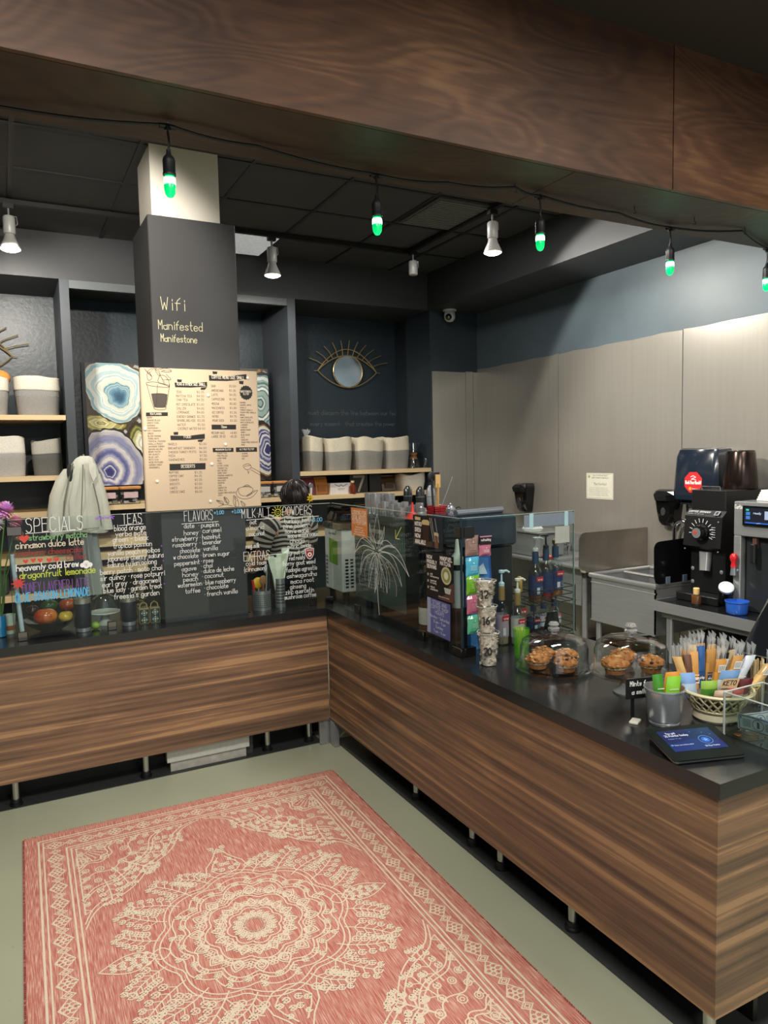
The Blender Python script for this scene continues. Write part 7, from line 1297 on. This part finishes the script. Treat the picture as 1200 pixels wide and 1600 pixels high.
def tracklamp(loc,label,on=True,grey=False):
    t=T('track_lamp',label,'lamp',loc,0,'track lamps')
    emit(MB().setc('0f1011').box(-.03,-.018,-.028,.03,.018,0),'adapter',M['p'],t); emit(MB().cyl((0,0,-.075),(0,0,-.028),.008,10),'stem',silver,t,True)
    emit(MB().lathe([(.033,-.185),(.036,-.18),(.036,-.085),(.03,-.076),(.01,-.075)],n=20),'barrel',hous,t,True)
    emit(MB().tube([(.0,.0,-.07),(.045,0,-.075),(.048,0,-.12),(.037,0,-.13)],.004,6),'yoke',silver,t,True)
    if not grey:
        emit(MB().lathe([(.028,-.186),(.036,-.215),(.058,-.262),(.062,-.275),(.060,-.279)],n=24,cap1=False),'bulb',flat('lamp_glass','d8d8d4',.25,.3,.03,5,0),t,True)
        emit(MB().lathe([(.059,-.280),(.040,-.290),(.002,-.293)],n=24,cap0=False),'lamp_face',lit if on else flat('unlit_lamp_face','cfcfca',.3,.1,.03,5,0),t,True)
    return t
tracklamp((-1.525,1.352,3.335),'silver track lamp at the far left of the ceiling track'); tracklamp((.205,1.352,3.335),'lit track lamp just right of the column, beside the white ceiling panel'); tracklamp((1.362,.20,3.335),'lit track lamp near the right soffit, next to the ceiling vent'); tracklamp((1.362,1.27,3.335),'grey bulbless track lamp in the dark ceiling corner',False,True)
# ceiling fittings
t=T('ceiling_vent','dusty dark louvred air vent in the ceiling','vent',(1.16,.47,3.36)); vm=VC(.7,.0,.35,60,.3)
emit(MB().setc('4a4a49').box(.945,.20,3.356,1.375,.745,3.3655),'frame',vm,t,w=True)
for k in range(16): emit(MB().setc('6a6a68').box(.965,.225+k*.032,3.348,1.355,.243+k*.032,3.3555),'louvre',vm,t,w=True)
t=T('ceiling_panel','white ceiling panel partly hidden behind the column','panel',(.13,1.7,3.36)); emit(MB().setc('c9cac8').box(-.27,1.45,3.355,.30,1.95,3.3645),'panel',emit_mat('glowing_panel','d9dcdc',.38),t,w=True)  # white panel given a faint emission to brighten it
t=T('security_camera','white dome security camera under the soffit corner','camera',(2.11,1.90,3.0435))
emit(MB().setc('d8d9d8').lathe([(.062,-.012),(.064,0)],n=24),'mount_plate',M['p'],t,True); emit(MB().setc('cfd0cf').lathe([(.002,-.112),(.03,-.105),(.047,-.085),(.052,-.06),(.05,-.03),(.04,-.0125)],n=24),'housing',M['p'],t,True)
emit(MB().setc('0b0b0c').sph((-.03,-.03,-.07),.030,16,10),'lens_ball',M['pg'],t,True); emit(MB().setc('7a6a4a').lathe([(.014,0),(.010,.003)],n=14).xf(Matrix.Translation((-.046,-.050,-.083))@Matrix.Rotation(PI/2+.5,4,'X')@Matrix.Rotation(-.5,4,'Y')),'lens_ring',M['met'],t,True)
# string lights
cordm=flat('black_cord','0c0d0d',.5,0,.05,5,0)
BP=[(-1.111,-1.425),(-.309,-1.335),(.425,-1.415),(1.302,-1.330),(2.10,-1.285)]
cp=[(-2.6,-1.30),(-2.0,-1.315),(-1.589,-1.337)]+[BP[0]]+[(-.804,-1.391)]+[BP[1]]+[(-.011,-1.375),(.268,-1.448),BP[2],(.90,-1.385),BP[3],(1.68,-1.44),BP[4],(2.40,-1.27)]
dense=[]
for (x0,y0),(x1,y1) in zip(cp,cp[1:]):
    for k in range(6):
        s=k/6; dense.append((x0+(x1-x0)*s,y0+(y1-y0)*s,2.787-.010*math.sin(PI*s)))
dense.append((*cp[-1],2.787))
one(MB().tube(dense,.0055,6),'light_cord',cordm,'black string light cord running along the underside of the timber beam','cord',(0,-1.4,2.787),smooth=True,w=True)
gm_=emit_mat('green_bulb_glow','00c468',1.15); gcore=emit_mat('green_bulb_core','b0ffd8',5)
def sbulb(x,y,label):
    t=T('string_bulb',label,'bulb',(x,y,2.779),0,'green string bulbs')
    emit(MB().setc('0d0e0e').lathe([(.012,-.012),(.013,.0),(.010,.012)],n=12).tube([(-.03,0,.004),(.03,0,.004)],.010,8),'tee_block',M['p'],t,True)
    emit(MB().tube([(0,0,-.012),(.004,0,-.05),(0,0,-.085)],.0045,6),'drop_wire',cordm,t,True)
    emit(MB().setc('15161a').lathe([(.008,-.082),(.010,-.10),(.021,-.112),(.024,-.125),(.0235,-.168),(.025,-.170),(.025,-.178),(.02,-.18)][::-1],n=18),'socket',M['p'],t,True)
    emit(MB().lathe([(.002,-.262),(.012,-.258),(.020,-.245),(.0225,-.225),(.022,-.20),(.019,-.181)],n=14),'bulb',gm_,t,True)
    emit(MB().lathe([(.0225,-.214),(.0232,-.205),(.0228,-.194),(.0215,-.188)],n=14,cap0=False,cap1=False),'glow_core',gcore,t,True)
    emit(MB().tube([(0,0,.012),(.004,0,.019),(0,0,.02)],.0025,6),'hook',M['chrome'],t)
    t.scale=(.84,.84,.84)
    d=bpy.data.lights.new('string_bulb_light','POINT'); d.energy=.3; d.color=(.05,1,.5); d.shadow_soft_size=.03; o=bpy.data.objects.new('string_bulb_light',d); COL.objects.link(o); o.location=(x,y-.001,2.779-.27)
    return t
for (x,y),lb in zip(BP,('green string bulb hanging in front of the white column','green string bulb in the middle of the dark ceiling, second from the left','green string bulb beside the right track lamp, third from the left','green string bulb in front of the blue-grey wall, fourth from the left','green string bulb cut by the right picture edge')): sbulb(x,y,lb)
for x,y in ((.268,-1.448),(.93,-1.455),(1.318,-1.456),(1.68,-1.457)):
    emit(MB().setc('2a2a2a').tube([(x,y,2.799),(x,y,2.785),(x+.007,y,2.779),(x+.009,y,2.771),(x,y,2.766),(x-.007,y,2.771)],.0022,6),'cup_hook',M['p'],bm)
# ------------------------------------------------------------------ person behind the counter
def skinbody(name,verts,edges,rad,mat,parent,root=0,sub=2):
    me=bpy.data.meshes.new(name); me.from_pydata(verts,edges,[]); o=bpy.data.objects.new(name,me); COL.objects.link(o)
    md=o.modifiers.new('skin','SKIN'); md.use_smooth_shade=True
    for i,r in enumerate(rad):
        r=r if hasattr(r,'__len__') else (r,r); me.skin_vertices[0].data[i].radius=r
    me.skin_vertices[0].data[root].use_root=True
    o.modifiers.new('sub','SUBSURF').levels=sub; o.modifiers['sub'].render_levels=sub
    dg=bpy.context.evaluated_depsgraph_get(); m2=bpy.data.meshes.new_from_object(o.evaluated_get(dg)); bpy.data.objects.remove(o)
    m2.name=name; o=bpy.data.objects.new(name,m2); m2.materials.clear(); 
    for p in m2.polygons: p.use_smooth=True
    ms=mat if isinstance(mat,list) else [mat]
    for m in ms: m2.materials.append(m)
    COL.objects.link(o); o.parent=parent; return o
skin=flat('skin','c08a68',.5,0,.06,8,.02)
t=T('person','person in a striped top facing away, dark hair with a yellow flower clip','person',(.085,.86,0),.25)
hd=(.085,.03,1.43)
# body: pelvis, spine, neck, head ; arms ; legs
V=[(0,0,.80),(0,0,.95),(.005,0,1.10),(.01,-.005,1.22),(.035,.0,1.295),(.068,.02,1.36),hd,(.087,.05,1.485)]
E=[(0,1),(1,2),(2,3),(3,4),(4,5),(5,6),(6,7)]
Rd=[(.135,.095),(.12,.085),(.125,.085),(.135,.085),(.075,.06),(.046,.046),(.078,.088),(.05,.055)]
def limb(pts,rs,start):
    p=start
    for q,r in zip(pts,rs): V.append(q); Rd.append(r); E.append((p,len(V)-1)); p=len(V)-1
    return p
for s in (-1,1):
    hand=limb([(s*.155+.01,-.005,1.245),(s*.195,.03,1.10),(s*.20,.09,.98),(s*.165,.20,.93),(s*.15,.27,.925)],[.052,.043,.038,.030,.028],3)
    bx,by,bz=V[hand]
    for k in range(4): limb([(bx-s*.024+s*.016*k,by+.045,bz-.004),(bx-s*.026+s*.017*k,by+.075+.008*(k in (1,2)),bz-.022),(bx-s*.026+s*.017*k,by+.085+.008*(k in (1,2)),bz-.048)],[.0095,.0085,.0075],hand)
    limb([(bx-s*.035,by+.012,bz-.012),(bx-s*.045,by+.04,bz-.03)],[.010,.0085],hand)
    limb([(s*.085,0,.72),(s*.09,.01,.45),(s*.09,-.015,.10),(s*.09,.02,.045),(s*.095,.12,.03)],[.085,.06,.042,.04,.034],0)
skinbody('body',V,E,Rd,skin,t)
# striped top: a shell round the torso whose stripes are bands of colour in the knit
m=MB(); n=40; rows=[]
prof=[(1.03,.150,.118),(1.06,.152,.118),(1.10,.152,.116),(1.15,.156,.115),(1.19,.162,.113),(1.23,.170,.108),(1.26,.168,.098),(1.285,.145,.086),(1.305,.108,.076),(1.322,.078,.066)]
def pr(z):
    for (z0,a0,b0),(z1,a1,b1) in zip(prof,prof[1:]):
        if z0<=z<=z1: k=(z-z0)/(z1-z0); return a0+(a1-a0)*k,b0+(b1-b0)*k
    return prof[-1][1:]
zs=[1.03+.0146*i for i in range(21)]
for z in zs:
    a,b=pr(z); cx=.005+.03*max(0,(z-1.2)/.12); rows.append([(cx+a*math.cos(2*PI*j/n)*(1+.02*math.sin(j*1.3+z*30)),b*math.sin(2*PI*j/n)*(1+.03*math.sin(j*2.1)),z+.006*math.sin(j*.8)) for j in range(n)])
m.loft(rows,cap0=False,cap1=False)
m.c=[hx('2b2622') if (q//n)%2 else hx('b3ada0') for q in range(len(m.f))]
emit(m,'striped_top',M['cloth'],t,True)
for s in (-1,1):
    m=MB(); rg=[]; pts=[(s*.115+.01,0,1.262),(s*.165+.01,.0,1.235),(s*.185,.02,1.17),(s*.197,.032,1.10)]; dn=[]; rr=[]
    for i in range(13):
        u=i/12*3; k=min(int(u),2); w_=u-k; dn.append(tuple(a+(b-a)*w_ for a,b in zip(pts[k],pts[k+1]))); rr.append(.074-.010*i/12)
    m.tube(dn,rr,20); m.c=[hx('2b2622') if (q//20)%2 else hx('b3ada0') for q in range(len(m.f))]
    emit(m,'sleeve',M['cloth'],t,True)
m=MB().setc('101113'); m.lathe([(.155,1.045),(.16,1.0),(.175,.93),(.20,.80),(.215,.62),(.205,.62),(.16,.9),(.148,1.04)],n=36,sy=.8,cap0=False,cap1=False); emit(m,'skirt',M['cloth'],t,True)
for s in (-1,1): emit(MB().setc('1a1a1c').loft([[(s*.09-.045,-.05,0),(s*.09+.045,-.05,0),(s*.095+.05,.16,0),(s*.095-.05,.16,0)],[(s*.09-.045,-.05,.06),(s*.09+.045,-.05,.06),(s*.095+.048,.16,.04),(s*.095-.048,.16,.04)]]),'shoe',M['p'],t)
# head: face details (turned away), hair, clip
fm=MB().setc('c08a68'); fm.sph((hd[0],hd[1]+.093,hd[2]-.012),.016,10,8,None,.8,1.2,1.2); 
emit(fm,'nose',skin,t,True)
for s in (-1,1):
    emit(MB().setc('ece8e2').sph((hd[0]+s*.033,hd[1]+.082,hd[2]+.012),.013,12,8),'eye',M['pg'],t,True)
    emit(MB().setc('b57f60').sph((hd[0]+s*.082,hd[1]+.0,hd[2]-.005),.022,12,8,None,.4,.8,1.3),'ear',skin,t,True)
emit(MB().setc('9a4a44').sph((hd[0],hd[1]+.084,hd[2]-.048),.02,12,8,None,1.2,.5,.35),'mouth',M['p'],t,True)
m=MB(); rs=random.Random(3); rg=[]; n=44
for i in range(13):
    a=PI*i/12; r=.106*math.sin(a); z=-math.cos(a)*.118
    rg.append([(hd[0]+max(r,.001)*math.cos(2*PI*j/n)*(1+.05*math.sin(j*5.1)),hd[1]-.012+max(r,.001)*math.sin(2*PI*j/n)*(1+.05*math.sin(j*4.3))-(.03 if math.sin(2*PI*j/n)>.35 and z<.04 else 0)*1.6*math.sin(2*PI*j/n),hd[2]+.008+z) for j in range(n)])
m.setc('1a1110').loft(rg)
for k in range(120):
    a=rs.uniform(PI*.75,PI*2.25); b=rs.uniform(.2,1.35); pts=[]
    for q in range(4):
        bb=b+q*.22; pts.append((hd[0]+.109*math.sin(bb)*math.cos(a+q*.05),hd[1]-.012+.109*math.sin(bb)*math.sin(a+q*.05),hd[2]+.008+.121*math.cos(bb)))
    m.tube(pts,.0028,4,rs.choice(['1a1110','2a1a15','120c0b','33211a']))
m.sph((hd[0]-.02,hd[1]-.085,hd[2]-.085),.045,14,10,'1a1110')
emit(m,'hair',VC(.38,0,.2,40,.2),t,True)
fl=MB(); c=(hd[0]+.05,hd[1]-.105,hd[2]-.005)
for k in range(7):
    a=k*2*PI/7; fl.add([(c[0],c[1]-.01,c[2]),(c[0]+.02*math.cos(a-.35),c[1]-.014,c[2]+.02*math.sin(a-.35)),(c[0]+.036*math.cos(a),c[1]-.004,c[2]+.036*math.sin(a)),(c[0]+.02*math.cos(a+.35),c[1]-.014,c[2]+.02*math.sin(a+.35))],[(0,1,2,3)],'e8c42c')
fl.sph((c[0],c[1]-.014,c[2]),.009,10,6,'b98a1c'); emit(fl,'flower_clip',M['p'],t)
emit(MB().setc('9aa0a6').lathe([(.020,0),(.018,.005)],n=16).xf(Matrix.Translation((c[0]+.018,c[1]+.005,c[2]+.085))@Matrix.Rotation(PI/2,4,'X')),'hair_pin',M['met'],t,True)
emit(MB().setc('d8d4c8').tube([(c[0]+.01,c[1]-.002,c[2]+.02),(c[0]+.018,c[1],c[2]+.07)],.009,8),'hair_tie',M['cloth'],t,True)
# ------------------------------------------------------------------ the rug
def rug_mat():
    m,nt,b=newmat('woven_red_rug'); n1=nd(nt,'ShaderNodeTexNoise',Scale=1.0,Detail=2.0,Roughness=.6); L(nt,coords(nt,(330,14,1)),n1.inputs['Vector'])
    n2=nd(nt,'ShaderNodeTexNoise',Scale=1.0,Detail=2.0); L(nt,coords(nt,(500,500,1)),n2.inputs['Vector'])
    a=nd(nt,'ShaderNodeMath',operation='MULTIPLY_ADD'); a.inputs[1].default_value=.3; L(nt,n2.outputs[0],a.inputs[0]); L(nt,n1.outputs[0],a.inputs[2])
    r=ramp(nt,[(.40,'a35a4f'),(.55,'b66c60'),(.68,'c68878'),(.84,'dcb8a4')]); L(nt,a.outputs[0],r.inputs[0]); L(nt,r.outputs[0],b.inputs['Base Color'])
    b.inputs['Roughness'].default_value=.95; b.inputs['Specular IOR Level'].default_value=.1; bump(nt,b,n2.outputs[0],.4,.002); return m
t=T('rug','red flatwoven rug with a cream floral medallion lying on the sage floor','rug',(-.915,-1.415,0),-.018)
HX,HY=.753,1.085
emit(MB().rbox(-HX,-HY,.001,HX,HY,.008,.004),'pile',rug_mat(),t)
fr=MB().setc('a8524a'); rs=random.Random(9)
for s in (-1,1):
    for k in range(150):
        x=-HX+2*HX*(k+.5)/150; fr.box(x-.003,s*(HY-.002) if s>0 else -HY-.010,.001,x+.003,HY+.010 if s>0 else -HY+.002,.005,rs.choice(['a04a44','b96a60','c98a7c']))
    for k in range(216):
        y=-HY+2*HY*(k+.5)/216; fr.box((HX-.002) if s>0 else -HX-.006,y-.003,.001,HX+.006 if s>0 else -HX+.002,y+.003,.006,rs.choice(['a04a44','b96a60','8f423e']))
tag(emit(fr,'fringe',M['cloth'],t),kind='stuff')
R=MB().setc('d9c4aa'); FR_=FZ(0,0,.0082); LW=.0054
def seg(p,w=LW): R.line(FR_,p,w,None,.0003)
def mir4(p,w=LW):
    for sx in (1,-1):
        for sy in (1,-1): seg([(sx*x,sy*y) for x,y in p],w)
def ringp(cx,cy,r,n=9): return [(cx+r*math.cos(2*PI*i/n),cy+r*math.sin(2*PI*i/n)) for i in range(n+1)]
def blob(f,cx,cy,r):
    f(ringp(cx,cy,r,9),LW*.95)
    for k in range(4): a=k*PI/2+.4; f([(cx,cy),(cx+r*.6*math.cos(a),cy+r*.6*math.sin(a))],LW*.8)
def rose(f,cx,cy,r):
    for k in range(6): a=k*PI/3; f(ringp(cx+r*.66*math.cos(a),cy+r*.66*math.sin(a),r*.36,7),LW*.8)
    f(ringp(cx,cy,r*.28,7),LW*.8)
def spray(f,x,y,a,l,bend,n=5,r=.014):
    pts=[(x,y)]; 
    for i in range(n):
        a+=bend/n; x+=math.cos(a)*l/n; y+=math.sin(a)*l/n; pts.append((x,y))
        k=1-.35*i/n
        for s in (1,-1):
            b=a+s*.95; bx,by=x+math.cos(b)*.034*k,y+math.sin(b)*.034*k; f([(x,y),(bx,by)],LW*.8); blob(f,bx+math.cos(b)*r*.8,by+math.sin(b)*r*.8,r*k)
    f(pts); blob(f,x+math.cos(a)*r*1.4,y+math.sin(a)*r*1.4,r)
def petalr(f,x0,y0,x1,y1,w,inner=True):
    dx,dy=x1-x0,y1-y0; l=math.hypot(dx,dy); nx,ny=-dy/l,dx/l; N=10
    for s in (1,-1): f([(x0+dx*i/N+s*nx*w*math.sin(PI*(i/N)**.85),y0+dy*i/N+s*ny*w*math.sin(PI*(i/N)**.85)) for i in range(N+1)])
    if inner:
        for s in (1,-1): f([(x0+dx*(.15+.65*i/N)+s*nx*w*.55*math.sin(PI*i/N),y0+dy*(.15+.65*i/N)+s*ny*w*.55*math.sin(PI*i/N)) for i in range(N+1)],LW*.8)
# border lines and the band of flowers and small diamonds
for d,w in ((.058,.008),(.076,.006),(.168,.007),(.186,.006)):
    x,y=HX-d,HY-d; seg([(-x,-y),(x,-y),(x,y),(-x,y),(-x,-y)],w)
def band(x,y,h):
    c,s=(1,0) if h else (0,1)
    rose(seg,x,y,.027)
    o=[(x+u*c-v*s,y+u*s+v*c) for u,v in ((-.046,0),(0,.033),(.046,0),(0,-.033),(-.046,0))]; seg(o,LW*.8)
def dia(x,y,h):
    c,s=(1,0) if h else (0,1)
    for k in (1,.5): seg([(x+(u*c-v*s)*k,y+(u*s+v*c)*k) for u,v in ((-.018,0),(0,.022),(.018,0),(0,-.022),(-.018,0))],LW*.8)
bx,by=HX-.122,HY-.122
for k in range(11):
    x=-bx+2*bx*k/10
    for s in (1,-1):
        band(x,s*by,True)
        if k<10: dia(x+bx/10,s*by,True)
for k in range(1,16):
    y=-by+2*by*k/16
    for s in (1,-1): band(s*bx,y,False)
for k in range(16):
    for s in (1,-1): dia(s*bx,-by+2*by*(k+.5)/16,False)
# corner pieces
IX,IY=HX-.20,HY-.20
def corner(p,w=LW):
    for sw in (0,1):
        q=[(b,a) if sw else (a,b) for a,b in p]
        mir4([(IX-a*.92,IY-b*1.05) for a,b in q],w)
def sc(R0,k,l=.05): return [( (R0*(1+l*math.cos(10*a)))*math.cos(a)**k,(R0*(1+l*math.cos(10*a)))*math.sin(a)**k) for a in [PI/2*i/40 for i in range(21)]]
corner(sc(.56,1.9)); corner(sc(.53,1.9)); corner(sc(.40,1.5)); corner(sc(.38,1.5)); corner(sc(.27,1.2,.08)); corner(sc(.17,1,.1)); corner(sc(.15,1,.1)); corner([(0,.005),(.50,.005)]); corner(sc(.07,1,0))
for a,b,r in ((.06,.02,.013),(.11,.035,.015),(.20,.03,.015),(.26,.03,.014),(.32,.028,.014),(.38,.022,.012),(.44,.018,.011),(.21,.09,.018),(.12,.12,.02),(.29,.075,.015),(.19,.19,.018),(.24,.15,.015)):
    corner(ringp(a,b,r,8),LW*.8); corner(ringp(a,b,r*.45,6),LW*.7)
for a,b,an in ((.22,.14,.5),(.19,.19,.9),(.30,.10,.25)): spray(corner,a,b,an,.15,-.25,4,.013)
for i in range(9): corner([(.03+.055*i,.006),(.045+.055*i,.03),(.06+.055*i,.006)],LW*.8)
for i in range(6): a=PI/4*i/5; corner([(.08*math.cos(a),.08*math.sin(a)),(.145*math.cos(a),.145*math.sin(a))],LW*.8)
# centre medallion
CYO=0
def lob(R0,l,n,ey=1.08,ph=0): return [(R0*(1+l*abs(math.cos(n*a/2+ph)))*math.cos(a),R0*ey*(1+l*abs(math.cos(n*a/2+ph)))*math.sin(a)) for a in [PI/2*i/26 for i in range(27)]]
for R0,l,n in ((.035,0,4),(.085,.18,8),(.10,.18,8),(.155,.16,8),(.17,.16,8),(.225,.14,12),(.24,.14,12),(.275,.10,12),(.30,.12,8),(.318,.12,8)): mir4(lob(R0,l,n))
for k in range(5):
    a=PI/2*k/4
    for r0,s in ((.055,.014),(.128,.017),(.20,.019),(.262,.013)):
        if k<4 or True: rose(mir4,r0*math.cos(a),r0*1.08*math.sin(a),s)
for k in range(4):
    a=PI/2*(k+.5)/4
    for r0,s in ((.07,.010),(.132,.013),(.20,.016),(.265,.014),(.292,.010)): blob(mir4,r0*math.cos(a),r0*1.08*math.sin(a),s)
    petalr(mir4,.105*math.cos(a),.113*math.sin(a),.155*math.cos(a),.167*math.sin(a),.016,False); petalr(mir4,.18*math.cos(a),.194*math.sin(a),.235*math.cos(a),.254*math.sin(a),.022)
petalr(mir4,.345,0,.535,0,.048); petalr(mir4,.30,0,.37,0,.03,False)
for x in (.39,.425,.46,.49): blob(mir4,x,.010,.010)
for x in (.38,.41,.44): blob(mir4,x,.028,.009)
# crowns at the two long ends
mir4([(0,.345),(.05,.36),(.085,.40),(.075,.45),(.04,.50),(.02,.545),(0,.585)]); mir4([(0,.37),(.04,.39),(.06,.42),(.045,.46),(.015,.51)]); mir4([(.085,.40),(.12,.385),(.13,.42),(.10,.44)])
for x,y,r in ((.02,.41,.012),(.045,.425,.010),(.012,.45,.011),(.03,.48,.009),(.012,.56,.013),(.025,.59,.012),(.10,.41,.011)): blob(mir4,x,y,r)
for x,y,an,l,b in ((.225,.24,.75,.17,-.5),(.17,.285,1.1,.17,-.4),(.285,.17,.45,.17,.4),(.09,.335,1.15,.12,-.7),(.33,.075,.30,.13,.5)): spray(mir4,x,y,an,l,b,5,.0145)
tag(emit(R,'woven_pattern',flat('cream_yarn','e8d6bd',.95,0,.14,260,.4,spec=.1),t),kind='stuff')
